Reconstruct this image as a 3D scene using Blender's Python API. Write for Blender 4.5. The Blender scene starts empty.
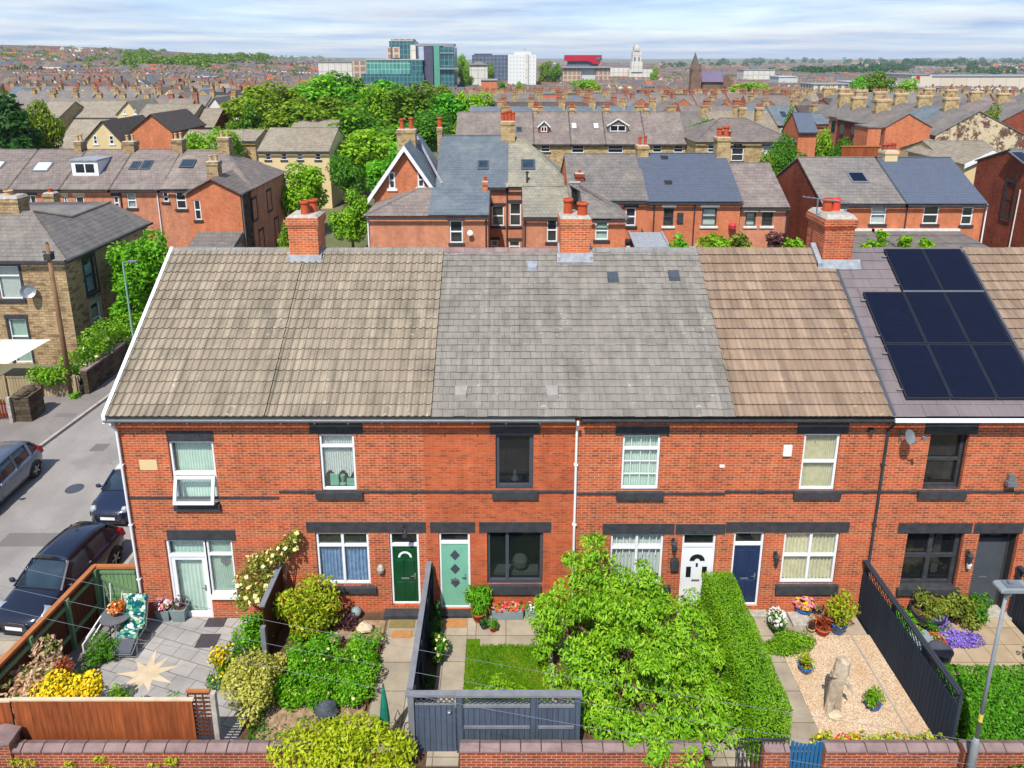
import bpy, math, random
import numpy as np
from mathutils import Vector, Matrix
SC = bpy.context.scene
COL = SC.collection
RND = random.Random(11)
NP = np.random.default_rng(5)
PI = math.pi

# ------------------------------------------------------------------ camera
CAM_D, CAM_H, CAM_F, CX, CY = 17.52, 15.72, 710.0, 506.0, 241.0
TILT = math.radians(14.3)
cam_data = bpy.data.cameras.new('camera')
cam = bpy.data.objects.new('camera', cam_data)
COL.objects.link(cam)
cam.location = (0, -CAM_D, CAM_H)
cam.rotation_euler = (PI/2 - TILT, 0, 0)
cam_data.sensor_width = 36.0
cam_data.lens = CAM_F/1024*36.0
cam_data.shift_x = (512-CX)/1024
cam_data.shift_y = (CY-384)/1024
cam_data.clip_start = 0.5
cam_data.clip_end = 30000
SC.camera = cam

def ray(px, py):
    u = (px-CX)/CAM_F; v = (py-CY)/CAM_F
    return (u, math.cos(TILT)-v*math.sin(TILT), -math.sin(TILT)-v*math.cos(TILT))
def P(px, py, Y):
    """the point of the vertical plane y=Y that the photo shows at px,py"""
    r = ray(px, py); t = (Y+CAM_D)/r[1]
    return (r[0]*t, Y, CAM_H+r[2]*t)
def G(px, py, z=0.0):
    r = ray(px, py); t = (z-CAM_H)/r[2]
    return (r[0]*t, -CAM_D+r[1]*t, z)
def FX(px, py, Y=0.0): return P(px, py, Y)[0]
def FZ(py, Y=0.0, px=506): return P(px, py, Y)[2]

# ------------------------------------------------------------------ mesh builder
class MB:
    def __init__(self): self.v = []; self.f = []; self.m = []
    def add(self, vs, fs, mi=0):
        b = len(self.v); self.v.extend([tuple(p) for p in vs])
        for f in fs: self.f.append(tuple(b+i for i in f)); self.m.append(mi)
    def quad(self, a, b, c, d, mi=0): self.add([a, b, c, d], [(0, 1, 2, 3)], mi)
    def tri(self, a, b, c, mi=0): self.add([a, b, c], [(0, 1, 2)], mi)
    def box(self, x0, x1, y0, y1, z0, z1, mi=0, M=None):
        vs = [(x, y, z) for z in (z0, z1) for x, y in ((x0, y0), (x1, y0), (x1, y1), (x0, y1))]
        if M is not None: vs = [M @ Vector(p) for p in vs]
        self.add(vs, [(0, 3, 2, 1), (4, 5, 6, 7), (0, 1, 5, 4), (1, 2, 6, 5), (2, 3, 7, 6), (3, 0, 4, 7)], mi)
    def bar(self, p, q, w, h, mi=0, up=(0, 0, 1)):
        p = Vector(p); q = Vector(q); d = (q-p).normalized(); u = Vector(up)
        s = d.cross(u)
        if s.length < 1e-4: s = d.cross(Vector((1, 0, 0)))
        s.normalize(); u = s.cross(d)
        vs = []
        for o in (p, q):
            for a, b in ((-1, -1), (1, -1), (1, 1), (-1, 1)): vs.append(o+s*(a*w/2)+u*(b*h/2))
        self.add(vs, [(0, 3, 2, 1), (4, 5, 6, 7), (0, 1, 5, 4), (1, 2, 6, 5), (2, 3, 7, 6), (3, 0, 4, 7)], mi)
    def tube(self, pts, r, n=8, mi=0, cap=True):
        pts = [Vector(p) for p in pts]
        rs = r if isinstance(r, (list, tuple)) else [r]*len(pts)
        rings = []; vs = []
        for i, p in enumerate(pts):
            d = (pts[min(i+1, len(pts)-1)]-pts[max(i-1, 0)]).normalized()
            a = d.cross(Vector((0, 0, 1)))
            if a.length < 1e-3: a = Vector((1, 0, 0))
            a.normalize(); b = d.cross(a)
            for k in range(n):
                t = 2*PI*k/n; vs.append(p+(a*math.cos(t)+b*math.sin(t))*rs[i])
        fs = []
        for i in range(len(pts)-1):
            for k in range(n):
                k2 = (k+1) % n; fs.append((i*n+k, i*n+k2, (i+1)*n+k2, (i+1)*n+k))
        if cap: fs.append(tuple(range(n-1, -1, -1))); fs.append(tuple((len(pts)-1)*n+k for k in range(n)))
        self.add(vs, fs, mi)
    def lathe(self, prof, cx=0, cy=0, cz=0, n=20, mi=0, cap=True):
        vs = []; fs = []
        for r, z in prof:
            for k in range(n):
                t = 2*PI*k/n; vs.append((cx+r*math.cos(t), cy+r*math.sin(t), cz+z))
        for i in range(len(prof)-1):
            for k in range(n):
                k2 = (k+1) % n; fs.append((i*n+k, i*n+k2, (i+1)*n+k2, (i+1)*n+k))
        if cap: fs.append(tuple(range(n-1, -1, -1))); fs.append(tuple((len(prof)-1)*n+k for k in range(n)))
        self.add(vs, fs, mi)
    def prism(self, poly, a0, a1, axis='y', mi=0, M=None):
        """poly in the two other axes, extruded along axis from a0 to a1"""
        n = len(poly)
        def pt(p, a):
            if axis == 'y': return Vector((p[0], a, p[1]))
            if axis == 'x': return Vector((a, p[0], p[1]))
            return Vector((p[0], p[1], a))
        vs = [pt(p, a0) for p in poly]+[pt(p, a1) for p in poly]
        if M is not None: vs = [M @ p for p in vs]
        fs = [tuple(range(n)), tuple(range(2*n-1, n-1, -1))]
        for i in range(n): fs.append((i, n+i, n+(i+1) % n, (i+1) % n))
        self.add(vs, fs, mi)
    def rock(self, c, r, seed=0, sz=(1, 1, 1), mi=0):
        g = random.Random(seed); n, m = 7, 9
        vs = [(c[0], c[1], c[2]+r*sz[2])]
        for i in range(1, n):
            t = PI*i/n
            for k in range(m):
                q = r*g.uniform(.8, 1.15); p = 2*PI*k/m
                vs.append((c[0]+q*sz[0]*math.sin(t)*math.cos(p), c[1]+q*sz[1]*math.sin(t)*math.sin(p), c[2]+q*sz[2]*math.cos(t)))
        vs.append((c[0], c[1], c[2]-r*sz[2])); fs = []
        for k in range(m): fs.append((0, 1+k, 1+(k+1) % m))
        for i in range(n-2):
            for k in range(m):
                a = 1+i*m+k; b = 1+i*m+(k+1) % m; fs.append((a, a+m, b+m, b))
        L = len(vs)-1
        for k in range(m): fs.append((L, 1+(n-2)*m+(k+1) % m, 1+(n-2)*m+k))
        self.add(vs, fs, mi)

def tag(o, label=None, cat=None, group=None, kind=None):
    if label: o['label'] = label
    if cat: o['category'] = cat
    if group: o['group'] = group
    if kind: o['kind'] = kind
    return o
def thing(name, label, cat, loc=(0, 0, 0), rz=0.0, group=None):
    o = bpy.data.objects.new(name, None); COL.objects.link(o)
    o.empty_display_size = .2
    o.location = loc; o.rotation_euler = (0, 0, rz)
    return tag(o, label, cat, group)
def rootloc(o):
    l = Vector((0, 0, 0))
    while o is not None: l += Vector(o.location); o = o.parent
    return l
def fix_normals(me):
    import bmesh
    bm = bmesh.new(); bm.from_mesh(me); bmesh.ops.recalc_face_normals(bm, faces=bm.faces); bm.to_mesh(me); bm.free()
def obj(name, mb, mats, parent=None, local=False, smooth=False, bevel=0.0, recalc=False):
    """links mb as one mesh object; vertices are in world axes unless local"""
    me = bpy.data.meshes.new(name)
    off = Vector((0, 0, 0)) if (local or parent is None) else rootloc(parent)
    me.from_pydata([(p[0]-off.x, p[1]-off.y, p[2]-off.z) for p in mb.v], [], mb.f)
    if not isinstance(mats, (list, tuple)): mats = [mats]
    for m in mats: me.materials.append(m)
    if len(mats) > 1: me.polygons.foreach_set('material_index', mb.m)
    if recalc: fix_normals(me)
    if smooth: me.polygons.foreach_set('use_smooth', [True]*len(me.polygons))
    me.update()
    o = bpy.data.objects.new(name, me); COL.objects.link(o)
    if parent is not None: o.parent = parent
    if bevel:
        b = o.modifiers.new('edge', 'BEVEL'); b.width = bevel; b.segments = 2; b.limit_method = 'ANGLE'; b.angle_limit = 0.7
    return o
def solo(name, mb, mats, label, cat, loc=(0, 0, 0), group=None, **k):
    """a thing that is one mesh, with its origin at loc; mb in world axes"""
    for i, p in enumerate(mb.v): mb.v[i] = (p[0]-loc[0], p[1]-loc[1], p[2]-loc[2])
    o = obj(name, mb, mats, None, True, **k); o.location = loc
    return tag(o, label, cat, group)
def dup(root, loc, rz=None, label=None, group=None, scale=None):
    r = root.copy(); COL.objects.link(r); r.location = loc
    if rz is not None: r.rotation_euler = (0, 0, rz)
    if scale is not None: r.scale = scale
    if label: r['label'] = label
    if group: r['group'] = group
    for ch in list(root.children):
        c = ch.copy(); COL.objects.link(c); c.parent = r
        for g in list(ch.children):
            d = g.copy(); COL.objects.link(d); d.parent = c
    return r

# ------------------------------------------------------------------ materials
def lin(c):
    c = c/255.0
    return c/12.92 if c <= .04045 else ((c+.055)/1.055)**2.4
def S(r, g, b, k=.62): return (lin(r)*k, lin(g)*k, lin(b)*k, 1.0)

class NT:
    def __init__(self, name):
        self.m = bpy.data.materials.new(name); self.m.use_nodes = True
        self.t = self.m.node_tree; self.t.nodes.clear()
        self.out = self.n('ShaderNodeOutputMaterial')
    def n(self, typ, **kw):
        x = self.t.nodes.new(typ)
        for k, v in kw.items(): setattr(x, k, v)
        return x
    def l(self, a, b): self.t.links.new(a, b)
    def inp(self, node, key, val):
        if hasattr(val, 'bl_rna') and hasattr(val, 'is_output'): self.l(val, node.inputs[key])
        else: node.inputs[key].default_value = val
    def math(self, op, a, b=0.0, c=0.0):
        x = self.n('ShaderNodeMath', operation=op); self.inp(x, 0, a); self.inp(x, 1, b)
        if op in ('MULTIPLY_ADD', 'SMOOTH_MIN', 'COMPARE'): self.inp(x, 2, c)
        return x.outputs[0]
    def mix(self, f, a, b, mode='MIX'):
        x = self.n('ShaderNodeMix', data_type='RGBA', blend_type=mode)
        self.inp(x, 0, f); self.inp(x, 6, a); self.inp(x, 7, b); return x.outputs[2]
    def noise(self, vec, scale, detail=4, rough=.55):
        x = self.n('ShaderNodeTexNoise'); self.inp(x, 'Scale', scale); self.inp(x, 'Detail', detail); self.inp(x, 'Roughness', rough)
        if vec is not None: self.l(vec, x.inputs['Vector'])
        return x.outputs['Fac']
    def ramp(self, f, *stops):
        x = self.n('ShaderNodeValToRGB'); e = x.color_ramp.elements
        while len(e) > 1: e.remove(e[-1])
        e[0].position = stops[0][0]; e[0].color = stops[0][1]
        for p, c in stops[1:]: q = e.new(p); q.color = c
        self.inp(x, 0, f); return x.outputs[0]
    def maprange(self, f, a, b, c, d):
        x = self.n('ShaderNodeMapRange'); self.inp(x, 0, f)
        for i, v in enumerate((a, b, c, d)): x.inputs[i+1].default_value = v
        return x.outputs[0]
    def obj(self): return self.n('ShaderNodeTexCoord').outputs['Object']
    def wallco(self):
        """(u, v): run along the wall, height; works on faces turned to x or to y"""
        tc = self.n('ShaderNodeTexCoord')
        sp = self.n('ShaderNodeSeparateXYZ'); self.l(tc.outputs['Object'], sp.inputs[0])
        sn = self.n('ShaderNodeSeparateXYZ'); self.l(tc.outputs['Normal'], sn.inputs[0])
        ax = self.math('ABSOLUTE', sn.outputs[0]); ay = self.math('ABSOLUTE', sn.outputs[1])
        sel = self.math('GREATER_THAN', ax, ay)
        d = self.math('SUBTRACT', sp.outputs[1], sp.outputs[0])
        u = self.math('MULTIPLY_ADD', sel, d, sp.outputs[0])
        c = self.n('ShaderNodeCombineXYZ'); self.l(u, c.inputs[0]); self.l(sp.outputs[2], c.inputs[1])
        return c.outputs[0]
    def bsdf(self, col, rough=.75, metal=0.0, spec=.3, bump=None, bs=.3, bd=.02):
        b = self.n('ShaderNodeBsdfPrincipled')
        self.inp(b, 'Base Color', col); self.inp(b, 'Roughness', rough); self.inp(b, 'Metallic', metal); self.inp(b, 'Specular IOR Level', spec)
        if bump is not None:
            x = self.n('ShaderNodeBump'); self.inp(x, 'Height', bump); x.inputs['Strength'].default_value = bs; x.inputs['Distance'].default_value = bd
            self.l(x.outputs[0], b.inputs['Normal'])
        self.l(b.outputs[0], self.out.inputs[0]); return b

def m_plain(name, c, c2=None, scale=3.0, rough=.7, metal=0.0, spec=.3, bump=0.0, detail=4):
    t = NT(name); co = t.obj(); n = t.noise(co, scale, detail)
    if c2 is None: c2 = (c[0]*.72, c[1]*.72, c[2]*.72, 1)
    f = t.maprange(n, .3, .7, 0, 1)
    t.bsdf(t.mix(f, c, c2), rough, metal, spec, n if bump else None, bump, .02)
    return t.m
def m_brick(name, c1, c2, mortar, w=.225, h=.075, mort=.009, bias=0.0, stain=.35, third=None, bumpy=.35):
    t = NT(name); uv = t.wallco()
    b = t.n('ShaderNodeTexBrick'); t.l(uv, b.inputs['Vector'])
    for k, v in (('Color1', c1), ('Color2', c2), ('Mortar', mortar), ('Scale', 1.0), ('Mortar Size', mort), ('Mortar Smooth', .1), ('Bias', bias), ('Brick Width', w), ('Row Height', h)):
        b.inputs[k].default_value = v
    col = b.outputs['Color']
    if third:
        # some bricks burnt dark: a white noise on the same cells
        wn = t.n('ShaderNodeTexVoronoi'); wn.inputs['Scale'].default_value = 1.0
        mp = t.n('ShaderNodeMapping'); mp.inputs['Scale'].default_value = (1/w, 1/h, 1); t.l(uv, mp.inputs[0]); t.l(mp.outputs[0], wn.inputs['Vector'])
        sp = t.n('ShaderNodeSeparateColor'); t.l(wn.outputs['Color'], sp.inputs[0])
        f = t.math('MULTIPLY', t.math('GREATER_THAN', sp.outputs[0], .82), t.math('SUBTRACT', 1.0, b.outputs['Fac']))
        col = t.mix(t.math('MULTIPLY', f, .75), col, third)
    n = t.noise(t.obj(), .55, 6, .6)
    nm = t.noise(t.obj(), 3.2, 5, .65); sm = t.n('ShaderNodeMapping'); sm.inputs['Scale'].default_value = (2.6, 2.6, .3); t.l(t.obj(), sm.inputs[0]); ns = t.noise(sm.outputs[0], 1.0, 4)
    st = t.math('MULTIPLY', t.maprange(n, .35, .72, 1.0, 1.0-stain), t.math('MULTIPLY', t.maprange(nm, .3, .7, 1.13, .85), t.maprange(ns, .35, .75, 1.05, .82)))
    x = t.n('ShaderNodeMix', data_type='RGBA', blend_type='MULTIPLY'); x.inputs[0].default_value = 1.0
    cc = t.n('ShaderNodeCombineColor')
    for i in range(3): t.l(st, cc.inputs[i])
    t.l(col, x.inputs[6]); t.l(cc.outputs[0], x.inputs[7])
    inv = t.math('SUBTRACT', 1.0, b.outputs['Fac'])
    t.bsdf(x.outputs[2], .85, 0, .15, inv, bumpy, .012)
    return t.m
def m_roof(name, c1, c2, h=.16, w=.28, gap=None, patch=None, var=.25, mort=.01):
    """courses of slates or tiles on any pitched roof of the rows behind"""
    t = NT(name); uv = t.wallco()
    gap = gap or (c2[0]*.55, c2[1]*.55, c2[2]*.55, 1)
    b = t.n('ShaderNodeTexBrick'); t.l(uv, b.inputs['Vector'])
    for k, v in (('Color1', c1), ('Color2', c2), ('Mortar', gap), ('Scale', 1.0), ('Mortar Size', mort), ('Mortar Smooth', .3), ('Bias', 0.0), ('Brick Width', w), ('Row Height', h)):
        b.inputs[k].default_value = v
    n = t.noise(t.obj(), .5, 6, .65); col = b.outputs['Color']
    if patch: col = t.mix(t.maprange(n, .45, .7, 0, .8), col, patch)
    n2 = t.noise(t.obj(), 2.2, 5, .6)
    oi = t.n('ShaderNodeObjectInfo')
    k = t.math('MULTIPLY', t.maprange(n2, .3, .7, 1+var*.5, 1-var), t.maprange(oi.outputs['Random'], 0, 1, .88, 1.12))
    cc = t.n('ShaderNodeCombineColor')
    for i in range(3): t.l(k, cc.inputs[i])
    col = t.mix(1.0, col, cc.outputs[0], 'MULTIPLY')
    t.bsdf(col, .7, 0, .3, t.math('SUBTRACT', 1.0, b.outputs['Fac']), .4, .02)
    return t.m
def m_leaf(name, dark, mid, light, trans=.35, objvar=0.0, patch=None, pscale=1.5):
    t = NT(name); g = t.n('ShaderNodeNewGeometry')
    n = t.noise(t.obj(), pscale, 3)
    f = t.math('ADD', t.math('MULTIPLY', g.outputs['Random Per Island'], .6), t.math('MULTIPLY', t.maprange(n, .3, .7, 0, 1), .4))
    col = t.ramp(f, (0.0, dark), (.5, mid), (1.0, light))
    if patch: col = t.mix(t.math('GREATER_THAN', t.math('FRACT', t.math('MULTIPLY', g.outputs['Random Per Island'], 7.31)), 1-patch[1]), col, patch[0])
    if objvar:
        oi = t.n('ShaderNodeObjectInfo')
        hs = t.n('ShaderNodeHueSaturation'); t.l(col, hs.inputs['Color'])
        t.l(t.maprange(oi.outputs['Random'], 0, 1, .5-objvar*.12, .5+objvar*.08), hs.inputs['Hue'])
        t.l(t.maprange(t.math('FRACT', t.math('MULTIPLY', oi.outputs['Random'], 5.7)), 0, 1, 1-objvar, 1+objvar*.9), hs.inputs['Value'])
        col = hs.outputs[0]
    b = t.n('ShaderNodeBsdfPrincipled'); t.l(col, b.inputs['Base Color']); b.inputs['Roughness'].default_value = .55; b.inputs['Specular IOR Level'].default_value = .25
    tr = t.n('ShaderNodeBsdfTranslucent'); t.l(col, tr.inputs['Color'])
    ms = t.n('ShaderNodeMixShader'); ms.inputs[0].default_value = trans
    t.l(b.outputs[0], ms.inputs[1]); t.l(tr.outputs[0], ms.inputs[2]); t.l(ms.outputs[0], t.out.inputs[0])
    return t.m
def m_glass(name, tint=(.02, .025, .03, 1), clear=.75):
    t = NT(name)
    tr = t.n('ShaderNodeBsdfTransparent'); tr.inputs[0].default_value = (.95, .98, .97, 1)
    di = t.n('ShaderNodeBsdfDiffuse'); di.inputs[0].default_value = tint
    gl = t.n('ShaderNodeBsdfGlossy'); gl.inputs['Roughness'].default_value = .03
    a = t.n('ShaderNodeMixShader'); a.inputs[0].default_value = clear; t.l(di.outputs[0], a.inputs[1]); t.l(tr.outputs[0], a.inputs[2])
    lw = t.n('ShaderNodeLayerWeight'); lw.inputs[0].default_value = .5
    fr = t.maprange(t.math('POWER', lw.outputs['Facing'], 3.0), 0, 1, .05, .8)
    b = t.n('ShaderNodeMixShader'); t.l(fr, b.inputs[0]); t.l(a.outputs[0], b.inputs[1]); t.l(gl.outputs[0], b.inputs[2])
    t.l(b.outputs[0], t.out.inputs[0]); return t.m

M = {}
M['brick'] = m_brick('red_brick', S(226, 112, 68), S(206, 92, 54), S(220, 166, 130), third=S(142, 76, 58), stain=.22, mort=.010)
M['brick_orange'] = m_brick('orange_brick', S(226, 116, 72), S(208, 98, 58), S(206, 132, 98), third=S(166, 86, 60), stain=.24, mort=.009)
M['brick_back'] = m_brick('back_street_brick', S(232, 130, 86), S(210, 108, 70), S(236, 190, 158), third=S(176, 96, 68), stain=.2, mort=.013)
M['brick_dark'] = m_brick('dark_red_brick', S(176, 84, 60), S(156, 72, 52), S(166, 108, 86), third=S(90, 52, 45), stain=.35)
M['brick_wall'] = m_brick('garden_wall_brick', S(196, 96, 62), S(170, 70, 48), S(214, 176, 146), third=S(140, 76, 66), stain=.4)
M['brick_ext'] = m_brick('extension_brick', S(240, 128, 76), S(222, 108, 62), S(236, 174, 136), third=S(188, 92, 58), stain=.18, mort=.012)
M['stone'] = m_brick('sandstone_blocks', S(222, 194, 148), S(196, 164, 122), S(162, 136, 104), w=.36, h=.145, mort=.014, third=S(140, 112, 82), stain=.3, bumpy=.6)
M['stone_pale'] = m_brick('pale_stone_blocks', S(226, 200, 150), S(206, 176, 124), S(180, 158, 120), w=.4, h=.2, mort=.01, third=S(170, 140, 100), stain=.25)
M['stone_dark'] = m_brick('dark_stone_blocks', S(120, 104, 84), S(98, 84, 68), S(78, 68, 56), w=.42, h=.19, mort=.014, third=S(70, 60, 50), stain=.45, bumpy=.6)
M['stucco'] = m_plain('cream_render', S(246, 222, 172), S(236, 208, 156), 1.2)
M['slate'] = m_roof('grey_slate', S(132, 126, 121), S(121, 115, 111), patch=S(150, 140, 128))
M['slate_blue'] = m_roof('blue_slate', S(112, 124, 134), S(102, 114, 125), patch=S(134, 142, 144), var=.15)
M['slate_new'] = m_roof('new_dark_slate', S(98, 108, 126), S(93, 103, 121), h=.13, var=.08, mort=.008)
M['slate_purple'] = m_roof('purple_slate', S(140, 127, 120), S(127, 115, 110), patch=S(158, 145, 132))
M['slate_green'] = m_roof('mossy_slate', S(160, 157, 142), S(148, 145, 131), patch=S(186, 176, 150))
M['tile_beige'] = m_roof('beige_concrete_tile', S(160, 148, 128), S(148, 136, 117), h=.2, w=.3, patch=S(166, 156, 140), gap=S(110, 98, 80))
M['tile_brown'] = m_roof('dark_brown_tile', S(98, 86, 78), S(82, 72, 66), h=.2, w=.3)
M['tile_red'] = m_roof('red_clay_tile', S(196, 96, 62), S(176, 84, 56), h=.2, w=.3)
M['lead'] = m_plain('lead_flashing', S(176, 180, 186), S(140, 146, 154), 6, .5)
M['mortar'] = m_plain('cement_mortar', S(206, 198, 184), S(160, 154, 144), 8, .9, bump=.3)
M['white'] = m_plain('white_upvc', S(244, 246, 248, .72), S(232, 234, 236, .72), 2, .4)
M['white_rough'] = m_plain('white_paint', S(240, 238, 232, .7), S(214, 210, 202, .7), 4, .7)
M['black'] = m_plain('black_masonry_paint', S(50, 52, 58), S(74, 75, 78), 5, .75, detail=9, bump=.15)
M['charcoal'] = m_plain('anthracite_frame', S(84, 90, 100), S(74, 80, 90), 4, .45)
M['navy'] = m_plain('navy_gloss_door', S(40, 60, 98), S(34, 52, 88), 3, .3)
M['green_door'] = m_plain('bottle_green_door', S(16, 84, 48), S(12, 70, 40), 3, .3)
M['mint'] = m_plain('mint_door', S(138, 204, 176), S(126, 194, 166), 3, .4)
M['grey_door'] = m_plain('shaded_grey_door', S(88, 94, 102), S(78, 84, 92), 3, .45)  # grey deepened to put the shade of the doorway recess into the colour
M['glass'] = m_glass('window_glass', (.5, .52, .52, 1), .97)
M['glass_dimmed'] = m_glass('dimmed_window_glass', (.012, .014, .018, 1), .5)  # pane darkened so that the rooms behind look unlit
M['glass_dark'] = m_glass('dark_glass', (.012, .014, .018, 1), .25)
M['curtain'] = m_plain('net_curtain', S(236, 238, 234, .85), S(212, 216, 212, .85), 14, .9)
M['curtain_green'] = m_plain('pale_green_blind', S(222, 240, 228, .85), S(204, 228, 212, .85), 3, .9)
M['curtain_cream'] = m_plain('cream_curtain', S(244, 234, 204, .85), S(222, 208, 166, .85), 9, .9)
M['curtain_blue'] = m_plain('blue_curtain', S(172, 200, 232, .85), S(120, 152, 204, .85), 7, .9)
M['room'] = m_plain('dim_room', (.03, .028, .027, 1), (.02, .02, .02, 1), 2, .9)  # near-black lining: the dimness indoors is put into the colour
M['alu'] = m_plain('grey_metal', S(170, 176, 182), S(150, 156, 162), 3, .4, .6)
M['steel'] = m_plain('galvanised_steel', S(158, 168, 172), S(136, 146, 152), 5, .45, .4)
M['pot_clay'] = m_plain('terracotta', S(214, 96, 52), S(184, 78, 44), 5, .8)
M['pot_buff'] = m_plain('buff_clay', S(222, 190, 140), S(196, 160, 112), 5, .8)
M['pot_dull'] = m_plain('dull_clay', S(190, 124, 92), S(164, 104, 78), 5, .85)
M['brick_far'] = m_brick('far_brick', S(190, 126, 100), S(172, 108, 86), S(196, 150, 126), stain=.2)
M['coping'] = m_plain('purple_grey_coping', S(160, 136, 132), S(128, 106, 104), 3, .85, bump=.2)
M['oranged_wood'] = None
ZB = -.3
# ------------------------------------------------------------------ light and sky
def setup_world():
    w = bpy.data.worlds.new('World'); SC.world = w; w.use_nodes = True
    t = w.node_tree; t.nodes.clear()
    out = t.nodes.new('ShaderNodeOutputWorld')
    sky = t.nodes.new('ShaderNodeTexSky'); sky.sky_type = 'NISHITA'; sky.sun_disc = False
    sky.sun_elevation = math.radians(SUN_EL); sky.sun_rotation = math.radians(180+SUN_AZ)
    sky.air_density = 1.0; sky.dust_density = .6; sky.ozone_density = 1.6
    bg = t.nodes.new('ShaderNodeBackground'); bg.inputs[1].default_value = SKY_K; t.links.new(sky.outputs[0], bg.inputs[0])
    tc = t.nodes.new('ShaderNodeTexCoord'); sp = t.nodes.new('ShaderNodeSeparateXYZ'); t.links.new(tc.outputs['Generated'], sp.inputs[0])
    # flat cloud sheets: the view direction projected onto a high level
    def mth(op, a, b=0.0):
        x = t.nodes.new('ShaderNodeMath'); x.operation = op
        for i, v in enumerate((a, b)):
            if hasattr(v, 'is_output'): t.links.new(v, x.inputs[i])
            else: x.inputs[i].default_value = v
        return x.outputs[0]
    zz = mth('ADD', mth('MAXIMUM', sp.outputs[2], 0.0), .035)
    c = t.nodes.new('ShaderNodeCombineXYZ'); t.links.new(mth('DIVIDE', sp.outputs[0], zz), c.inputs[0]); t.links.new(mth('DIVIDE', sp.outputs[1], zz), c.inputs[1])
    def noise(s, d, vec):
        n = t.nodes.new('ShaderNodeTexNoise'); n.inputs['Scale'].default_value = s; n.inputs['Detail'].default_value = d; n.inputs['Roughness'].default_value = .6; t.links.new(vec, n.inputs['Vector']); return n.outputs['Fac']
    mp = t.nodes.new('ShaderNodeMapping'); mp.inputs['Scale'].default_value = (.26, .26, 1); mp.inputs['Location'].default_value = (1.7, .4, 0); t.links.new(c.outputs[0], mp.inputs[0])
    n1 = noise(1.0, 8, mp.outputs[0]); n2 = noise(1.1, 6, mp.outputs[0])
    def mr(f, a, b, lo, hi):
        x = t.nodes.new('ShaderNodeMapRange'); t.links.new(f, x.inputs[0])
        for i, v in enumerate((a, b, lo, hi)): x.inputs[i+1].default_value = v
        return x.outputs[0]
    cov = mr(n1, .36, .66, .6, .95)
    mixc = t.nodes.new('ShaderNodeMix'); mixc.data_type = 'RGBA'; t.links.new(mr(n2, .45, .58, 0, 1), mixc.inputs[0]); mixc.inputs[6].default_value = (.26, .375, .59, 1); mixc.inputs[7].default_value = (.46, .50, .60, 1)
    bc = t.nodes.new('ShaderNodeBackground'); t.links.new(mixc.outputs[2], bc.inputs[0]); bc.inputs[1].default_value = CLOUD_K
    ms = t.nodes.new('ShaderNodeMixShader'); cv = mth('MULTIPLY', cov, mr(sp.outputs[2], .12, .5, 1.0, .3)); t.links.new(cv, ms.inputs[0]); t.links.new(bg.outputs[0], ms.inputs[1]); t.links.new(bc.outputs[0], ms.inputs[2])
    t.links.new(ms.outputs[0], out.inputs[0])
SUN_EL, SUN_AZ, SKY_K, CLOUD_K = 56.0, 19.0, .15, .8
setup_world()
sd = bpy.data.lights.new('sun', 'SUN'); sd.energy = 4.1; sd.angle = math.radians(.5); sd.color = (1.0, .95, .87)
so = bpy.data.objects.new('sun', sd); COL.objects.link(so); so.location = (-30, -60, 80)
_s = Vector((-math.sin(math.radians(SUN_AZ))*math.cos(math.radians(SUN_EL)), -math.cos(math.radians(SUN_AZ))*math.cos(math.radians(SUN_EL)), math.sin(math.radians(SUN_EL))))
so.rotation_euler = _s.to_track_quat('Z', 'Y').to_euler()
vs = SC.view_settings; vs.view_transform = 'Standard'; vs.look = 'None'; vs.exposure = .8; vs.gamma = 1; vs.use_curve_mapping = False
cy = SC.cycles; cy.max_bounces = 6; cy.diffuse_bounces = 3; cy.glossy_bounces = 3; cy.transmission_bounces = 4; cy.transparent_max_bounces = 10; cy.volume_bounces = 0
cy.sample_clamp_indirect = 6; cy.caustics_reflective = False; cy.caustics_refractive = False
try: cy.use_denoising = True; cy.denoiser = 'OPENIMAGEDENOISE'
except Exception: pass

# ------------------------------------------------------------------ terrain
def ss(a, b, x):
    t = min(1, max(0, (x-a)/(b-a))); return t*t*(3-2*t)
def terrain(x, y):
    d = y+CAM_D
    if d < 100: return ZB
    u = x/max(d, 1)                                    # bearing: -0.7 left edge, +0.73 right edge
    left = ss(.02, -.55, u)
    z = -9.5*ss(140, 420, d)*(1-left)
    z += left*(40*ss(380, 1700, d))*(.75+.25*ss(-.3, -.7, u))
    z += ss(-.1, .2, u)*(6*ss(900, 3000, d))
    z += 4*math.sin(x*.004+1.3)*ss(600, 1500, d)+3*math.sin(y*.003+x*.002)*ss(800, 1500, d)
    z += 26*ss(3200, 7000, d)+18*ss(7000, 12000, d)*(.6+.4*math.sin(u*9+1))+6*math.sin(u*23)*ss(5000, 9000, d)
    return ZB+z
t = NT('ground_cover'); co = t.obj(); n = t.noise(co, .02, 6); n2 = t.noise(co, .3, 4)
col = t.ramp(n, (.35, S(96, 112, 60)), (.5, S(128, 124, 96)), (.62, S(138, 132, 116)))
col = t.mix(t.maprange(n2, .4, .65, 0, .5), col, S(84, 98, 52)); t.bsdf(col, .95, 0, .1); M['ground'] = t.m
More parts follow.
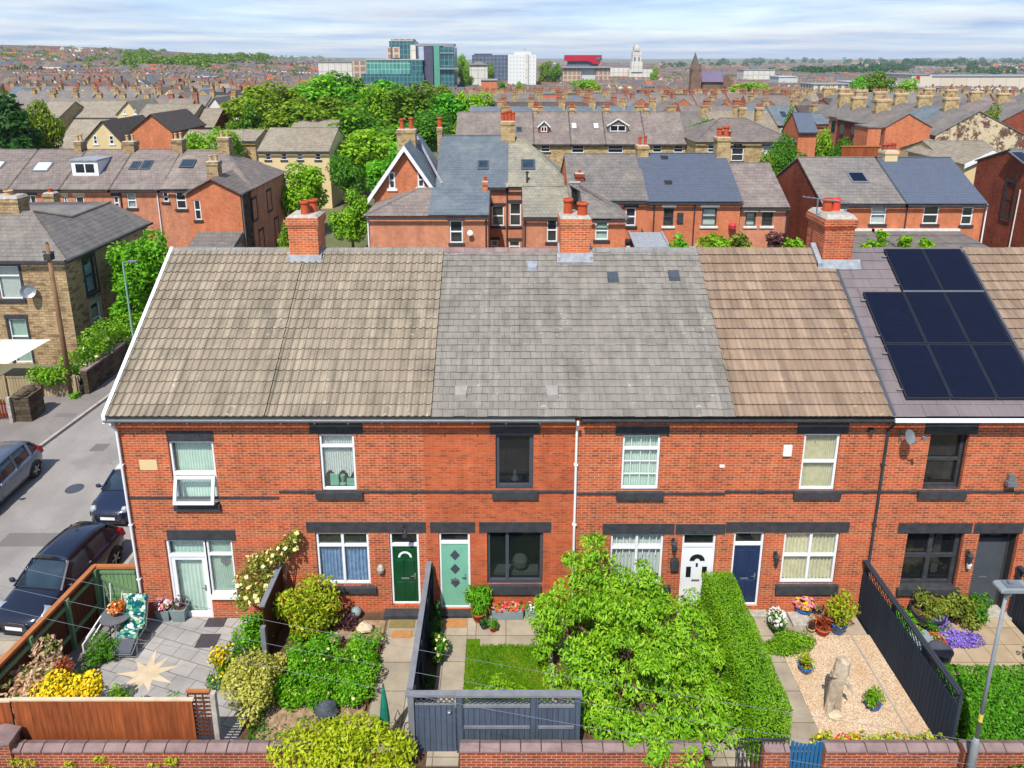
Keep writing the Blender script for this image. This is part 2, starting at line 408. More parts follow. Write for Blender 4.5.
def build_ground():
    mb = MB(); ds = [0, 4, 8, 14, 25, 40, 60, 80, 100, 130, 160, 200, 250, 310, 380, 460, 550, 650, 760, 900, 1050, 1200, 1400, 1600, 1850, 2100, 2500, 3000, 3600, 4300, 5200, 6300, 7600, 9200, 11000, 13500, 17000]
    us = [-1.8+3.6*i/72 for i in range(73)]
    for d in ds:
        for u in us:
            x = u*(d+22); y = d-CAM_D-6; mb.v.append((x, y, terrain(x, y)))
    n = len(us)
    for i in range(len(ds)-1):
        for j in range(n-1): mb.f.append((i*n+j, i*n+j+1, (i+1)*n+j+1, (i+1)*n+j)); mb.m.append(0)
    o = obj('ground', mb, M['ground'], smooth=True); tag(o, kind='structure')
build_ground()

def m_asphalt(name, c, c2, seam=True):
    t = NT(name); co = t.obj(); n = t.noise(co, .6, 6); n2 = t.noise(co, 30, 3); n3 = t.noise(co, .25, 3)
    col = t.mix(t.maprange(n, .35, .65, 0, 1), c, c2); col = t.mix(t.maprange(n2, .3, .7, 0, .35), col, S(90, 88, 86))
    col = t.mix(t.maprange(n3, .55, .6, 0, .35), col, S(124, 120, 116)); mp = t.n('ShaderNodeMapping'); mp.inputs['Scale'].default_value = (1.6, .12, 1); t.l(co, mp.inputs[0]); n4 = t.noise(mp.outputs[0], .8, 4); col = t.mix(t.maprange(n4, .45, .7, 0, .4), col, S(136, 131, 127))
    vr = t.n('ShaderNodeTexVoronoi'); vr.feature = 'DISTANCE_TO_EDGE'; vr.inputs['Scale'].default_value = .35; nv = t.n('ShaderNodeVectorMath'); t.l(co, nv.inputs[0]); nn = t.n('ShaderNodeTexNoise'); nn.inputs['Scale'].default_value = 1.5; t.l(co, nn.inputs['Vector']); t.l(nn.outputs['Color'], nv.inputs[1]); t.l(nv.outputs[0], vr.inputs['Vector'])
    col = t.mix(t.maprange(vr.outputs['Distance'], 0, .006, .5, 0), col, S(96, 92, 90))
    t.bsdf(col, .9, 0, .2, n2, .2, .01); return t.m
M['asphalt'] = m_asphalt('asphalt', S(180, 174, 168), S(162, 157, 152))
M['footway'] = m_asphalt('footway_asphalt', S(158, 148, 142), S(140, 132, 128))
M['kerb'] = m_plain('kerb_stone', S(196, 188, 176), S(164, 158, 148), 3, .85)
def m_slabs(name, c1, c2, joint, w, h, mort=.012, off=.5, rot=0.0, stain=.25):
    t = NT(name); co = t.obj(); mp = t.n('ShaderNodeMapping'); mp.inputs['Rotation'].default_value = (0, 0, rot); t.l(co, mp.inputs[0])
    b = t.n('ShaderNodeTexBrick'); b.offset = off; t.l(mp.outputs[0], b.inputs['Vector'])
    for k, v in (('Color1', c1), ('Color2', c2), ('Mortar', joint), ('Scale', 1.0), ('Mortar Size', mort), ('Brick Width', w), ('Row Height', h)): b.inputs[k].default_value = v
    n = t.noise(co, 1.3, 6, .65); cc = t.n('ShaderNodeCombineColor'); k = t.maprange(n, .3, .7, 1.05, 1-stain)
    for i in range(3): t.l(k, cc.inputs[i])
    t.bsdf(t.mix(1.0, b.outputs['Color'], cc.outputs[0], 'MULTIPLY'), .85, 0, .2, t.math('SUBTRACT', 1.0, b.outputs['Fac']), .3, .01); return t.m
M['pave_grey'] = m_slabs('grey_paving_slabs', S(190, 186, 182), S(172, 169, 166), S(132, 126, 120), .6, .45, rot=.3)
M['pave_buff'] = m_slabs('buff_paving_slabs', S(208, 188, 158), S(190, 168, 138), S(150, 132, 104), .6, .6, off=0, stain=.3)
M['pave_worn'] = m_slabs('worn_concrete_slabs', S(196, 182, 160), S(178, 166, 146), S(130, 118, 98), .85, .9, off=0, stain=.35)
M['gravel'] = None
t = NT('pale_gravel'); co = t.obj(); v = t.n('ShaderNodeTexVoronoi'); v.inputs['Scale'].default_value = 44; t.l(co, v.inputs['Vector'])
sc_ = t.n('ShaderNodeSeparateColor'); t.l(v.outputs['Color'], sc_.inputs[0]); n = t.noise(co, 1.2, 4)
col = t.ramp(sc_.outputs[0], (0, S(180, 150, 120)), (.35, S(212, 182, 148)), (.7, S(230, 206, 174)), (1, S(244, 230, 208)))
col = t.mix(t.maprange(n, .4, .7, 0, .35), col, S(196, 150, 106)); t.bsdf(col, .9, 0, .15, v.outputs['Distance'], .6, .02); M['gravel'] = t.m
M['soil'] = m_plain('garden_soil', S(110, 84, 62), S(84, 64, 48), 6, .95, bump=.5)
M['soil_dry'] = m_plain('dry_stony_soil', S(190, 162, 128), S(138, 112, 88), 5, .95, bump=.6)
t = NT('lawn_turf'); co = t.obj(); n = t.noise(co, 1.1, 4); n2 = t.noise(co, 45, 3)
col = t.ramp(n, (.3, S(74, 118, 16)), (.5, S(92, 134, 18)), (.7, S(146, 146, 40))); col = t.mix(t.maprange(n2, .3, .7, 0, .5), col, S(70, 120, 14)); t.bsdf(col, .95, 0, .1, n2, .6, .03); M['lawn'] = t.m
M['fence_orange'] = m_slabs('orange_stained_boards', S(204, 110, 48), S(186, 96, 40), S(140, 66, 28), 6.0, .12, .006, stain=.2)
def m_boards(name, c1, c2, joint, w, vert=True, mort=.008, stain=.25):
    t = NT(name); uv = t.wallco(); mp = t.n('ShaderNodeMapping')
    mp.inputs['Rotation'].default_value = (0, 0, PI/2 if vert else 0); t.l(uv, mp.inputs[0])
    b = t.n('ShaderNodeTexBrick'); b.offset = 0; t.l(mp.outputs[0], b.inputs['Vector'])
    for k, v in (('Color1', c1), ('Color2', c2), ('Mortar', joint), ('Scale', 1.0), ('Mortar Size', mort), ('Brick Width', 9.0), ('Row Height', w)): b.inputs[k].default_value = v
    m2 = t.n('ShaderNodeMapping'); m2.inputs['Scale'].default_value = (12, 1.0, 1) if vert else (1.0, 12, 1); t.l(uv, m2.inputs[0])
    n = t.noise(m2.outputs[0], 1.2, 5); cc = t.n('ShaderNodeCombineColor'); k = t.maprange(n, .3, .7, 1.1, 1-stain)
    for i in range(3): t.l(k, cc.inputs[i])
    t.bsdf(t.mix(1.0, b.outputs['Color'], cc.outputs[0], 'MULTIPLY'), .8, 0, .2, t.math('SUBTRACT', 1.0, b.outputs['Fac']), .5, .015); return t.m
M['fence_orange'] = m_boards('orange_stained_boards', S(184, 100, 54), S(160, 84, 44), S(120, 62, 32), .3, mort=.004, stain=.5)
M['fence_brown'] = m_boards('dark_brown_boards', S(112, 62, 40), S(96, 52, 34), S(40, 24, 18), .14)
M['fence_top'] = m_plain('orange_brown_rail', S(196, 124, 72), S(170, 104, 58), 3, .8)
M['fence_green'] = m_boards('pale_green_boards', S(134, 172, 120), S(122, 160, 110), S(84, 112, 76), .12)
M['rail_green'] = m_plain('green_painted_rail', S(120, 156, 112), S(106, 142, 100), 3, .7)
M['fence_black'] = m_boards('black_stained_boards', S(62, 68, 78), S(54, 60, 70), S(20, 22, 26), .12)
M['fence_navy'] = m_boards('navy_black_boards', S(50, 64, 82), S(44, 58, 76), S(14, 18, 24), .13)
M['fence_slate'] = m_boards('slate_grey_boards', S(92, 104, 122), S(84, 96, 114), S(56, 64, 78), .13)
M['gate_blue'] = m_plain('blue_gate_paint', S(36, 108, 158), S(28, 96, 146), 4, .5)
M['rail_grey'] = m_plain('weathered_grey_rail', S(140, 144, 150), S(118, 122, 130), 3, .8)
M['pot_blue'] = m_plain('blue_glaze', S(36, 112, 198), S(28, 92, 176), 3, .15)
M['pot_dark'] = m_plain('dark_glaze', S(44, 52, 66), S(36, 42, 54), 3, .2)
M['pot_grey'] = m_plain('grey_planter', S(150, 168, 170), S(132, 150, 154), 3, .6)
M['cream_stone'] = m_plain('cream_paving', S(228, 210, 180), S(210, 188, 154), 3, .85)
M['driftwood'] = m_plain('driftwood', S(216, 200, 176), S(172, 152, 126), 7, .9, bump=.6)
M['bark'] = m_plain('bark', S(120, 96, 72), S(86, 68, 52), 5, .95, bump=.6)
M['pole_wood'] = m_plain('pole_timber', S(160, 124, 88), S(128, 98, 70), 2, .9)
M['lamp_metal'] = m_plain('lamp_column_grey', S(150, 158, 160), S(136, 144, 148), 4, .5)
# leaves
LF = lambda *a: [S(*x, .74) for x in a]
M['leaf_lime'] = m_leaf('lime_leaves', *LF((84, 140, 14), (140, 196, 24), (190, 226, 56)), trans=.4)
M['leaf_bright'] = m_leaf('bright_green_leaves', *LF((66, 134, 14), (106, 178, 22), (152, 208, 42)))
M['leaf_ash'] = m_leaf('light_green_leaves', *LF((78, 138, 14), (132, 190, 28), (188, 224, 62)), trans=.32)
M['leaf_mid'] = m_leaf('mid_green_leaves', *LF((46, 104, 16), (80, 144, 24), (120, 174, 36)))
M['leaf_dark'] = m_leaf('dark_green_leaves', *LF((24, 66, 18), (44, 96, 26), (72, 124, 34)))
M['leaf_yellow'] = m_leaf('yellow_green_leaves', *LF((140, 170, 16), (190, 206, 30), (224, 228, 70)), trans=.4)
M['leaf_varieg'] = m_leaf('variegated_leaves', *LF((150, 160, 50), (206, 204, 84), (238, 232, 150)))
M['leaf_hedge_r'] = m_leaf('privet_leaves', *LF((76, 136, 14), (122, 178, 24), (164, 204, 40)))
M['leaf_hedge_d'] = m_leaf('dark_hedge_leaves', *LF((50, 110, 14), (84, 154, 20), (126, 188, 34)))
M['leaf_photinia'] = m_leaf('yellow_edged_leaves', *LF((104, 136, 16), (170, 190, 30), (220, 222, 72)), patch=(S(206, 112, 44), .05))
M['leaf_pieris'] = m_leaf('pink_young_leaves', *LF((206, 142, 106), (242, 204, 168), (252, 238, 214)), trans=.45, patch=(S(130, 164, 50), .2))
M['leaf_redbrown'] = m_leaf('red_brown_leaves', *LF((120, 50, 26), (176, 76, 34), (206, 120, 60)))
M['leaf_rose'] = m_leaf('rose_leaves', *LF((86, 104, 26), (132, 150, 46), (186, 190, 80)))
M['leaf_purple'] = m_leaf('plum_leaves', *LF((70, 40, 48), (96, 58, 62), (132, 90, 84)))
M['leaf_tree'] = m_leaf('tree_leaves', *LF((70, 128, 16), (112, 174, 26), (162, 208, 46)), objvar=.38, pscale=.35)
M['leaf_far'] = m_leaf('far_tree_leaves', *LF((56, 104, 20), (92, 144, 28), (138, 180, 44)), objvar=.4, pscale=.3)
M['petal_yellow'] = m_leaf('yellow_petals', *LF((232, 190, 10), (250, 214, 16), (255, 232, 60)), trans=.2)
M['petal_cream'] = m_leaf('cream_petals', *LF((244, 220, 120), (252, 236, 160), (255, 246, 210)), trans=.2)
M['petal_red'] = m_leaf('red_petals', *LF((214, 40, 30), (236, 70, 50), (246, 120, 90)), trans=.2)
M['petal_pink'] = m_leaf('pink_petals', *LF((222, 96, 120), (240, 140, 160), (250, 190, 200)), trans=.2)
M['petal_orange'] = m_leaf('orange_petals', *LF((224, 84, 20), (244, 112, 32), (250, 150, 70)), trans=.2)
M['petal_violet'] = m_leaf('violet_petals', *LF((118, 90, 190), (146, 116, 216), (176, 150, 236)), trans=.2)
M['petal_white'] = m_leaf('white_petals', *LF((224, 220, 214), (240, 238, 232), (250, 250, 248)), trans=.2)

# ------------------------------------------------------------------ foliage
def clump(c, r, k, seed, sub=(.34, .52), top=False):
    """sub-blobs scattered in an ellipsoid: an uneven crown"""
    g = random.Random(seed); out = []
    for i in range(k):
        while True:
            p = [g.uniform(-1, 1) for _ in range(3)]; q = math.sqrt(sum(a*a for a in p))
            if .15 < q < 1: break
        f = g.uniform(.45, .8)/q if i > k//5 else .25/q
        s = g.uniform(*sub)
        out.append((c[0]+p[0]*f*r[0], c[1]+p[1]*f*r[1], c[2]+p[2]*f*r[2], s*r[0], s*r[1], s*r[2]*.9))
    return out
def leaf_points(blobs, n, rng, zmin=None, shell=.62):
    b = np.array(blobs); w = (b[:, 3]*b[:, 4]+b[:, 4]*b[:, 5]+b[:, 3]*b[:, 5])**1.0; w /= w.sum()
    i = rng.choice(len(b), n, p=w); d = rng.normal(size=(n, 3)); d /= np.linalg.norm(d, axis=1)[:, None]
    r = shell+(1.06-shell)*rng.random(n)**.7
    p = b[i, :3]+d*b[i, 3:]*r[:, None]
    if zmin is not None:
        k = p[:, 2] > zmin; p = p[k]; d = d[k]
    return p, d
def leaf_mesh(name, p, d, size, mat, rng, aspect=2.0, droop=.0, up=.35, var=.35, off=(0, 0, 0)):
    """one folded rhombus per leaf"""
    n = len(p); nrm = d+np.array([0, 0, up])+rng.normal(scale=.55, size=(n, 3)); nrm /= np.linalg.norm(nrm, axis=1)[:, None]
    t = rng.normal(size=(n, 3)); t -= nrm*(t*nrm).sum(1)[:, None]; t += d*.4; t[:, 2] -= droop; t /= np.linalg.norm(t, axis=1)[:, None]
    s = np.cross(nrm, t); s /= np.linalg.norm(s, axis=1)[:, None]+1e-9
    L = size*(1+var*(rng.random(n)*2-1)); W = L/aspect
    p = p-np.array(off); fold = np.cross(t, s)*(W*.18)[:, None]
    v = np.empty((n, 4, 3)); v[:, 0] = p-t*(L*.5)[:, None]; v[:, 1] = p+s*(W*.5)[:, None]+fold; v[:, 2] = p+t*(L*.5)[:, None]; v[:, 3] = p-s*(W*.5)[:, None]+fold
    me = bpy.data.meshes.new(name); me.vertices.add(n*4); me.vertices.foreach_set('co', v.reshape(-1).astype(np.float32))
    me.loops.add(n*4); me.loops.foreach_set('vertex_index', np.arange(n*4, dtype=np.int32))
    me.polygons.add(n); me.polygons.foreach_set('loop_start', np.arange(0, n*4, 4, dtype=np.int32)); me.polygons.foreach_set('loop_total', np.full(n, 4, dtype=np.int32))
    me.update(calc_edges=True); me.materials.append(mat if not isinstance(mat, str) else M[mat]); return me
def foliage(name, parent, blobs, n, size, mat, seed=0, aspect=2.0, droop=0.0, up=.35, zmin=None, shell=.62):
    rng = np.random.default_rng(seed); p, d = leaf_points(blobs, n, rng, zmin, shell)
    me = leaf_mesh(name, p, d, size, mat, rng, aspect, droop, up, off=tuple(rootloc(parent)) if parent else (0, 0, 0))
    o = bpy.data.objects.new(name, me); COL.objects.link(o)
    if parent: o.parent = parent
    return o
def stems(parent, base, blobs, mat='bark', r=.03, name='stem', n=6):
    b = MB()
    for q in blobs[:n]:
        m = ((base[0]+q[0])/2+RND.uniform(-.05, .05), (base[1]+q[1])/2, base[2]+(q[2]-base[2])*.55)
        b.tube([base, m, (q[0], q[1], q[2])], [r, r*.7, r*.3], 6)
    return obj(name, b, M[mat], parent)
def shrub(name, label, cat, c, r, n, size, mat, seed, k=14, base=None, flowers=None, aspect=2.0, droop=0.0, group=None, sub=(.34, .52), z0=-.25, shell=.62, up=.35):
    """free-standing bush: foliage, stems and perhaps flowers as parts"""
    base = base or (c[0], c[1], z0)
    t = thing(name, label, cat, base, group=group); bl = clump(c, r, k, seed, sub)
    foliage('foliage', t, bl, n, size, mat, seed, aspect, droop, up, zmin=z0, shell=shell); stems(t, (base[0], base[1], base[2]), bl)
    for i, (fm, fn, fs) in enumerate(flowers or ()):
        foliage('blossoms', t, [(q[0], q[1], q[2]+q[5]*.1, q[3]*1.03, q[4]*1.03, q[5]*1.03) for q in bl], fn, fs, fm, seed+50+i, 1.15, 0, .8, zmin=c[2]-r[2]*.3, shell=.95)
    return t
# ------------------------------------------------------------------ materials used on the front terrace and gardens
def m_tile(name, c1, c2, dirt, cw, ch, lichen=None, extra=.3):
    """one colour per tile (white noise on the tile grid), with weather streaks and lichen blotches"""
    t = NT(name); co = t.obj(); sp = t.n('ShaderNodeSeparateXYZ'); t.l(co, sp.inputs[0])
    fx = t.math('FLOOR', t.math('DIVIDE', sp.outputs[0], cw)); fz = t.math('FLOOR', t.math('DIVIDE', sp.outputs[2], ch))
    c = t.n('ShaderNodeCombineXYZ'); t.l(fx, c.inputs[0]); t.l(fz, c.inputs[1])
    wn = t.n('ShaderNodeTexWhiteNoise'); t.l(c.outputs[0], wn.inputs['Vector'])
    col = t.mix(wn.outputs['Value'], c1, c2)
    n = t.noise(co, 1.1, 8, .68)
    col = t.mix(t.maprange(n, .5, .75, 0, .75), col, dirt)
    mp = t.n('ShaderNodeMapping'); mp.inputs['Scale'].default_value = (4.0, .35, .35); t.l(co, mp.inputs[0])
    n2 = t.noise(mp.outputs[0], 1.5, 4)
    k = t.maprange(n2, .3, .7, 1+extra*.45, 1-extra)
    cc = t.n('ShaderNodeCombineColor')
    for i in range(3): t.l(k, cc.inputs[i])
    col = t.mix(1.0, col, cc.outputs[0], 'MULTIPLY')
    if lichen:
        n3 = t.noise(co, 9, 3); n4 = t.noise(co, .8, 2)
        col = t.mix(t.math('MULTIPLY', t.maprange(n3, .62, .7, 0, .45), t.maprange(n4, .5, .6, 0, 1)), col, lichen)
    nb = t.noise(co, 40, 2)
    t.bsdf(col, .88, 0, .15, nb, .25, .01); return t.m
M['tile_tan'] = m_tile('tan_roman_tile', S(174, 160, 139), S(155, 143, 124), S(124, 116, 105), .3, .2, S(220, 214, 198))
M['tile_pink'] = m_tile('brown_concrete_tile', S(170, 146, 124), S(148, 126, 107), S(132, 114, 100), .3, .2, S(206, 180, 120))
M['tile_stone'] = m_tile('grey_stone_slate', S(152, 146, 137), S(138, 133, 125), S(114, 110, 104), .3, .15, S(206, 204, 194), extra=.22)
M['tile_slab'] = m_tile('purple_grey_slab', S(132, 122, 124), S(124, 114, 117), S(112, 104, 108), .6, .2, extra=.1)
def m_solar():
    t = NT('solar_cells'); co = t.obj(); b = t.n('ShaderNodeTexBrick'); t.l(co, b.inputs['Vector'])
    b.offset = 0.0
    for k, v in (('Color1', S(11, 15, 34)), ('Color2', S(14, 19, 42)), ('Mortar', S(24, 27, 40)), ('Scale', 1.0), ('Mortar Size', .006), ('Brick Width', .16), ('Row Height', .16)): b.inputs[k].default_value = v
    t.bsdf(b.outputs[0], .2, 0, .3); return t.m
M['solar'] = m_solar()

class Cut:
    pass
def wall_front(mb, x0, x1, z0, z1, y, ops, reveal=.1, mi=0, room=1, depth=.9):
    """a wall facing -y with openings ops=(xa,xb,za,zb), reveals and a dim room box behind each opening"""
    xs = sorted({x0, x1, *[o[0] for o in ops], *[o[1] for o in ops]}); zs = sorted({z0, z1, *[o[2] for o in ops], *[o[3] for o in ops]})
    for i in range(len(xs)-1):
        for j in range(len(zs)-1):
            cx = (xs[i]+xs[i+1])/2; cz = (zs[j]+zs[j+1])/2
            if any(o[0] < cx < o[1] and o[2] < cz < o[3] for o in ops): continue
            mb.quad((xs[i], y, zs[j]), (xs[i+1], y, zs[j]), (xs[i+1], y, zs[j+1]), (xs[i], y, zs[j+1]), mi)
    for a, b, c, d in ops:
        r = y+reveal
        mb.quad((a, y, c), (a, y, d), (a, r, d), (a, r, c), mi); mb.quad((b, y, c), (b, r, c), (b, r, d), (b, y, d), mi)
        mb.quad((a, y, d), (b, y, d), (b, r, d), (a, r, d), mi); mb.quad((a, y, c), (a, r, c), (b, r, c), (b, y, c), mi)
        e = r+depth
        for q in (((a, r, c), (a, r, d), (a, e, d), (a, e, c)), ((b, r, c), (b, e, c), (b, e, d), (b, r, d)), ((a, r, d), (b, r, d), (b, e, d), (a, e, d)), ((a, r, c), (a, e, c), (b, e, c), (b, r, c)), ((a, e, c), (a, e, d), (b, e, d), (b, e, c))): mb.quad(*q, room)

def frame_bars(mb, x0, x1, z0, z1, y0, y1, fw, mi=0):
    mb.box(x0, x0+fw, y0, y1, z0, z1, mi); mb.box(x1-fw, x1, y0, y1, z0, z1, mi)
    mb.box(x0+fw, x1-fw, y0, y1, z0, z0+fw, mi); mb.box(x0+fw, x1-fw, y0, y1, z1-fw, z1, mi)

def curtain_mb(x0, x1, z0, z1, y, wave=.03, n=14, gather=None, scallop=0.0):
    mb = MB(); cols = []
    for i in range(n*4+1):
        x = x0+(x1-x0)*i/(n*4); cols.append((x, y+wave*math.sin(i*PI/2.0)*(.7+.3*math.sin(i*1.7))))
    for i in range(len(cols)-1):
        (xa, ya), (xb, yb) = cols[i], cols[i+1]
        def low(x): return z0+scallop*abs(math.sin((x-x0)/(x1-x0)*PI*2.5))
        mb.quad((xa, ya, low(xa)), (xb, yb, low(xb)), (xb, yb, z1), (xa, ya, z1))
    return mb

def window(house, x0, x1, z0, z1, fm, Y=0.0, rev=.1, cols=(), trans=None, curtain=None, cz=None, sill=None, fw=.065, sillmat=None, bars=None, glass='glass', cwave=.03, scallop=0.0, name='window'):
    """window part: frame; sub-parts pane, sill, curtain"""
    y0 = Y+rev-.045; y1 = Y+rev+.03
    fb = MB(); frame_bars(fb, x0+.004, x1-.004, z0+.004, z1-.004, y0, y1, fw)
    xi = [x0]+[x0+(x1-x0)*c for c in cols]+[x1]
    for c in xi[1:-1]: fb.box(c-fw*.6, c+fw*.6, y0-.003, y1, z0+fw, z1-fw)
    if trans:
        zt = z0+(z1-z0)*trans
        for a, b in zip(xi[:-1], xi[1:]):
            fb.box(a+fw*.61, b-fw*.61, y0-.006, y1, zt-fw*.55, zt+fw*.55)
    if bars:
        nx, nz, za, zb = bars
        for k in range(1, nx): fb.box(x0+(x1-x0)*k/nx-.011, x0+(x1-x0)*k/nx+.011, y1-.035, y1-.005, za, zb)
        for k in range(1, nz): fb.box(x0+fw, x1-fw, y1-.036, y1-.006, za+(zb-za)*k/nz-.011, za+(zb-za)*k/nz+.011)
    w = obj(name, fb, M[fm], house, bevel=.006)
    g = MB(); g.box(x0+.03, x1-.03, y1-.02, y1-.012, z0+.03, z1-.03); obj('pane', g, M[glass], w)
    if sill:
        s = MB(); s.box(sill[0], sill[1], Y-.09, Y+.02, sill[2], sill[3]); s.box(x0+.002, x1-.002, Y+.02, Y+rev+.02, sill[3]-.05, z0+.003); obj('sill', s, M[sillmat or 'black'], w, bevel=.01)
    if curtain:
        a, b = cz or (z0+.03, z1-.03)
        obj('curtain', curtain_mb(x0+.04, x1-.04, a, b, y1+.05, cwave, scallop=scallop), M[curtain], w)
    return w

def lintel(house, px0, px1, pya, pyb, Y=0.0, keyed=True):
    x0, _, z1 = P(px0, pya, Y); x1, _, z0 = P(px1, pyb, Y)
    b = MB(); b.box(x0, x1, Y-.022, Y+.02, z0, z1)
    if keyed:
        c = (x0+x1)/2; b.prism([(c-.16, z0+.03), (c-.05, z0+.05), (c, z0+.1), (c+.05, z0+.05), (c+.16, z0+.03)], Y-.032, Y-.0221, 'y')
    return obj('lintel', b, M['black'], house, bevel=.008)

def tile_roof_mesh(x0, x1, yE, zE, yR, zR, gauge, roll, amp, lift, flat=False, seed=1):
    """roman tiles: real rolls, each course lapping the one below"""
    mb = MB(); L = math.hypot(yR-yE, zR-zE); dy = (yR-yE)/L; dz = (zR-zE)/L; ny, nz = -dz, dy
    g = random.Random(seed); n = int(math.ceil(L/gauge)); sub = 6 if not flat else 1
    step = roll/sub; cnt = int(round((x1-x0)/step)); xs = [x0+(x1-x0)*i/cnt for i in range(cnt+1)]
    def prof(x):
        t = ((x-x0)/roll) % 1.0
        return amp*max(0.0, math.sin(t*2*PI))**.7 if not flat else 0.0
    for i in range(n):
        s0 = i*gauge-.02; s1 = min(s0+gauge+.03, L)
        rows = []
        for s, h in ((s0, lift-.03), (s0, lift), ((s0+s1)/2, lift*.55), (s1, .004)):
            row = []
            for j, x in enumerate(xs):
                jit = .004*math.sin(i*12.9+math.floor((x-x0)/roll/1.5)*78.2)
                o = prof(x)+h+jit if h != lift-.03 else prof(x)*.3+h
                row.append((x, yE+dy*s+ny*o, zE+dz*s+nz*o))
            rows.append(row)
        b = len(mb.v)
        for r in rows: mb.v.extend(r)
        w = len(xs)
        for r in range(3):
            for j in range(w-1):
                mb.f.append((b+r*w+j, b+r*w+j+1, b+(r+1)*w+j+1, b+(r+1)*w+j)); mb.m.append(0)
    return mb

def slate_roof_mesh(x0, x1, yE, zE, yR, zR, gauge, w, seed=1, lift=.03, half=True, jit=.009):
    """flat slates laid one by one"""
    mb = MB(); L = math.hypot(yR-yE, zR-zE); dy = (yR-yE)/L; dz = (zR-zE)/L; ny, nz = -dz, dy
    g = random.Random(seed); n = int(math.ceil(L/gauge))
    def pt(x, s, o): return (x, yE+dy*s+ny*o, zE+dz*s+nz*o)
    for i in range(n):
        s0 = i*gauge-.015; x = x0-(w*.5 if (half and i % 2) else 0)
        while x < x1-.01:
            a = max(x+.004, x0); b = min(x+w-.004, x1); x += w
            if b-a < .02: continue
            s = s0+g.uniform(-.008, .008); t = min(s+gauge+.04, L)
            h0 = lift+g.uniform(-jit, jit); h1 = lift+g.uniform(-jit, jit); e = .003
            mb.add([pt(a, s, h0-.02), pt(b, s, h1-.02), pt(b, s, h1), pt(a, s, h0), pt(b, t, e), pt(a, t, e)], [(0, 1, 2, 3), (3, 2, 4, 5), (0, 3, 5), (1, 4, 2)])
    return mb
# a plain skin under the tiles
def under(mb, x0, x1, yE, zE, yR, zR, o=.035):
    L = math.hypot(yR-yE, zR-zE); ny, nz = -(zR-zE)/L, (yR-yE)/L
    mb.quad((x0, yE-ny*o, zE-nz*o), (x1, yE-ny*o, zE-nz*o), (x1, yR-ny*o, zR-nz*o), (x0, yR-ny*o, zR-nz*o))

def chimney_stack(house, x0, x1, y0, y1, z0, z1, mat, cap='mortar', corb=.06, pots=(), capz=.08, flash=True, roofline=None, name='chimney'):
    """stack with corbelled top courses and mortar cap; pots=(x, y, r, h, matname) are sub-parts"""
    b = MB(); h = .075
    b.box(x0, x1, y0, y1, z0, z1-h*5, 0)
    for i, c in enumerate((.0, .5, 1.0, 1.0, .6)):
        b.box(x0-corb*c, x1+corb*c, y0-corb*c, y1+corb*c, z1-h*(5-i)+.002, z1-h*(4-i), 0)
    q = corb*.6
    b.add([(x0-q, y0-q, z1+.002), (x1+q, y0-q, z1+.002), (x1+q, y1+q, z1+.002), (x0-q, y1+q, z1+.002), (x0+.06, y0+.06, z1+capz), (x1-.06, y0+.06, z1+capz), (x1-.06, y1-.06, z1+capz), (x0+.06, y1-.06, z1+capz)], [(0, 1, 5, 4), (1, 2, 6, 5), (2, 3, 7, 6), (3, 0, 4, 7), (4, 5, 6, 7)], 1)
    c = obj(name, b, [M[mat], M[cap]], house)
    for p in pots:
        m = MB(); r, hh = p[2], p[3]; prof = [(r*1.05, 0), (r*.95, hh*.1), (r*.88, hh*.75), (r*.9, hh*.76), (r*1.12, hh*.84), (r*1.12, hh*.93), (r*1.0, hh), (r*.8, hh), (r*.72, hh*.6)]
        m.lathe(prof, p[0], p[1], z1+capz-.02, 16); obj('chimney_pot', m, M[p[4]], c, smooth=False)
    return c

# ------------------------------------------------------------------ the front terrace
YE, ZE, YR, ZR, YB = -.25, 6.47, 4.6, 9.83, 9.2
def roof_z(y): return ZE+(y-YE)*(ZR-ZE)/(YR-YE) if y <= YR else ZR-(y-YR)*(ZR-ZE)/(YR-YE)
BX = [-10.66, -6.46, -2.25, 1.95, 6.13, 10.41, 14.66, 18.9]
ZB = -.3

def terrace_house(i, name, label, wallmat, ops, left_gable=False):
    x0, x1 = BX[i], BX[i+1]
    h = thing(name, label, 'house', ((x0+x1)/2, 0, ZB), group='houses of the front terrace')
    w = MB(); wall_front(w, x0, x1, ZB, 6.42, 0.0, ops)
    w.quad((x0, 0, ZB), (x0, 0, 6.42), (x0, YB, 6.42), (x0, YB, ZB)); w.tri((x0, .0, 6.42), (x0, YR, ZR-.03), (x0, YB, 6.42))
    w.quad((x1, 0, ZB), (x1, YB, ZB), (x1, YB, 6.42), (x1, 0, 6.42)); w.tri((x1, .0, 6.42), (x1, YB, 6.42), (x1, YR, ZR-.03))
    w.quad((x0, YB, ZB), (x0, YB, 6.42), (x1, YB, 6.42), (x1, YB, ZB))
    obj('wall', w, [M[wallmat], M['room']], h)
    return h, x0, x1
def back_slope(mb, x0, x1):
    mb.quad((x0, YR, ZR), (x1, YR, ZR), (x1, YB+.25, ZE), (x0, YB+.25, ZE))
def ridge_tiles(roof, x0, x1, matname):
    b = MB(); n = int((x1-x0)/.45)
    for k in range(n):
        a = x0+(x1-x0)*k/n; c = x0+(x1-x0)*(k+1)/n-.008
        dzz = RND.uniform(-.008, .008)
        b.prism([(YR-.17, ZR-.085+dzz), (YR-.12, ZR-.02+dzz), (YR-.05, ZR+.03+dzz), (YR+.05, ZR+.03+dzz), (YR+.12, ZR-.02+dzz), (YR+.17, ZR-.085+dzz)], a, c, 'x')
    obj('ridge', b, M[matname], roof)
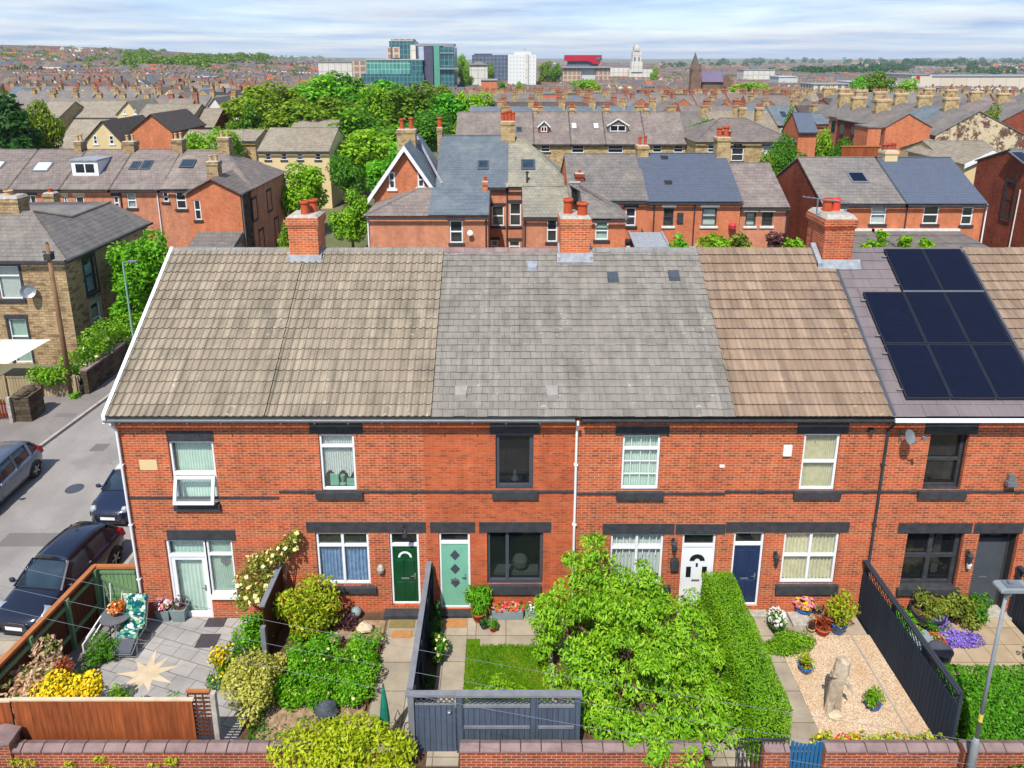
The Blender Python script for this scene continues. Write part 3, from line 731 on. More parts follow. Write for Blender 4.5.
def gutter(house, x0, x1, matname):
    b = MB(); n = 8; y = YE-.05; z = ZE-.09; r = .065
    for k in range(n):
        a = PI+PI*k/n; c = PI+PI*(k+1)/n
        b.quad((x0, y+r*math.cos(a), z+r*math.sin(a)), (x1, y+r*math.cos(a), z+r*math.sin(a)), (x1, y+r*math.cos(c), z+r*math.sin(c)), (x0, y+r*math.cos(c), z+r*math.sin(c)))
    b.box(x0, x1, y-r-.008, y-r+.004, z-.01, z+.03); b.box(x0, x1, -.14, -.115, 6.26, 6.45)
    b.box(x0, x1, -.115, .0, 6.262, 6.28)
    for k in range(int((x1-x0)/.9)): b.box(x0+.45+k*.9-.015, x0+.45+k*.9+.015, y-.08, y+.09, z-.075, z-.05)
    obj('gutter', b, M[matname], house)
def downpipe(house, x, matname, z0=ZB, Y=0.0, top=6.35):
    b = MB(); b.tube([(x, YE-.05, top), (x, YE-.05, top-.1), (x, Y-.07, top-.38), (x, Y-.07, z0)], .036, 10)
    for z in (1.2, 3.0, 4.9): b.box(x-.055, x+.055, Y-.1, Y, z-.02, z+.02)
    obj('downpipe', b, M[matname], house)
def string_course(house, x0, x1, py):
    z = FZ(py); b = MB(); b.box(x0, x1, -.03, .01, z-.035, z+.035); obj('string_course', b, M['black'], house, bevel=.008)
def op(pxa, pya, pxb, pyb):
    a = P(pxa, pya, 0); b = P(pxb, pyb, 0); return (a[0], b[0], b[2], a[2])
def opx(xc_px, w, pya, pyb):
    """opening centred on a pixel column (taken at its middle height), width in metres"""
    x = P(xc_px, (pya+pyb)/2, 0)[0]; return (x-w/2, x+w/2, FZ(pyb), FZ(pya))

def door(house, o, mat, rev=.1, fan=.82, fm='white', style='six', handle_side=1, fw=.06, glassfan='glass_dark', step=True):
    x0, x1, z0, z1 = o; y0 = rev-.05; y1 = rev+.03
    zf = z0+(z1-z0)*fan
    f = MB(); frame_bars(f, x0+.004, x1-.004, z0+.004, z1-.004, y0, y1, fw)
    if fan < 1: f.box(x0+fw, x1-fw, y0-.003, y1, zf-.04, zf+.05)
    a, b, c, d = x0+fw+.003, x1-fw-.003, z0+fw+.003, (zf-.043 if fan < 1 else z1-fw-.003)
    p = MB(); p.box(a, b, y0+.02, y1-.01, c, d); w = b-a; hh = d-c; yy = y0+.02
    def panel(u0, u1, v0, v1, e=.012):
        X0, X1, Z0, Z1 = a+w*u0, a+w*u1, c+hh*v0, c+hh*v1; t = .02
        p.add([(X0, yy-.0005, Z0), (X1, yy-.0005, Z0), (X1, yy-.0005, Z1), (X0, yy-.0005, Z1), (X0+t, yy-e, Z0+t), (X1-t, yy-e, Z0+t), (X1-t, yy-e, Z1-t), (X0+t, yy-e, Z1-t)], [(0, 1, 5, 4), (1, 2, 6, 5), (2, 3, 7, 6), (3, 0, 4, 7), (4, 5, 6, 7)])
    if style == 'six':
        for u in (.12, .55): panel(u, u+.33, .08, .36); panel(u, u+.33, .46, .76); panel(u, u+.33, .82, .95)
    if style == 'four':
        for u in (.12, .55): panel(u, u+.33, .08, .4); panel(u, u+.33, .5, .92)
    dr = obj('door', p, M[mat], house, bevel=.004); obj('frame', f, M[fm], dr, bevel=.006)
    if fan < 1:
        g = MB(); g.box(x0+fw, x1-fw, y1-.02, y1-.01, zf+.05, z1-fw); obj('fanlight', g, M[glassfan], dr)
    k = MB(); xh = b-.09 if handle_side > 0 else a+.09; zh = c+hh*.47
    k.box(xh-.02, xh+.02, yy-.012, yy-.0006, zh-.1, zh+.1); k.bar((xh, yy-.05, zh+.02), (xh-.11*handle_side, yy-.05, zh+.02), .018, .018); k.bar((xh, yy-.05, zh+.02), (xh, yy-.012, zh+.02), .018, .018)
    obj('handle', k, M['alu'], dr)
    if style != 'glazed':
        l = MB(); cx = (a+b)/2; zl = c+hh*.43; l.box(cx-.13, cx+.1, yy-.016, yy-.0135, zl-.03, zl+.03); l.box(cx-.11, cx+.08, yy-.02, yy-.0165, zl-.012, zl+.02); obj('letterbox', l, M['alu'], dr, bevel=.003)
    return dr, (a, b, c, d, yy)

def curved_arch(mb, cx, cz, r0, r1, y0, y1, n=8, a0=0, a1=PI):
    for k in range(n):
        t0 = a0+(a1-a0)*k/n; t1 = a0+(a1-a0)*(k+1)/n
        mb.prism([(cx+r0*math.cos(t0), cz+r0*math.sin(t0)), (cx+r1*math.cos(t0), cz+r1*math.sin(t0)), (cx+r1*math.cos(t1), cz+r1*math.sin(t1)), (cx+r0*math.cos(t1), cz+r0*math.sin(t1))], y0, y1, 'y')

# ---- house one: glazed door, tilted window
o_w1 = op(175, 441, 213, 503); o_w1 = (-9.29, -8.05, 3.65, 5.58)
dA = (-9.74, -8.60, -.22, 2.45); sA = (-8.60, -7.83, .6, 2.45)
h, x0, x1 = terrace_house(0, 'terraced_house', 'end house of the front terrace with glazed white door and tilted open upstairs window', 'brick', [o_w1, (dA[0], dA[1], dA[2], dA[3]), sA])
H1 = h
r = tile_roof_mesh(x0-.06, x1, YE, ZE, YR, ZR, .352, .2, .05, .047, seed=3); under(r, x0-.06, x1, YE, ZE, YR, ZR); back_slope(r, x0-.06, x1)
ro = obj('roof', r, M['tile_tan'], h); M['ridge_grey'] = m_plain('grey_ridge_tile', S(156, 152, 148), S(128, 126, 124), 5, .85); ridge_tiles(ro, x0-.06, x1, 'ridge_grey')
b = MB()
b.prism([(YE-.04, ZE-.2), (YR, ZR-.16), (YR, ZR+.06), (YE-.04, ZE+.05)], x0-.16, x0-.062, 'x'); b.prism([(YB+.29, ZE-.2), (YB+.29, ZE+.05), (YR, ZR+.06), (YR, ZR-.16)], x0-.16, x0-.062, 'x')
obj('bargeboard', b, M['white'], h)
gutter(h, x0-.1, x1, 'alu'); downpipe(h, x0+.06, 'white')
lintel(h, 166, 214, 431, 441); lintel(h, 166.5, 236, 530, 540)
string_course(h, x0, FX(279, 497), 497.5)
# upper window with its lower sash tilted out
x_0, x_1, z_0, z_1 = o_w1; zm = z_0+(z_1-z_0)*.47
f = MB(); frame_bars(f, x_0+.004, x_1-.004, z_0+.004, z_1-.004, .055, .13, .065); f.box(x_0+.07, x_1-.07, .05, .13, zm-.05, zm+.05)
w = obj('window', f, M['white'], h, bevel=.006)
g = MB(); g.box(x_0+.05, x_1-.05, .11, .118, zm, z_1-.05); obj('pane', g, M['glass'], w)
s = MB(); s.box(FX(175, 505), FX(221, 505), -.1, .02, z_0-.2, z_0); obj('sill', s, M['black'], w, bevel=.01)
A = Matrix.Translation((0, .03, zm-.04)) @ Matrix.Rotation(-math.radians(19), 4, 'X') @ Matrix.Translation((0, -.03, -(zm-.04)))
f = MB()
for bx in ((x_0+.05, x_0+.14, z_0+.06, zm-.06), (x_1-.14, x_1-.05, z_0+.06, zm-.06), (x_0+.14, x_1-.14, z_0+.06, z_0+.15), (x_0+.14, x_1-.14, zm-.15, zm-.06)): f.box(bx[0], bx[1], .0, .06, bx[2], bx[3], 0, A)
sa = obj('open_sash', f, M['white'], w, bevel=.006)
g = MB(); g.box(x_0+.14, x_1-.14, .03, .036, z_0+.15, zm-.15, 0, A); obj('pane', g, M['glass'], w)
obj('curtain', curtain_mb(x_0+.08, x_1-.08, z_0+.05, z_1-.06, .24, .02), M['curtain_green'], w)
# glazed door and side light
dr, (a, b_, c, d, yy) = door(h, dA, 'white', style='glazed', fan=.79, fw=.07, glassfan='glass', handle_side=1)
# open the middle of the glazed door: replace its slab by rails
dr.data.clear_geometry(); p = MB(); frame_bars(p, a, b_, c, d, yy, yy+.05, .11)
me2 = bpy.data.meshes.new('door'); off = rootloc(h); me2.from_pydata([(q[0]-off.x, q[1]-off.y, q[2]-off.z) for q in p.v], [], p.f); me2.materials.append(M['white']); dr.data = me2
g = MB(); g.box(a+.1, b_-.1, yy+.02, yy+.03, c+.1, d-.1); obj('pane', g, M['glass'], dr)
mbc = curtain_mb(a+.02, b_-.02, c+.02, dA[3]-.08, yy+.16, .025, 8); obj('curtain', mbc, M['curtain_green'], dr)
sw = window(h, *sA, 'white', cols=(), trans=.72, curtain='curtain_green', sill=(sA[0]-.0, sA[1]+.1, sA[2]-.1, sA[2]), sillmat='white')
hb = MB(); cx, cz = (sA[0]+sA[1])/2+.08, 1.62
hb.prism([(cx, cz-.16), (cx+.15, cz+.02), (cx+.11, cz+.12), (cx+.04, cz+.12), (cx, cz+.06), (cx-.04, cz+.12), (cx-.11, cz+.12), (cx-.15, cz+.02)], .14, .15, 'y'); obj('heart_ornament', hb, M['alu'], sw)
b = MB(); a1 = P(139, 460, 0); a2 = P(158, 470, 0); b.box(a1[0], a2[0], -.012, .01, a2[2], a1[2]); obj('stone_plaque', b, M['stucco'], h, bevel=.004)

# ---- house two: bottle green door
o1 = op(318, 434.5, 357, 491); o2 = op(315, 533, 371, 585); o3 = op(389, 533, 421, 605)
h, x0, x1 = terrace_house(1, 'terraced_house', 'front terrace house with bottle green door and blue curtains downstairs', 'brick', [o1, o2, o3]); H2 = h
r = tile_roof_mesh(x0, x1+.24, YE, ZE, YR, ZR, .352, .2, .05, .047, seed=5); under(r, x0, x1+.24, YE, ZE, YR, ZR); back_slope(r, x0, x1)
ro = obj('roof', r, M['tile_tan'], h); ridge_tiles(ro, x0, x1, 'ridge_grey')
gutter(h, x0, x1, 'alu')
cxm = -6.42
c = chimney_stack(ro, cxm-.42, cxm+.5, 4.15, 5.05, 9.3, P(308, 218, 4.15)[2], 'brick_ext', pots=[(cxm+.08, 4.42, .14, .44, 'pot_clay'), (cxm+.26, 4.78, .14, .42, 'pot_clay')])
for q in list(c.children): pass
f = MB(); f.prism([(4.06, roof_z(4.06)+.05), (4.15, roof_z(4.06)+.06), (4.15, roof_z(4.15)+.22)], cxm-.5, cxm+.58, 'x')
f.prism([(4.1, roof_z(4.1)+.02), (4.6, ZR+.06), (4.6, ZR+.16), (4.1, roof_z(4.1)+.16)], cxm-.48, cxm-.425, 'x'); f.prism([(4.1, roof_z(4.1)+.02), (4.6, ZR+.06), (4.6, ZR+.16), (4.1, roof_z(4.1)+.16)], cxm+.505, cxm+.56, 'x'); obj('flashing', f, M['lead'], ro)
lintel(h, 309, 363, 423.4, 433.5); lintel(h, 306, 426, 522, 532)
string_course(h, FX(279, 491), x1, 491.5)
window(h, *o1, 'white', trans=.78, curtain='curtain', cz=(o1[2]+.3, o1[3]-.06), sill=(FX(316, 494), FX(363, 494), FZ(498), FZ(491)), scallop=.25)
w = window(h, *o2, 'white', cols=(.5,), trans=.74, curtain='curtain_blue', cz=(o2[2]+.05, o2[2]+1.18), sill=(FX(317, 588), FX(377, 588), FZ(592), FZ(586)), cwave=.05)
# ornaments on the sills
b = MB(); X = (o1[0]+o1[1])/2
b.box(X-.28, X-.05, .16, .22, o1[2]+.08, o1[2]+.42); b.lathe([(.07, 0), (.09, .04), (.02, .06), (.05, .2), (.07, .3)], X+.06, .2, o1[2]+.08, 10); b.box(X+.18, X+.42, .15, .24, o1[2]+.08, o1[2]+.26)
obj('ornament', b, M['mint'], h)
dr, q = door(h, o3, 'green_door', handle_side=1, style='six')
b = MB(); cx = (q[0]+q[1])/2; curved_arch(b, cx, q[2]+1.52, .14, .2, q[4]-.02, q[4]-.0145, 8); obj('door_arch_light', b, M['curtain'], dr)
b = MB(); b.box(o3[0]-.22, o3[1]+.12, -.3, .0, ZB, .14); obj('doorstep', b, M['black'], h, bevel=.01)
b = MB(); X, _, Z = P(402, 527, 0); b.box(X-.03, X+.03, -.1, -.034, Z-.05, Z+.08); b.bar((X, -.08, Z+.04), (X+.12, -.28, Z+.1), .03, .03); b.lathe([(.03, .1), (.07, .02), (.08, -.1), (.02, -.1)], X+.12, -.28, Z, 10); obj('door_lamp', b, M['black'], h)
b = MB(); X, _, Z = P(381, 568, 0); b.lathe([(.02, -.14), (.09, -.08), (.11, .02), (.07, .12), (.02, .16)], X, -.06, Z, 10); obj('wall_ornament', b, M['mortar'], h)

# ---- house three: mint door, anthracite windows
o1 = op(495.5, 434, 533, 489); o2 = op(487, 532, 542.5, 583.5); o3 = op(438.5, 533, 471, 609)
h, x0, x1 = terrace_house(2, 'terraced_house', 'front terrace house with mint door of three diamond panes and dark grey windows', 'brick_orange', [o1, o2, o3]); H3 = h
r = slate_roof_mesh(x0+.25, x1, YE, ZE, YR, ZR, .225, .3, 4); under(r, x0+.25, x1, YE, ZE, YR, ZR); back_slope(r, x0, x1)
ro = obj('roof', r, M['tile_stone'], h); ridge_tiles(ro, x0, x1, 'coping')
gutter(h, x0, x1-.1, 'alu')
string_course(h, x0, x1, 491.5)
lintel(h, 490, 540, 423.5, 434); lintel(h, 430, 475, 522, 532); lintel(h, 479, 551, 522, 532)
w = window(h, *o1, 'charcoal', sill=(FX(492, 494), FX(538, 494), FZ(498), FZ(490)), fw=.1, rev=.13, glass='glass_dimmed')
b = MB(); X = (o1[0]+o1[1])/2; b.lathe([(.04, 0), (.1, .02), (.05, .2), (.015, .32)], X+.02, .3, o1[2]+.1, 10); obj('ornament', b, M['white'], w)
w = window(h, *o2, 'charcoal', cols=(.36,), sill=(FX(489, 588), FX(541, 588), FZ(593), FZ(584)), fw=.08, rev=.13, glass='glass_dimmed')
b = MB(); X, _, Z = P(520, 562, .5); b.lathe([(.1, 0), (.1, .02), (.02, .04), (.02, .2)], X, .5, Z-.28, 12); b.lathe([(.2, .0), (.22, .03), (.22, .2), (.17, .26)], X, .5, Z-.08, 16); obj('table_lamp', b, M['curtain'], w)
b = MB(); b.box(o2[0]+.1, o2[1]-.1, .35, .7, o2[2]+.0, o2[2]+.1); obj('window_seat', b, M['white'], w)
dr, q = door(h, o3, 'mint', handle_side=1, style='plain', fan=.86)
b = MB(); cx = (q[0]+q[1])/2
for k in (.38, .6, .82):
    zc = q[2]+(q[3]-q[2])*k; b.prism([(cx-.14, zc), (cx, zc-.17), (cx+.14, zc), (cx, zc+.17)], q[4]-.012, q[4]-.0006, 'y')
obj('diamond_pane', b, M['charcoal'], dr)
b = MB(); b.box(o3[0]-.12, o3[1]+.1, -.26, .0, ZB, .12); obj('doorstep', b, M['black'], h, bevel=.01)
b = MB(); X, _, Z = P(553, 257, 3.9)[0], 0, 0
for px, py in ((532, 271),):
    X, Y, Z = P(px, py, 3.95); Y = 3.95; Z = roof_z(Y)
    b.add([(X-.16, Y-.15, roof_z(Y-.15)+.04), (X+.16, Y-.15, roof_z(Y-.15)+.04), (X+.16, Y+.2, roof_z(Y+.2)+.03), (X-.16, Y+.2, roof_z(Y+.2)+.03), (X-.14, Y-.13, roof_z(Y-.15)+.16), (X+.14, Y-.13, roof_z(Y-.15)+.16)], [(0, 1, 5, 4), (4, 5, 2, 3), (0, 4, 3), (1, 2, 5)])
obj('roof_vent', b, M['lead'], ro)
def vent(ro, px, py, mat='charcoal'):
    best = min((abs(P(px, py, y)[2]-roof_z(y)), y) for y in [k*.05 for k in range(0, 92)])[1]
    X = P(px, py, best)[0]; Y = best; b = MB()
    b.add([(X-.17, Y-.17, roof_z(Y-.17)+.03), (X+.17, Y-.17, roof_z(Y-.17)+.03), (X+.17, Y+.2, roof_z(Y+.2)+.03), (X-.17, Y+.2, roof_z(Y+.2)+.03), (X-.15, Y-.14, roof_z(Y-.17)+.17), (X+.15, Y-.14, roof_z(Y-.17)+.17)], [(0, 1, 5, 4), (4, 5, 2, 3), (0, 4, 3), (1, 2, 5)])
    obj('roof_vent', b, M[mat], ro)
M['vent_grey'] = m_plain('faded_vent', S(166, 162, 154), S(146, 142, 136), 6, .9); vent(ro, 461, 394, 'vent_grey'); vent(ro, 552, 394, 'vent_grey')
downpipe(h, x1-.02, 'white')

# ---- house four: white door
o1 = op(623, 435, 658, 490); o2 = op(611, 534, 661, 584); o3 = op(683, 534, 710.5, 608)
h, x0, x1 = terrace_house(3, 'terraced_house', 'front terrace house with white fanlight door behind the big light green tree', 'brick', [o1, o2, o3]); H4 = h
r = slate_roof_mesh(x0, x1+.02, YE, ZE, YR, ZR, .225, .3, 9); under(r, x0, x1, YE, ZE, YR, ZR); back_slope(r, x0, x1)
ro = obj('roof', r, M['tile_stone'], h); ridge_tiles(ro, x0, x1, 'ridge_grey')
gutter(h, x0+.1, x1, 'black')
string_course(h, x0, x1, 493.5)
lintel(h, 616, 669, 425, 435); lintel(h, 603, 674, 523.5, 534); lintel(h, 676, 725, 524, 534)
window(h, *o1, 'white', trans=.74, curtain='curtain_green', sill=(FX(616, 495), FX(663, 495), FZ(499), FZ(491)), bars=(4, 4, o1[2]+.06, o1[3]-.06))
window(h, *o2, 'white', cols=(.5,), trans=.7, curtain='curtain', sill=(FX(607, 588), FX(670, 588), FZ(593), FZ(585)), bars=(8, 2, o2[2]+.9, o2[3]-.06), scallop=.2)
dr, q = door(h, o3, 'white', handle_side=1, style='plain', fan=.83)
b = MB(); cx = (q[0]+q[1])/2; curved_arch(b, cx, q[2]+1.5, .08, .22, q[4]-.012, q[4]-.0006, 10); b.box(cx-.3, cx-.16, q[4]-.01, q[4]-.0006, q[2]+.95, q[2]+1.3); b.box(cx+.16, cx+.3, q[4]-.01, q[4]-.0006, q[2]+.95, q[2]+1.3); b.box(cx-.03, cx+.03, q[4]-.01, q[4]-.0006, q[2]+1.3, q[2]+1.42); obj('door_light', b, M['glass_dark'], dr)
b = MB(); b.box(o3[0]-.1, o3[1]+.1, -.28, .0, ZB, .1); obj('doorstep', b, M['mortar'], h, bevel=.01)
c = chimney_stack(ro, 1.72, 2.66, 4.2, 5.1, 9.3, P(574, 219, 4.2)[2], 'brick_ext', corb=.03, pots=[(1.98, 4.7, .15, .5, 'pot_clay'), (2.42, 4.5, .17, .42, 'pot_clay')])
f = MB(); f.prism([(4.08, roof_z(4.08)+.04), (4.2, roof_z(4.08)+.05), (4.2, roof_z(4.2)+.24)], 1.62, 2.76, 'x'); f.prism([(4.1, roof_z(4.1)+.02), (4.6, ZR+.06), (4.6, ZR+.2), (4.1, roof_z(4.1)+.2)], 1.66, 1.715, 'x'); f.prism([(4.1, roof_z(4.1)+.02), (4.6, ZR+.06), (4.6, ZR+.2), (4.1, roof_z(4.1)+.2)], 2.665, 2.72, 'x'); obj('flashing', f, M['lead'], ro)
vent(ro, 613, 279); vent(ro, 674, 277)
def lantern(h, px, py, name='wall_lantern'):
    X, _, Z = P(px, py, 0); b = MB(); b.box(X-.05, X+.05, -.03, -.0, Z-.1, Z+.1); b.bar((X, -.02, Z+.06), (X, -.16, Z+.12), .02, .02)
    b.lathe([(.02, .16), (.09, .08), (.075, .07), (.06, -.12), (.03, -.16), (.01, -.2)], X, -.16, Z-.05, 6); obj(name, b, M['black'], h)
lantern(h, 673, 541); b = MB(); X, _, Z = P(674, 563, 0); b.box(X-.11, X+.11, -.13, 0, Z-.17, Z+.12); b.prism([(X-.12, Z+.12), (X, Z+.24), (X+.12, Z+.12)], -.14, 0, 'y'); obj('postbox', b, M['black'], h)

# ---- house five: navy door
o1 = op(805, 434, 834, 490.5); o2 = op(785, 533, 833.5, 583.5); o3 = op(734.5, 532.5, 757.5, 606)
h, x0, x1 = terrace_house(4, 'terraced_house', 'front terrace house with navy blue door and cream curtains under a plain brown tiled roof', 'brick', [o1, o2, o3]); H5 = h
r = tile_roof_mesh(x0+.02, x1-.08, YE, ZE, YR, ZR, .352, .15, .018, .055, seed=12); under(r, x0, x1, YE, ZE, YR, ZR); back_slope(r, x0, x1)
ro = obj('roof', r, M['tile_pink'], h); ridge_tiles(ro, x0, x1, 'tile_pink')
gutter(h, x0, x1, 'black'); string_course(h, x0, x1, 491.5)
lintel(h, 798, 848, 423, 433.5); lintel(h, 726.5, 848.5, 522, 532)
window(h, *o1, 'white', trans=.5, curtain='curtain_cream', sill=(FX(793, 494), FX(840, 494), FZ(498), FZ(490.5)), cwave=.05)
window(h, *o2, 'white', cols=(.5,), trans=.54, curtain='curtain_cream', sill=(FX(775, 588), FX(837, 588), FZ(593), FZ(584)), cwave=.05)
door(h, o3, 'navy', style='four', handle_side=1, fan=.83)
b = MB(); b.box(o3[0]-.1, o3[1]+.25, -.26, .0, ZB, .1); obj('doorstep', b, M['mortar'], h, bevel=.01)
lantern(h, 775, 554)
b = MB(); X, _, Z = P(787, 450, 0); b.box(X-.12, X+.12, -.07, 0, Z-.17, Z+.17); obj('alarm_box', b, M['white'], h, bevel=.02)
b = MB(); X, _, Z = P(722, 466, 0); b.box(X-.07, X+.07, -.02, 0, Z-.04, Z+.04); obj('wall_vent', b, M['white'], h)
b = MB(); X, _, Z = P(870, 429, 0); b.lathe([(.07, -.06), (.07, .06)], X, -.07, Z, 10); obj('security_light', b, M['black'], h)
b = MB(); b.prism([(YE, ZE+.01), (YR, ZR+.01), (YR, ZR+.05), (YE, ZE+.05)], x1-.035, x1+.03, 'x'); obj('verge', b, M['charcoal'], ro)

# ---- house six: solar panels
o1 = op(931, 434.5, 960, 489.5); o2 = op(908, 533, 955, 587.5); o3 = op(980, 533, 1003.5, 613)
h, x0, x1 = terrace_house(5, 'terraced_house', 'front terrace house with black solar panels on its purple grey roof and black windows', 'brick', [o1, o2, o3]); H6 = h
r = slate_roof_mesh(x0-.06, x1-.06, YE, ZE, YR, ZR, .36, .9, 14, lift=.02, jit=.002); under(r, x0-.06, x1, YE, ZE, YR, ZR); back_slope(r, x0, x1)
ro = obj('roof', r, M['tile_slab'], h); ridge_tiles(ro, x0, x1, 'tile_slab')
gutter(h, x0, x1, 'black'); downpipe(h, x0, 'black'); string_course(h, x0, x1, 491.5)
lintel(h, 926, 977, 423, 434); lintel(h, 899, 971, 523, 533); lintel(h, 975, 1022, 523, 533)
w = window(h, *o1, 'black', trans=.5, sill=(FX(917, 494), FX(965, 494), FZ(498), FZ(490)), rev=.22, fw=.08, glass='glass_dimmed')
b = MB(); b.lathe([(.13, 0), (.15, .1), (.1, .2), (.02, .24)], o1[0]+.3, .5, o1[2]+.08, 12); obj('ornament', b, M['pot_buff'], w)
obj('curtain', curtain_mb(o1[0]+.8, o1[0]+.98, o1[2]+.05, o1[3]-.05, .42, .03, 3), M['alu'], w)
w = window(h, *o2, 'black', cols=(.5,), trans=.52, sill=(FX(896, 590), FX(958, 590), FZ(594), FZ(587)), rev=.22, fw=.11, glass='glass_dimmed')
obj('curtain', curtain_mb(o2[1]-.5, o2[1]-.3, o2[2]+.15, o2[3]-.1, .45, .03, 3), M['curtain'], w)
obj('curtain', curtain_mb(o2[0]+.35, o2[0]+.5, o2[2]+.15, o2[3]-.6, .45, .03, 3), M['pot_buff'], w)
dr, q = door(h, o3, 'grey_door', style='plain', rev=.35, fm='black', fan=.84, handle_side=-1)
b = MB(); b.box(o3[0]-.05, o3[1]+.1, -.25, .3, ZB, -.0); obj('doorstep', b, M['mortar'], h, bevel=.01)
b = MB(); X, _, Z = P(1009, 478, 0); b.box(X-.08, X+.08, -.12, 0, Z-.02, Z+.16); b.box(X-.14, X+.14, -.2, -.05, Z-.16, Z-.03); obj('security_light', b, M['alu'], h)
lantern(h, 967, 553, 'wall_lantern'); b = MB(); X, _, Z = P(967, 562, 0); b.lathe([(.05, -.12), (.07, 0), (.03, .1)], X, -.1, Z, 10); obj('hanging_ornament', b, M['white_rough'], h)
# five panels on the slope: two above, three below
L = math.hypot(YR-YE, ZR-ZE); dy, dz = (YR-YE)/L, (ZR-ZE)/L
SL = Matrix(((1, 0, 0, 0), (0, dy, -dz, YE), (0, dz, dy, ZE), (0, 0, 0, 1)))
def on_slope(px, py):
    s = min((abs(P(px, py, YE+dy*s)[2]-(ZE+dz*s)), s) for s in [k*.02 for k in range(0, 300)])[1]
    return P(px, py, YE+dy*s)[0], s
xL, st = on_slope(861, 294); s0 = on_slope(899, 401)[1]; sm = on_slope(880, 345.5)[1]; pw = 1.235; s2 = L-.1
M['panel_frame'] = m_plain('black_panel_frame', (.012, .013, .017, 1), (.018, .019, .024, 1), 3, .5)
def panel(x, sa, sb):
    b = MB(); b.box(x+.01, x+pw-.012, sa+.01, sb-.012, .09, .125, 0); b.v = [tuple(SL @ Vector(p)) for p in b.v]
    pn = obj('solar_panel', b, M['panel_frame'], h); b = MB(); b.box(x+.035, x+pw-.037, sa+.035, sb-.037, .1255, .128, 0); b.v = [tuple(SL @ Vector(p)) for p in b.v]; obj('cell_glass', b, M['solar'], pn)
for k in range(3): panel(xL+k*pw, s0, sm); panel(xL+k*pw, sm, st)
for k in (1, 2): panel(xL+k*pw, st+.03, s2)
b = MB()
for s in (s0+.3, sm-.3, sm+.3, st-.3, st+.3, s2-.3):
    b.box(xL-.12 if s < st else xL+pw-.12, xL+3*pw, s-.02, s+.02, .03, .09)
b.box(xL+pw, xL+3*pw, st-.008, st+.028, .126, .135)
b.v = [tuple(SL @ Vector(p)) for p in b.v]; obj('panel_rail', b, M['alu'], h)
c = chimney_stack(ro, 10.0, 10.92, 4.1, 5.4, 9.2, P(838, 220, 4.0)[2], 'brick', pots=[(10.3, 4.8, .16, .42, 'pot_clay'), (10.6, 4.9, .16, .4, 'petal_red')], corb=.07, capz=.13)
f = MB(); f.prism([(3.85, roof_z(3.85)+.04), (4.0, roof_z(3.85)+.05), (4.0, roof_z(4.0)+.22)], 9.8, 11.15, 'x'); f.prism([(3.9, roof_z(3.9)+.02), (4.6, ZR+.06), (4.6, ZR+.2), (3.9, roof_z(3.9)+.2)], 9.8, 9.955, 'x'); obj('flashing', f, M['lead'], ro)
b = MB(); X, _, Z = P(884, 408, -.1); b.box(x0-.05, x1, -.42, -.36, ZE-.1, ZE+.0); obj('fascia', b, M['white'], h)
b = MB(); bx = 10.1
b.tube([(bx, 4.4, c.data.vertices[0].co.z), (bx, 4.4, P(838, 195, 4.4)[2])], .02, 6); 
zt = P(838, 199, 4.4)[2]; b.v = b.v[:0]; b.f = []; b.m = []
b.tube([(9.75, 4.3, P(838, 214, 4.3)[2]-.1), (9.75, 4.3, zt)], .025, 6); b.tube([(9.25, 4.25, zt+.1), (10.9, 4.35, zt-.12)], .016, 6)
for k in range(9): X = 9.35+k*.17; b.tube([(X, 4.1, zt+.09-k*.025), (X, 4.5, zt+.09-k*.025)], .008, 5)
obj('aerial', b, M['alu'], h)
# ---- house seven, mostly outside the picture
h, x0, x1 = terrace_house(6, 'terraced_house', 'neighbouring terrace house at the picture edge with tan tiles beyond the solar panels', 'brick', [])
r = tile_roof_mesh(x0+.05, x1, YE, ZE, YR, ZR, .352, .15, .018, .055, seed=22); under(r, x0, x1, YE, ZE, YR, ZR); back_slope(r, x0, x1)
ro = obj('roof', r, M['tile_pink'], h); ridge_tiles(ro, x0, x1, 'tile_pink'); gutter(h, x0, x1, 'black'); string_course(h, x0, x1, 491.5)
b = MB(); b.prism([(YE, ZE+.01), (YR, ZR+.01), (YR, ZR+.07), (YE, ZE+.07)], x0-.02, x0+.05, 'x'); obj('verge', b, M['charcoal'], ro)
# satellite dish on house six
b = MB(); X, _, Z = P(909, 437, -.35); C0 = Vector((X, -.35, Z)); ax = Vector((.35, -.85, .4)).normalized(); u = ax.cross(Vector((0, 0, 1))).normalized(); v = ax.cross(u)
rings = []
for k in range(6):
    rr = .21*k/5
    for j in range(16):
        t = 2*PI*j/16; rings.append(C0+(u*math.cos(t)*.85+v*math.sin(t))*rr+ax*(rr*rr*.9))
fs = []
for k in range(5):
    for j in range(16): fs.append((k*16+j, k*16+(j+1) % 16, (k+1)*16+(j+1) % 16, (k+1)*16+j))
b.add(rings, fs); b.bar(C0, (X-.05, 0, Z-.15), .03, .03, 0); b.bar((X-.05, -.02, Z-.32), (X-.05, -.02, Z+.05), .06, .02); b.bar(C0-v*.2*(1 if v.z > 0 else -1), C0+ax*.45, .02, .02); q = C0+ax*.45; b.box(q.x-.04, q.x+.04, q.y-.04, q.y+.04, q.z-.04, q.z+.04)
M['dish_grey'] = m_plain('dish_grey', S(132, 138, 144), S(112, 118, 124), 5, .6); o = solo('satellite_dish', b, M['dish_grey'], 'grey satellite dish on the brick wall left of the solar house upper window', 'satellite dish', (X, 0, Z))
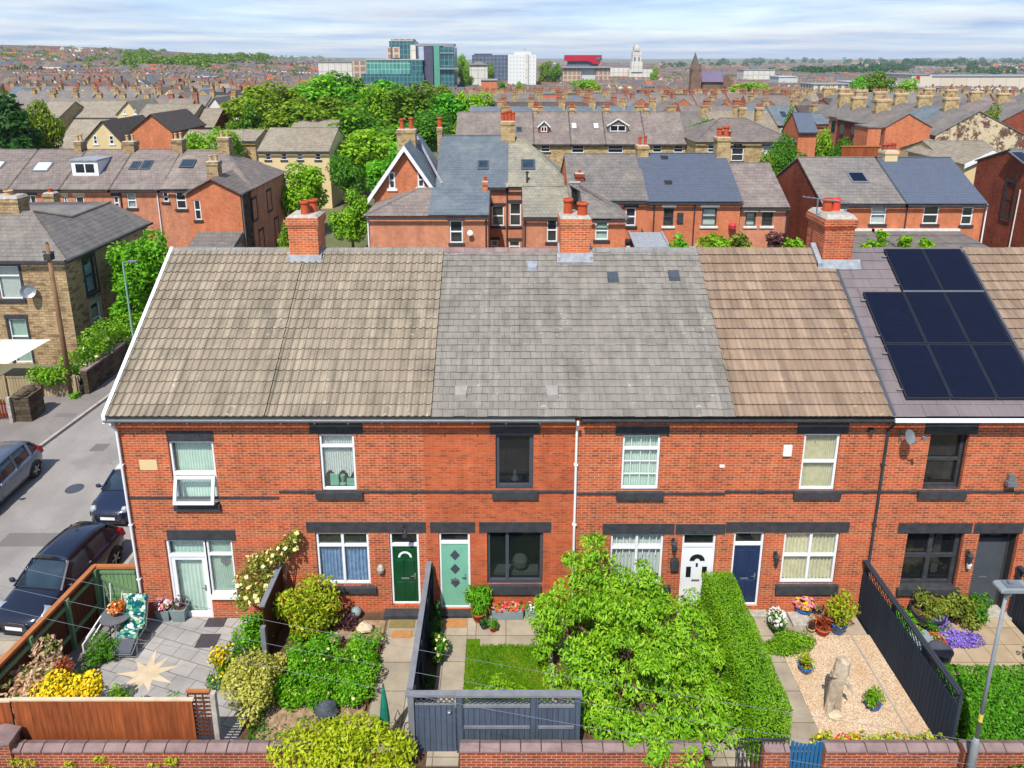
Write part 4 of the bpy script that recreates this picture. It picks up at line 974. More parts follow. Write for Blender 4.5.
# ------------------------------------------------------------------ garden ground
def slab(name, x0, x1, y0, y1, z0, z1, mat):
    b = MB(); b.box(x0, x1, y0, y1, z0, z1); return tag(obj(name, b, M[mat]), kind='structure')
ZP = -.2
slab('patio', -12.0, -6.42, -4.72, -.004, ZB-.1, ZP, 'pave_grey')
slab('garden_soil', -6.41, -2.2, -4.71, -.004, ZB-.1, 0, 'soil')
slab('gravel_bed', -6.0, -3.55, -4.7, -3.0, 0, .006, 'soil_dry'); slab('stone_path', -4.9, -3.47, -1.0, -.32, 0, .008, 'soil_dry')
slab('garden_path', -3.42, -2.32, -4.7, -.3, 0, .012, 'pave_worn')
slab('garden_soil', -2.19, 1.93, -4.71, -.004, ZB-.1, 0, 'soil')
slab('garden_path', -1.84, -1.1, -4.7, -.27, 0, .03, 'pave_worn')
slab('patio', -1.09, 1.75, -1.26, -.01, 0, .03, 'pave_worn')
slab('lawn', -1.09, 1.14, -4.25, -1.27, 0, .035, 'lawn'); slab('lawn', -1.09, -.72, -1.269, -1.03, .03, .036, 'lawn')
slab('kerb', 1.15, 1.27, -4.25, -1.27, 0, .07, 'kerb')
slab('garden_soil', 1.94, 6.6, -4.71, -.004, ZB-.1, 0, 'soil')
slab('garden_path', 4.75, 5.62, -4.7, -.29, 0, .012, 'pave_worn')
slab('garden_path', 6.62, 7.55, -4.7, -.27, ZB-.1, .012, 'pave_worn'); slab('patio', 7.56, 10.2, -.85, -.01, ZB-.1, .012, 'pave_worn')
slab('gravel', 7.56, 9.72, -4.6, -.86, ZB-.1, .008, 'gravel'); slab('garden_path', 9.73, 10.25, -4.6, -.86, ZB-.1, .01, 'gravel')
slab('kerb', 9.7, 9.745, -4.5, -.86, .0, .028, 'kerb')
slab('patio', 10.3, 14.6, -4.7, -.26, ZB-.1, .01, 'pave_buff')
slab('pavement', -30, 40, -9.0, -4.955, ZB-.1, -.13, 'pave_worn')
M['grass_blades'] = m_leaf('grass_blades', *LF((92, 148, 16), (128, 182, 26), (180, 196, 60)), trans=.4, pscale=1.2)
rng_ = np.random.default_rng(88); u_ = rng_.random((15000, 3)); pg = np.array([-1.1, -4.26, .05])+u_*np.array([2.27, 3.02, .02]); dg = np.tile(np.array([0, -.2, .05]), (len(pg), 1))+rng_.normal(scale=.4, size=(len(pg), 3))
og = bpy.data.objects.new('grass', leaf_mesh('grass', pg, dg, .085, 'grass_blades', rng_, 6.0, -1.2, 0.0, .5)); COL.objects.link(og); tag(og, 'short mown grass of the small front lawn', 'grass', kind='stuff')
# pale sun laid in the paving
b = MB(); cx, cy = G(147, 674, ZP)[:2]
n = 9; z = ZP+.004
for k in range(n):
    a = 2*PI*k/n+.35; R1 = (.82, .62)[k % 2]*1.05; w = .34
    pts = [(cx+.3*math.cos(a-w), cy+.3*math.sin(a-w)), (cx+R1*math.cos(a), cy+R1*math.sin(a)), (cx+.3*math.cos(a+w), cy+.3*math.sin(a+w))]
    b.add([(p[0], p[1], z) for p in pts], [(0, 1, 2)])
b.add([(cx+.29*math.cos(2*PI*k/20), cy+.29*math.sin(2*PI*k/20), z) for k in range(20)], [tuple(range(20))])
b.add([(cx+.2*math.cos(2*PI*k/20), cy+.2*math.sin(2*PI*k/20), z+.003) for k in range(20)], [tuple(range(20))])
tag(obj('sun_mosaic', b, M['cream_stone']), kind='structure')

# ------------------------------------------------------------------ boundary walls
def garden_wall(name, label, x0, x1, y0=-4.94, y1=-4.72, top=.8, step=.46, pillar=None):
    t = thing(name, label, 'wall', ((x0+x1)/2, (y0+y1)/2, ZB)); b = MB(); b.box(x0, x1, y0, y1, ZB-.1, top-.1)
    if pillar: b.box(pillar[0], pillar[1], y0-.06, y1+.06, ZB-.1, pillar[2])
    obj('brickwork', b, M['brick_wall'], t); c = MB(); x = x0
    while x < x1-.02:
        e = min(x+step, x1); dz = RND.uniform(-.006, .006); q = .035
        c.prism([(y0-q, top-.1), (y1+q, top-.1), (y1+q, top-.04+dz), ((y0+y1)/2, top+.03+dz), (y0-q, top-.04+dz)], x, e-.018, 'x'); x = e
    if pillar: c.box(pillar[0]-.05, pillar[1]+.05, y0-.11, y1+.11, pillar[2], pillar[2]+.08); c.prism([(pillar[0]-.05, pillar[2]+.081), (pillar[1]+.05, pillar[2]+.081), ((pillar[0]+pillar[1])/2, pillar[2]+.16)], y0-.11, y1+.11, 'y')
    obj('coping', c, M['coping'], t, bevel=.012); return t
garden_wall('garden_wall', 'low brick wall below the orange boarded fence with weeds on it', -11.3, -2.5, pillar=(-11.62, -11.05, .98))
garden_wall('garden_wall', 'low brick wall in front of the slate grey trellis fence and big tree', FX(460, 745, -4.8), FX(702, 745, -4.8))
garden_wall('garden_wall', 'short brick wall stub between iron railings and blue gate', FX(763, 740, -4.8), FX(789, 740, -4.8))
garden_wall('garden_wall', 'brick wall with rounded coping in front of the gravel garden', FX(824, 740, -4.8), FX(957, 740, -4.8))
garden_wall('garden_wall', 'brick wall in front of the clipped hedge right of the lamp post', FX(962, 740, -4.8), 19)
b = MB()
for x, y, z, s in ((-9.2, -4.97, .45, 1), (-8.9, -4.97, .3, 1), (-10.9, -4.97, .4, 1), (-9.9, -4.97, .35, 1), (-7.7, -4.97, .4, 1.4)):
    pass
wl = thing('wall_weeds', 'tufts of yellow green weeds growing out of the low brick wall at bottom left', 'weeds', (-9, -5.0, .3))
foliage('foliage', wl, [(x, -5.0, z, .16, .05, .1) for x, z in ((-9.1, .55), (-8.9, .3), (-11, .5), (-10.7, .45), (-9.8, .4), (-7.5, .5), (-7.9, .35), (-9.0, .2))], 500, .06, 'leaf_yellow', 3)

# ------------------------------------------------------------------ fences
def lattice(mb, axis, c, a0, a1, z0, z1, step=.13, w=.022, t=.012):
    """diagonal trellis between two uprights; axis is the way the fence runs"""
    def pt(a, z, o): return (a, c+o, z) if axis == 'x' else (c+o, a, z)
    h = z1-z0; a = a0-h
    while a < a1:
        for s, o in ((1, -t/2), (-1, t/2)):
            p0, p1 = (a, a+h) if s > 0 else (a+h, a); q0, q1 = z0, z1
            # clip to the panel
            def cl(p, q, P2, Q2):
                if p < a0: q += (a0-p)/(P2-p)*(Q2-q); p = a0
                if p > a1: q += (a1-p)/(P2-p)*(Q2-q); p = a1
                return p, q
            if (p0 < a0 and p1 < a0) or (p0 > a1 and p1 > a1): continue
            A = cl(p0, q0, p1, q1); B = cl(p1, q1, p0, q0)
            if abs(A[0]-B[0]) > .02: mb.bar(pt(A[0], A[1], o), pt(B[0], B[1], o), w, t)
        a += step
# left boundary: brown fence with green rails and orange top, then green gate
ft = thing('boundary_fence', 'brown boarded side fence with orange top rail between patio and parked black car', 'fence', (-12.05, -1.3, ZP))
A, B = Vector((-12.3, -3.6, 0)), Vector((-11.9, .05, 0)); b = MB(); d = (B-A); s = Vector((d.y, -d.x, 0)).normalized()
def strip(mb, A, B, off, th, z0, z1):
    o0 = s*off; o1 = s*(off+th)
    vs = [A+o0, B+o0, B+o1, A+o1]; mb.add([(p.x, p.y, z0) for p in vs]+[(p.x, p.y, z1) for p in vs], [(0, 3, 2, 1), (4, 5, 6, 7), (0, 1, 5, 4), (1, 2, 6, 5), (2, 3, 7, 6), (3, 0, 4, 7)])
strip(b, A, B, -.02, .04, ZB, 1.5); obj('boards', b, M['fence_brown'], ft)
b = MB(); strip(b, A, B, -.07, .14, 1.5, 1.58); obj('top_rail', b, M['fence_top'], ft)
b = MB(); strip(b, A, B, .022, .05, 1.22, 1.32); strip(b, A, B, .022, .05, .3, .4)
for k in (.3, .66, .97): p = A+d*k+s*.07; b.box(p.x-.05, p.x+.05, p.y-.05, p.y+.05, ZP, 1.5)
obj('rail', b, M['rail_green'], ft)
gt = thing('garden_gate', 'pale green boarded gate with diagonal brace beside the brick house corner', 'gate', (-11.25, .06, ZP))
b = MB(); b.box(-11.84, -10.75, .05, .09, ZB+.05, 1.46); obj('boards', b, M['fence_green'], gt)
b = MB(); b.bar((-11.8, .035, 1.2), (-10.8, .035, .65), .03, .1, up=(0, 0, 1)); b.box(-11.84, -10.75, .02, .048, .52, .62); b.box(-11.84, -10.75, .02, .048, 1.3, 1.38); obj('brace', b, M['rail_green'], gt)
b = MB(); b.box(-11.95, -10.7, .0, .12, 1.48, 1.56); obj('top_rail', b, M['fence_top'], gt)
# orange fence on the street side
oft = thing('boarded_fence', 'orange stained boarded fence standing behind the low brick wall', 'fence', (-9.3, -4.5, ZP))
xa, xb = -11.9, FX(194, 715, -4.5); b = MB(); xm = FX(14, 715, -4.5)
b.box(xm+.02, xb, -4.52, -4.47, ZB, 1.66); b.box(xa, xm-.02, -4.54, -4.49, ZB, 1.64); obj('boards', b, M['fence_orange'], oft)
b = MB(); b.box(xm, xb+.03, -4.53, -4.45, 1.661, 1.7); b.box(xa, xm-.004, -4.54, -4.46, 1.641, 1.68); obj('top_rail', b, M['cream_stone'], oft)
tt = thing('trellis', 'brown slatted screen with a pale concrete post at the end of the orange fence', 'trellis', (-6.95, -4.45, ZP))
b = MB(); x0, x1 = FX(190, 715, -4.45), FX(212, 715, -4.45)
for k in range(11): z = .62+k*.115; b.box(x0, x1, -4.46, -4.44, z, z+.04)
for k in range(4): x = x0+(x1-x0)*k/3; b.box(x-.015, x+.015, -4.439, -4.42, .55, 1.84)
obj('slats', b, M['fence_brown'], tt); b = MB(); b.box(x0-.02, x1+.02, -4.48, -4.41, 1.84, 1.89); obj('top_rail', b, M['fence_top'], tt)
b = MB(); b.box(x1+.03, x1+.15, -4.52, -4.4, ZB, 1.85); obj('post', b, M['mortar'], tt, bevel=.01)
# dark fence between the first two gardens
dt = thing('dividing_fence', 'short dark brown fence with grey capping between patio and the leafy garden', 'fence', (-6.42, -.95, 0))
b = MB(); b.box(-6.45, -6.41, -1.75, -.12, ZB, 1.75); obj('boards', b, M['fence_brown'], dt); b = MB(); b.box(-6.5, -6.36, -1.78, -.1, 1.751, 1.81); b.box(-6.49, -6.37, -1.9, -1.785, ZB, 1.2); obj('top_rail', b, M['rail_grey'], dt)
# black fence between green-door and mint-door gardens
bt = thing('dividing_fence', 'tall black boarded fence between the green door path and the mint door path', 'fence', (-2.2, -2.2, 0))
b = MB(); b.box(-2.22, -2.18, -4.25, -.1, ZB, 1.74); obj('boards', b, M['fence_black'], bt); b = MB(); b.box(-2.27, -2.13, -4.3, -.06, 1.741, 1.8); obj('top_rail', b, M['rail_grey'], bt)
b = MB()
for y in (-.15, -1.5, -2.9, -4.2): b.box(-2.179, -2.09, y-.05, y+.05, ZB, 1.73)
for z in (.4, 1.3): b.box(-2.179, -2.13, -4.1, -.2, z, z+.09)
obj('rail', b, M['fence_black'], bt)
# slate fence with gate along the street
Y = -4.34
st = thing('trellis_fence', 'slate grey boarded fence with trellis top behind the middle brick wall', 'fence', (.3, Y, 0))
p = [FX(x, 715, Y) for x in (408.5, 414.5, 456.5, 463.5, 530, 538, 574, 580)]
b = MB()
b.box(p[3], p[4], Y-.02, Y+.02, ZB, 1.32); b.box(p[5], p[6], Y-.02, Y+.02, ZB, 1.32); obj('boards', b, M['fence_slate'], st)
b = MB()
for a, c in ((p[2], p[3]), (p[4], p[5]), (p[6], p[7])): b = MB(); b.box(a, c, Y-.06, Y+.06, ZB, 1.64); obj('post', b, M['fence_slate'], st)
b = MB()
for a, c in ((p[3], p[4]), (p[5], p[6])): b.box(a+.003, c-.003, Y-.05, Y+.05, 1.32, 1.39); b.box(a+.003, c-.003, Y-.055, Y-.0205, .72, .79)
b.box(p[2]-.02, p[7]+.03, Y-.08, Y+.08, 1.641, 1.7); obj('top_rail', b, M['rail_grey'], st)
b = MB(); lattice(b, 'x', Y, p[3], p[4], 1.39, 1.64); lattice(b, 'x', Y, p[5], p[6], 1.39, 1.64); obj('trellis', b, M['charcoal'], st)
gt = thing('garden_gate', 'slate grey boarded garden gate with trellis top beside the black fence', 'gate', ((p[1]+p[2])/2, Y, 0))
b = MB(); b.box(p[1]+.02, p[2]-.02, Y-.02, Y+.02, -.12, 1.38); obj('boards', b, M['fence_slate'], gt)
b = MB(); lattice(b, 'x', Y, p[1]+.02, p[2]-.02, 1.4, 1.64); obj('trellis', b, M['charcoal'], gt)
b = MB(); b.box(p[1]+.02, p[2]-.02, Y-.03, Y+.03, 1.381, 1.41); b.box(p[0], p[1], Y-.06, Y+.06, ZB, 1.64); b.box(p[0]-.05, p[2]-.025, Y-.07, Y+.07, 1.641, 1.7); obj('frame', b, M['rail_grey'], gt)
b = MB(); b.lathe([(.04, 0), (.05, .02), (.03, .04)], p[2]-.16, Y-.05, 1.2, 10); obj('latch', b, M['alu'], gt)
# navy fence right of the gravel
nt = thing('dividing_fence', 'navy black boarded fence with trellis top right of the gravel garden', 'fence', (10.28, -2.2, 0))
b = MB(); b.box(10.26, 10.3, -4.45, -.12, ZB, 1.5)
obj('boards', b, M['fence_navy'], nt); b = MB(); b.box(10.22, 10.36, -4.48, -.08, 1.8, 1.86); obj('top_rail', b, M['fence_black'], nt)
b = MB(); lattice(b, 'y', 10.3, -4.4, -.15, 1.5, 1.8, .16); obj('trellis', b, M['fence_black'], nt)
b = MB()
for y in (-.14, -1.6, -3.0, -4.42): b = MB(); b.box(10.301, 10.38, y-.045, y+.045, ZB, 1.8); obj('post', b, M['fence_black'], nt)
nt = thing('dividing_fence', 'black lattice topped fence at the right picture edge beside the grey front door', 'fence', (14.72, -2, 0))
b = MB(); b.box(14.7, 14.74, -4.4, -.1, ZB, 1.2); obj('boards', b, M['fence_black'], nt); b = MB(); b.box(14.66, 14.8, -4.43, -.08, 1.6, 1.66); b.box(14.67, 14.77, -.2, -.1, 0, 1.6); b.box(14.66, 14.78, -2.4, -2.3, 0, 1.6); obj('top_rail', b, M['fence_black'], nt)
b = MB(); lattice(b, 'y', 14.72, -4.4, -.2, 1.2, 1.6, .2); obj('trellis', b, M['charcoal'], nt)
# blue picket gate and iron railings
gt = thing('picket_gate', 'bright blue wooden picket gate with curved top in the brick wall', 'gate', (FX(806, 745, -4.85), -4.85, ZB))
x0, x1 = FX(790, 750, -4.85), FX(823, 750, -4.85); b = MB(); n = 8
for k in range(n):
    a = x0+(x1-x0)*k/n; zt = .93-.1*math.sin(PI*(k+.5)/n); b.box(a+.01, a+(x1-x0)/n-.012, -4.86, -4.84, -.12, zt)
obj('pickets', b, M['gate_blue'], gt, bevel=.004); b = MB()
for z in (.05, .62): b.box(x0, x1, -4.838, -4.8, z, z+.09)
b.bar((x0+.05, -4.82, .12), (x1-.05, -4.82, .64), .03, .07); obj('brace', b, M['gate_blue'], gt)
rt = thing('iron_railing', 'black iron railing and gate at the end of the white door path below the hedge', 'railing', (5.3, -4.8, ZB))
b = MB(); xr0, xr1 = FX(741, 737, -4.85), FX(763, 737, -4.85)
for k in range(6): x = xr0+(xr1-xr0)*k/5; b.tube([(x, -4.85, ZB), (x, -4.85, .98)], .012, 6)
for z in (.1, .95): b.box(xr0-.02, xr1+.6, -4.862, -4.838, z, z+.03)
for k in range(9): y = -4.8-.14*k; b.tube([(xr0-.03, y, ZB), (xr0-.03, y, .9)], .011, 6)
b.box(xr0-.042, xr0-.018, -5.95, -4.8, .85, .88); b.box(xr0-.042, xr0-.018, -5.95, -4.8, .0, .03)
for k in range(7): x = xr1+.05+k*.09; b.tube([(x, -4.85, .82), (x, -4.85, 1.0)], .01, 6)
obj('bars', b, M['black'], rt)

# ------------------------------------------------------------------ pots and plants
def pot(name, label, x, y, z, r, h, mat, leaf, n=350, size=.09, pr=None, ph=None, flowers=None, seed=1, aspect=2.2, shape='round', group=None, cat='plant pot', up=.35, droop=0):
    t = thing(name, label, cat, (x, y, z), group=group); b = MB()
    if shape == 'round': b.lathe([(r*.62, 0), (r*.7, h*.1), (r*.95, h*.8), (r*1.06, h*.82), (r*1.06, h), (r*.92, h), (r*.86, h*.85)], x, y, z, 18)
    elif shape == 'bowl': b.lathe([(r*.5, 0), (r*.85, h*.35), (r, h*.8), (r*1.05, h), (r*.94, h), (r*.88, h*.8)], x, y, z, 20)
    else:
        vs = [(x-r*.8, y-r*.8, z), (x+r*.8, y-r*.8, z), (x+r*.8, y+r*.8, z), (x-r*.8, y+r*.8, z), (x-r, y-r, z+h), (x+r, y-r, z+h), (x+r, y+r, z+h), (x-r, y+r, z+h), (x-r*.88, y-r*.88, z+h), (x+r*.88, y-r*.88, z+h), (x+r*.88, y+r*.88, z+h), (x-r*.88, y+r*.88, z+h), (x-r*.86, y-r*.86, z+h*.85), (x+r*.86, y-r*.86, z+h*.85), (x+r*.86, y+r*.86, z+h*.85), (x-r*.86, y+r*.86, z+h*.85)]
        fs = [(3, 2, 1, 0), (12, 13, 14, 15)]
        for a in (0, 4, 8):
            for k in range(4): fs.append((a+k, a+(k+1) % 4, a+4+(k+1) % 4, a+4+k))
        b.add(vs, fs)
    obj('pot', b, M[mat], t, smooth=(shape != 'square'))
    s = MB(); s.lathe([(r*.9, 0), (r*.5, .01)], x, y, z+h*.84, 14); obj('soil', s, M['soil'], t)
    pr = pr or r*1.3; ph = ph or r*1.6
    if leaf:
        bl = clump((x, y, z+h+ph*.45), (pr, pr, ph*.62), 8, seed, (.4, .6)); foliage('foliage', t, bl, n, size, leaf, seed, aspect, droop, up, zmin=z+h*.9)
        stems(t, (x, y, z+h*.8), bl, r=.012, n=5)
    for i, (fm, fn, fs_) in enumerate(flowers or ()):
        foliage('blossoms', t, [(x, y, z+h+ph*.55, pr*.95, pr*.95, ph*.55)], fn, fs_, fm, seed+9+i, 1.1, 0, .9, zmin=z+h*.95, shell=.85)
    return t
# patio, first garden
gx, gy, _ = G(162, 624, ZP)
pot('square_planter', 'grey square planter with pink flower head right of the downpipe', gx, gy+.25, ZP, .2, .38, 'pot_grey', 'leaf_bright', 160, .08, shape='square', flowers=(('petal_pink', 130, .08), ('petal_white', 60, .08)), seed=4)
gx, gy, _ = G(177, 624, ZP)
pot('square_planter', 'grey square planter with sparse dark stems beside the glazed door', gx+.02, gy+.25, ZP, .22, .42, 'pot_grey', 'leaf_purple', 60, .09, shape='square', seed=5)
tx, ty = -11.05, -.62
tb = thing('garden_table', 'small round patio table carrying the pot of orange flowers', 'table', (tx, ty, ZP)); b = MB()
b.lathe([(.02, .0), (.42, .0), (.43, .015), (.43, .035), (.02, .04)], tx, ty, .46, 26); obj('table_top', b, M['alu'], tb); b = MB()
for k in range(3): a = k*2*PI/3+.4; b.tube([(tx+.36*math.cos(a), ty+.36*math.sin(a), ZP), (tx+.3*math.cos(a), ty+.3*math.sin(a), .46)], .018, 6)
obj('leg', b, M['black'], tb)
pot('flower_bowl', 'bowl of orange and cream flowers on the round patio table', tx+.02, ty, .5, .17, .13, 'pot_clay', 'leaf_mid', 160, .07, ph=.2, flowers=(('petal_orange', 160, .08), ('petal_cream', 60, .07)), seed=8, shape='bowl')
# sun chair
t = NT('teal_floral_cloth'); co = t.obj(); v = t.n('ShaderNodeTexVoronoi'); v.inputs['Scale'].default_value = 11; t.l(co, v.inputs['Vector']); s_ = t.n('ShaderNodeSeparateColor'); t.l(v.outputs['Color'], s_.inputs[0]); n = t.noise(co, 22, 3)
col = t.ramp(t.math('ADD', t.math('MULTIPLY', s_.outputs[0], .7), t.math('MULTIPLY', n, .3)), (0, S(20, 96, 100)), (.34, S(54, 152, 140)), (.5, S(232, 240, 226)), (.66, S(140, 196, 150)), (.82, S(30, 116, 110))); col.node.color_ramp.interpolation = 'CONSTANT'
t.bsdf(col, .9, 0, .1); M['floral'] = t.m
cx = -10.5
ch = thing('garden_chair', 'reclining garden chair with teal floral cushion on the sunny patio', 'garden chair', (cx, -1.0, ZP))
prof = [(-.42, 1.0), (-.62, .5), (-.72, .24), (-.85, .2), (-1.12, .24), (-1.2, .22)]
b = MB()
for (ya, za), (yb, zb) in zip(prof[:-1], prof[1:]):
    b.prism([(ya, za), (yb, zb), (yb+.02, zb+.07), (ya-.05, za+.06)], cx-.27, cx+.27, 'x')
obj('cushion', b, M['floral'], ch, bevel=.015)
b = MB(); b.prism([(-1.2, .2), (-1.22, .22), (-1.56, .06), (-1.54, .03)], cx-.26, cx+.26, 'x'); obj('foot_sling', b, M['charcoal'], ch); b = MB(); b.prism([(-.44, .98), (-.4, .98), (-.7, .18), (-.74, .18)], cx-.3, cx+.3, 'x'); obj('sling', b, M['charcoal'], ch)
b = MB()
for sx in (-.31, .31):
    b.tube([(cx+sx, -.38, 1.0), (cx+sx, -.72, .2), (cx+sx, -1.2, .18), (cx+sx, -1.58, .04)], .016, 6); b.tube([(cx+sx, -.55, ZP), (cx+sx, -.95, .42), (cx+sx, -1.15, .42), (cx+sx, -1.35, ZP)], .016, 6)
b.tube([(cx-.31, -1.58, .04), (cx+.31, -1.58, .04)], .016, 6); b.tube([(cx-.31, -.55, ZP+.02), (cx+.31, -.55, ZP+.02)], .016, 6); b.tube([(cx-.31, -1.35, ZP+.02), (cx+.31, -1.35, ZP+.02)], .016, 6); obj('frame', b, M['alu'], ch)
wc = thing('folding_chair', 'white slatted folding chair against the green gate', 'garden chair', (-10.85, -.2, ZP)); b = MB()
for k in range(4): b.box(-11.1, -10.62, -.12, -.1, .38+k*.1, .44+k*.1)
for k in range(4): b.box(-11.1, -10.62, -.55+k*.11, -.47+k*.11, .24, .26)
obj('slats', b, M['white_rough'], wc); b = MB()
for x in (-11.12, -10.6): b.tube([(x, -.1, .8), (x, -.55, ZP)], .014, 6); b.tube([(x, -.52, .25), (x, -.08, ZP)], .014, 6)
obj('frame', b, M['white_rough'], wc)
t_ = thing('garden_tools', 'garden fork and spade leaning on the green gate post', 'tools', (-11.62, -.1, ZP)); b = MB(); b.tube([(-11.55, -.35, ZP+.2), (-11.68, .0, 1.1)], .016, 6); b.box(-11.62, -11.46, -.4, -.37, ZP, ZP+.22); obj('spade', b, M['alu'], t_); b = MB(); b.tube([(-11.4, -.32, ZP+.2), (-11.5, .0, 1.0)], .016, 6)
for k in range(3): b.tube([(-11.46+k*.05, -.35, ZP), (-11.46+k*.05, -.32, ZP+.22)], .008, 5)
obj('fork', b, M['white_rough'], t_)
b = MB(); b.bar((-11.55, -1.3, .3), (-11.4, -.75, .55), .04, .02); b.bar((-11.5, -1.25, .15), (-11.35, -.72, .42), .04, .02); b.bar((-11.52, -1.28, .3), (-11.48, -1.24, .12), .03, .02); b.bar((-11.4, -.76, .55), (-11.35, -.72, .4), .03, .02); b.box(-11.7, -11.66, -1.3, -.7, ZP, .1)
solo('wall_bracket', b, M['white_rough'], 'white hose bracket on the brown side fence near the patio table', 'bracket', (-11.5, -1, .3))
def blob_at(px, py, z): g = G(px, py, z); return g
shrub('round_shrub', 'rounded mid green lavender bush left of the sun chair', 'shrub', (-11.0, -1.55, .12), (.5, .42, .42), 1700, .12, 'leaf_mid', 21, aspect=4.5, z0=ZP, up=.9)
shrub('small_shrub', 'small bright green plant at the foot of the brown fence post', 'shrub', (-11.2, -2.3, -.02), (.36, .3, .26), 450, .11, 'leaf_bright', 22, z0=ZP)
shrub('pieris_bush', 'large bush of pink cream young leaves in the bottom left corner garden', 'shrub', (-12.05, -2.95, .75), (.9, .8, .8), 3600, .13, 'leaf_pieris', 23, z0=ZP, aspect=2.4)
shrub('red_leaved_bush', 'low rust red leaved bush between pink bush and yellow flowers', 'shrub', (-11.35, -2.9, .6), (.45, .35, .42), 800, .1, 'leaf_redbrown', 24, z0=ZP)
shrub('yellow_flower_bush', 'mass of bright yellow flowers left behind the orange fence', 'flowering shrub', (-11.0, -3.4, .78), (.6, .38, .42), 900, .08, 'leaf_yellow', 25, flowers=(('petal_yellow', 1700, .08),), z0=ZP)
shrub('yellow_flower_bush', 'rounded yellow flower clump nearest to the paving sun', 'flowering shrub', (-10.22, -3.4, .8), (.34, .34, .42), 500, .08, 'leaf_yellow', 26, flowers=(('petal_yellow', 1300, .075),), z0=ZP)
shrub('spiky_plant', 'thin pale green stalks growing just behind the orange fence', 'plant', (-9.35, -3.6, .7), (.3, .3, .55), 260, .2, 'leaf_lime', 27, aspect=5, z0=ZP, up=.2)
shrub('spiky_plant', 'faint grey green grass tuft at the lower edge of the patio', 'plant', (-8.1, -3.6, .5), (.4, .25, .45), 220, .2, 'leaf_hedge_d', 28, aspect=7, z0=ZP, up=.2)
def mat_on(name, label, x0, x1, y0, y1, z, mat):
    b = MB(); b.box(x0, x1, y0, y1, z+.002, z+.022); return solo(name, b, M[mat], label, 'door mat', ((x0+x1)/2, (y0+y1)/2, z), bevel=.006)
M['mat_dark'] = m_plain('dark_doormat', S(84, 78, 82), S(68, 62, 68), 20, .95); M['mat_coir'] = m_plain('coir_doormat', S(206, 148, 92), S(176, 122, 72), 25, .95); M['mat_olive'] = m_plain('olive_doormat', S(150, 134, 84), S(128, 114, 70), 20, .95)
mat_on('door_mat', 'dark square mat just outside the glazed white door', -8.75, -8.2, -.35, .0-.02, ZP, 'mat_dark')
mat_on('door_mat', 'dark square mat on the patio further from the glazed door', -8.72, -8.15, -1.1, -.62, ZP, 'mat_dark')
mat_on('door_mat', 'olive brown mat on the path below the green door step', -3.35, -2.62, -.62, -.33, .012, 'mat_olive')
mat_on('door_mat', 'orange coir mat on the path in front of the olive mat', -3.22, -2.66, -.98, -.72, .012, 'mat_coir')
mat_on('door_mat', 'tan coir mat below the mint door step', -1.82, -1.13, -.62, -.3, .03, 'mat_coir')
# second garden
rs = thing('climbing_rose', 'climbing rose with cream yellow blooms on the fence beside the white glazed door', 'climbing plant', (-6.7, -.5, 0))
bl = [(-7.3, -.55, 1.55, .35, .3, .3), (-7.05, -.45, 1.95, .35, .3, .3), (-6.75, -.35, 2.1, .35, .25, .25), (-6.4, -.3, 2.25, .3, .25, .28), (-6.1, -.25, 2.5, .3, .22, .28), (-5.95, -.25, 2.75, .2, .2, .2), (-7.35, -.8, 1.15, .3, .3, .3), (-6.9, -.8, 1.35, .3, .25, .3), (-6.65, -.6, 1.7, .25, .2, .2)]
foliage('foliage', rs, bl, 2600, .085, 'leaf_rose', 31, shell=.3); foliage('blossoms', rs, [(a, b_-.08, c+.05, d, e, f) for a, b_, c, d, e, f in bl], 110, .13, 'petal_cream', 32, 1.05, 0, .9, shell=.95); stems(rs, (-6.55, -.4, 0), bl, r=.025, n=9)
shrub('leafy_shrub', 'bright green bush spilling over the patio below the climbing rose', 'shrub', (-6.95, -1.25, .55), (.55, .6, .7), 2300, .1, 'leaf_bright', 33)
shrub('photinia_bush', 'rounded yellow green bush with reddish leaf tips under the front window', 'shrub', (-5.5, -.95, .9), (1.0, .65, .95), 5200, .11, 'leaf_photinia', 34, k=18)
shrub('variegated_shrub', 'cream and yellow variegated bush behind the trellis panel', 'shrub', (-6.25, -3.0, .72), (.8, 1.05, .85), 6000, .085, 'leaf_varieg', 35, k=24, sub=(.28, .42))
shrub('leafy_shrub', 'green bush with yellow flower spikes at the patio edge', 'shrub', (-7.3, -2.2, .3), (.55, .6, .5), 1500, .1, 'leaf_mid', 36, flowers=(('petal_yellow', 90, .09),), z0=ZP)
shrub('orange_flower_plant', 'upright plant of orange yellow flowers left of the variegated bush', 'flowering plant', (-7.42, -2.35, .75), (.25, .25, .35), 260, .09, 'leaf_photinia', 37, flowers=(('petal_yellow', 200, .08),), z0=ZP)
pp = thing('perennial_patch', 'wide patch of fresh green perennials with few yellow flowers', 'plants', (-4.4, -2.2, 0)); bl = []
g_ = random.Random(4)
for k in range(46): bl.append((g_.uniform(-5.75, -3.5), g_.uniform(-3.35, -1.3), g_.uniform(.2, .5), g_.uniform(.2, .34), g_.uniform(.2, .32), g_.uniform(.16, .28)))
foliage('foliage', pp, bl, 11000, .085, 'leaf_bright', 38, zmin=0); foliage('blossoms', pp, bl, 40, .09, 'petal_cream', 39, 1.1, 0, .9, zmin=.4, shell=1); stems(pp, (-4.4, -2.2, 0), bl, n=8, r=.012)
shrub('plum_shrub', 'dark plum leaved plant in the shade below the white window', 'shrub', (-4.55, -.62, .35), (.4, .25, .4), 500, .09, 'leaf_purple', 40)
shrub('street_shrub', 'large yellow green bush hanging over the front wall by the slate gate', 'shrub', (-3.95, -4.85, .62), (1.5, .75, .85), 9500, .115, 'leaf_yellow', 41, k=22, aspect=2.6, base=(-3.9, -4.6, 0), up=.6, z0=-.1)
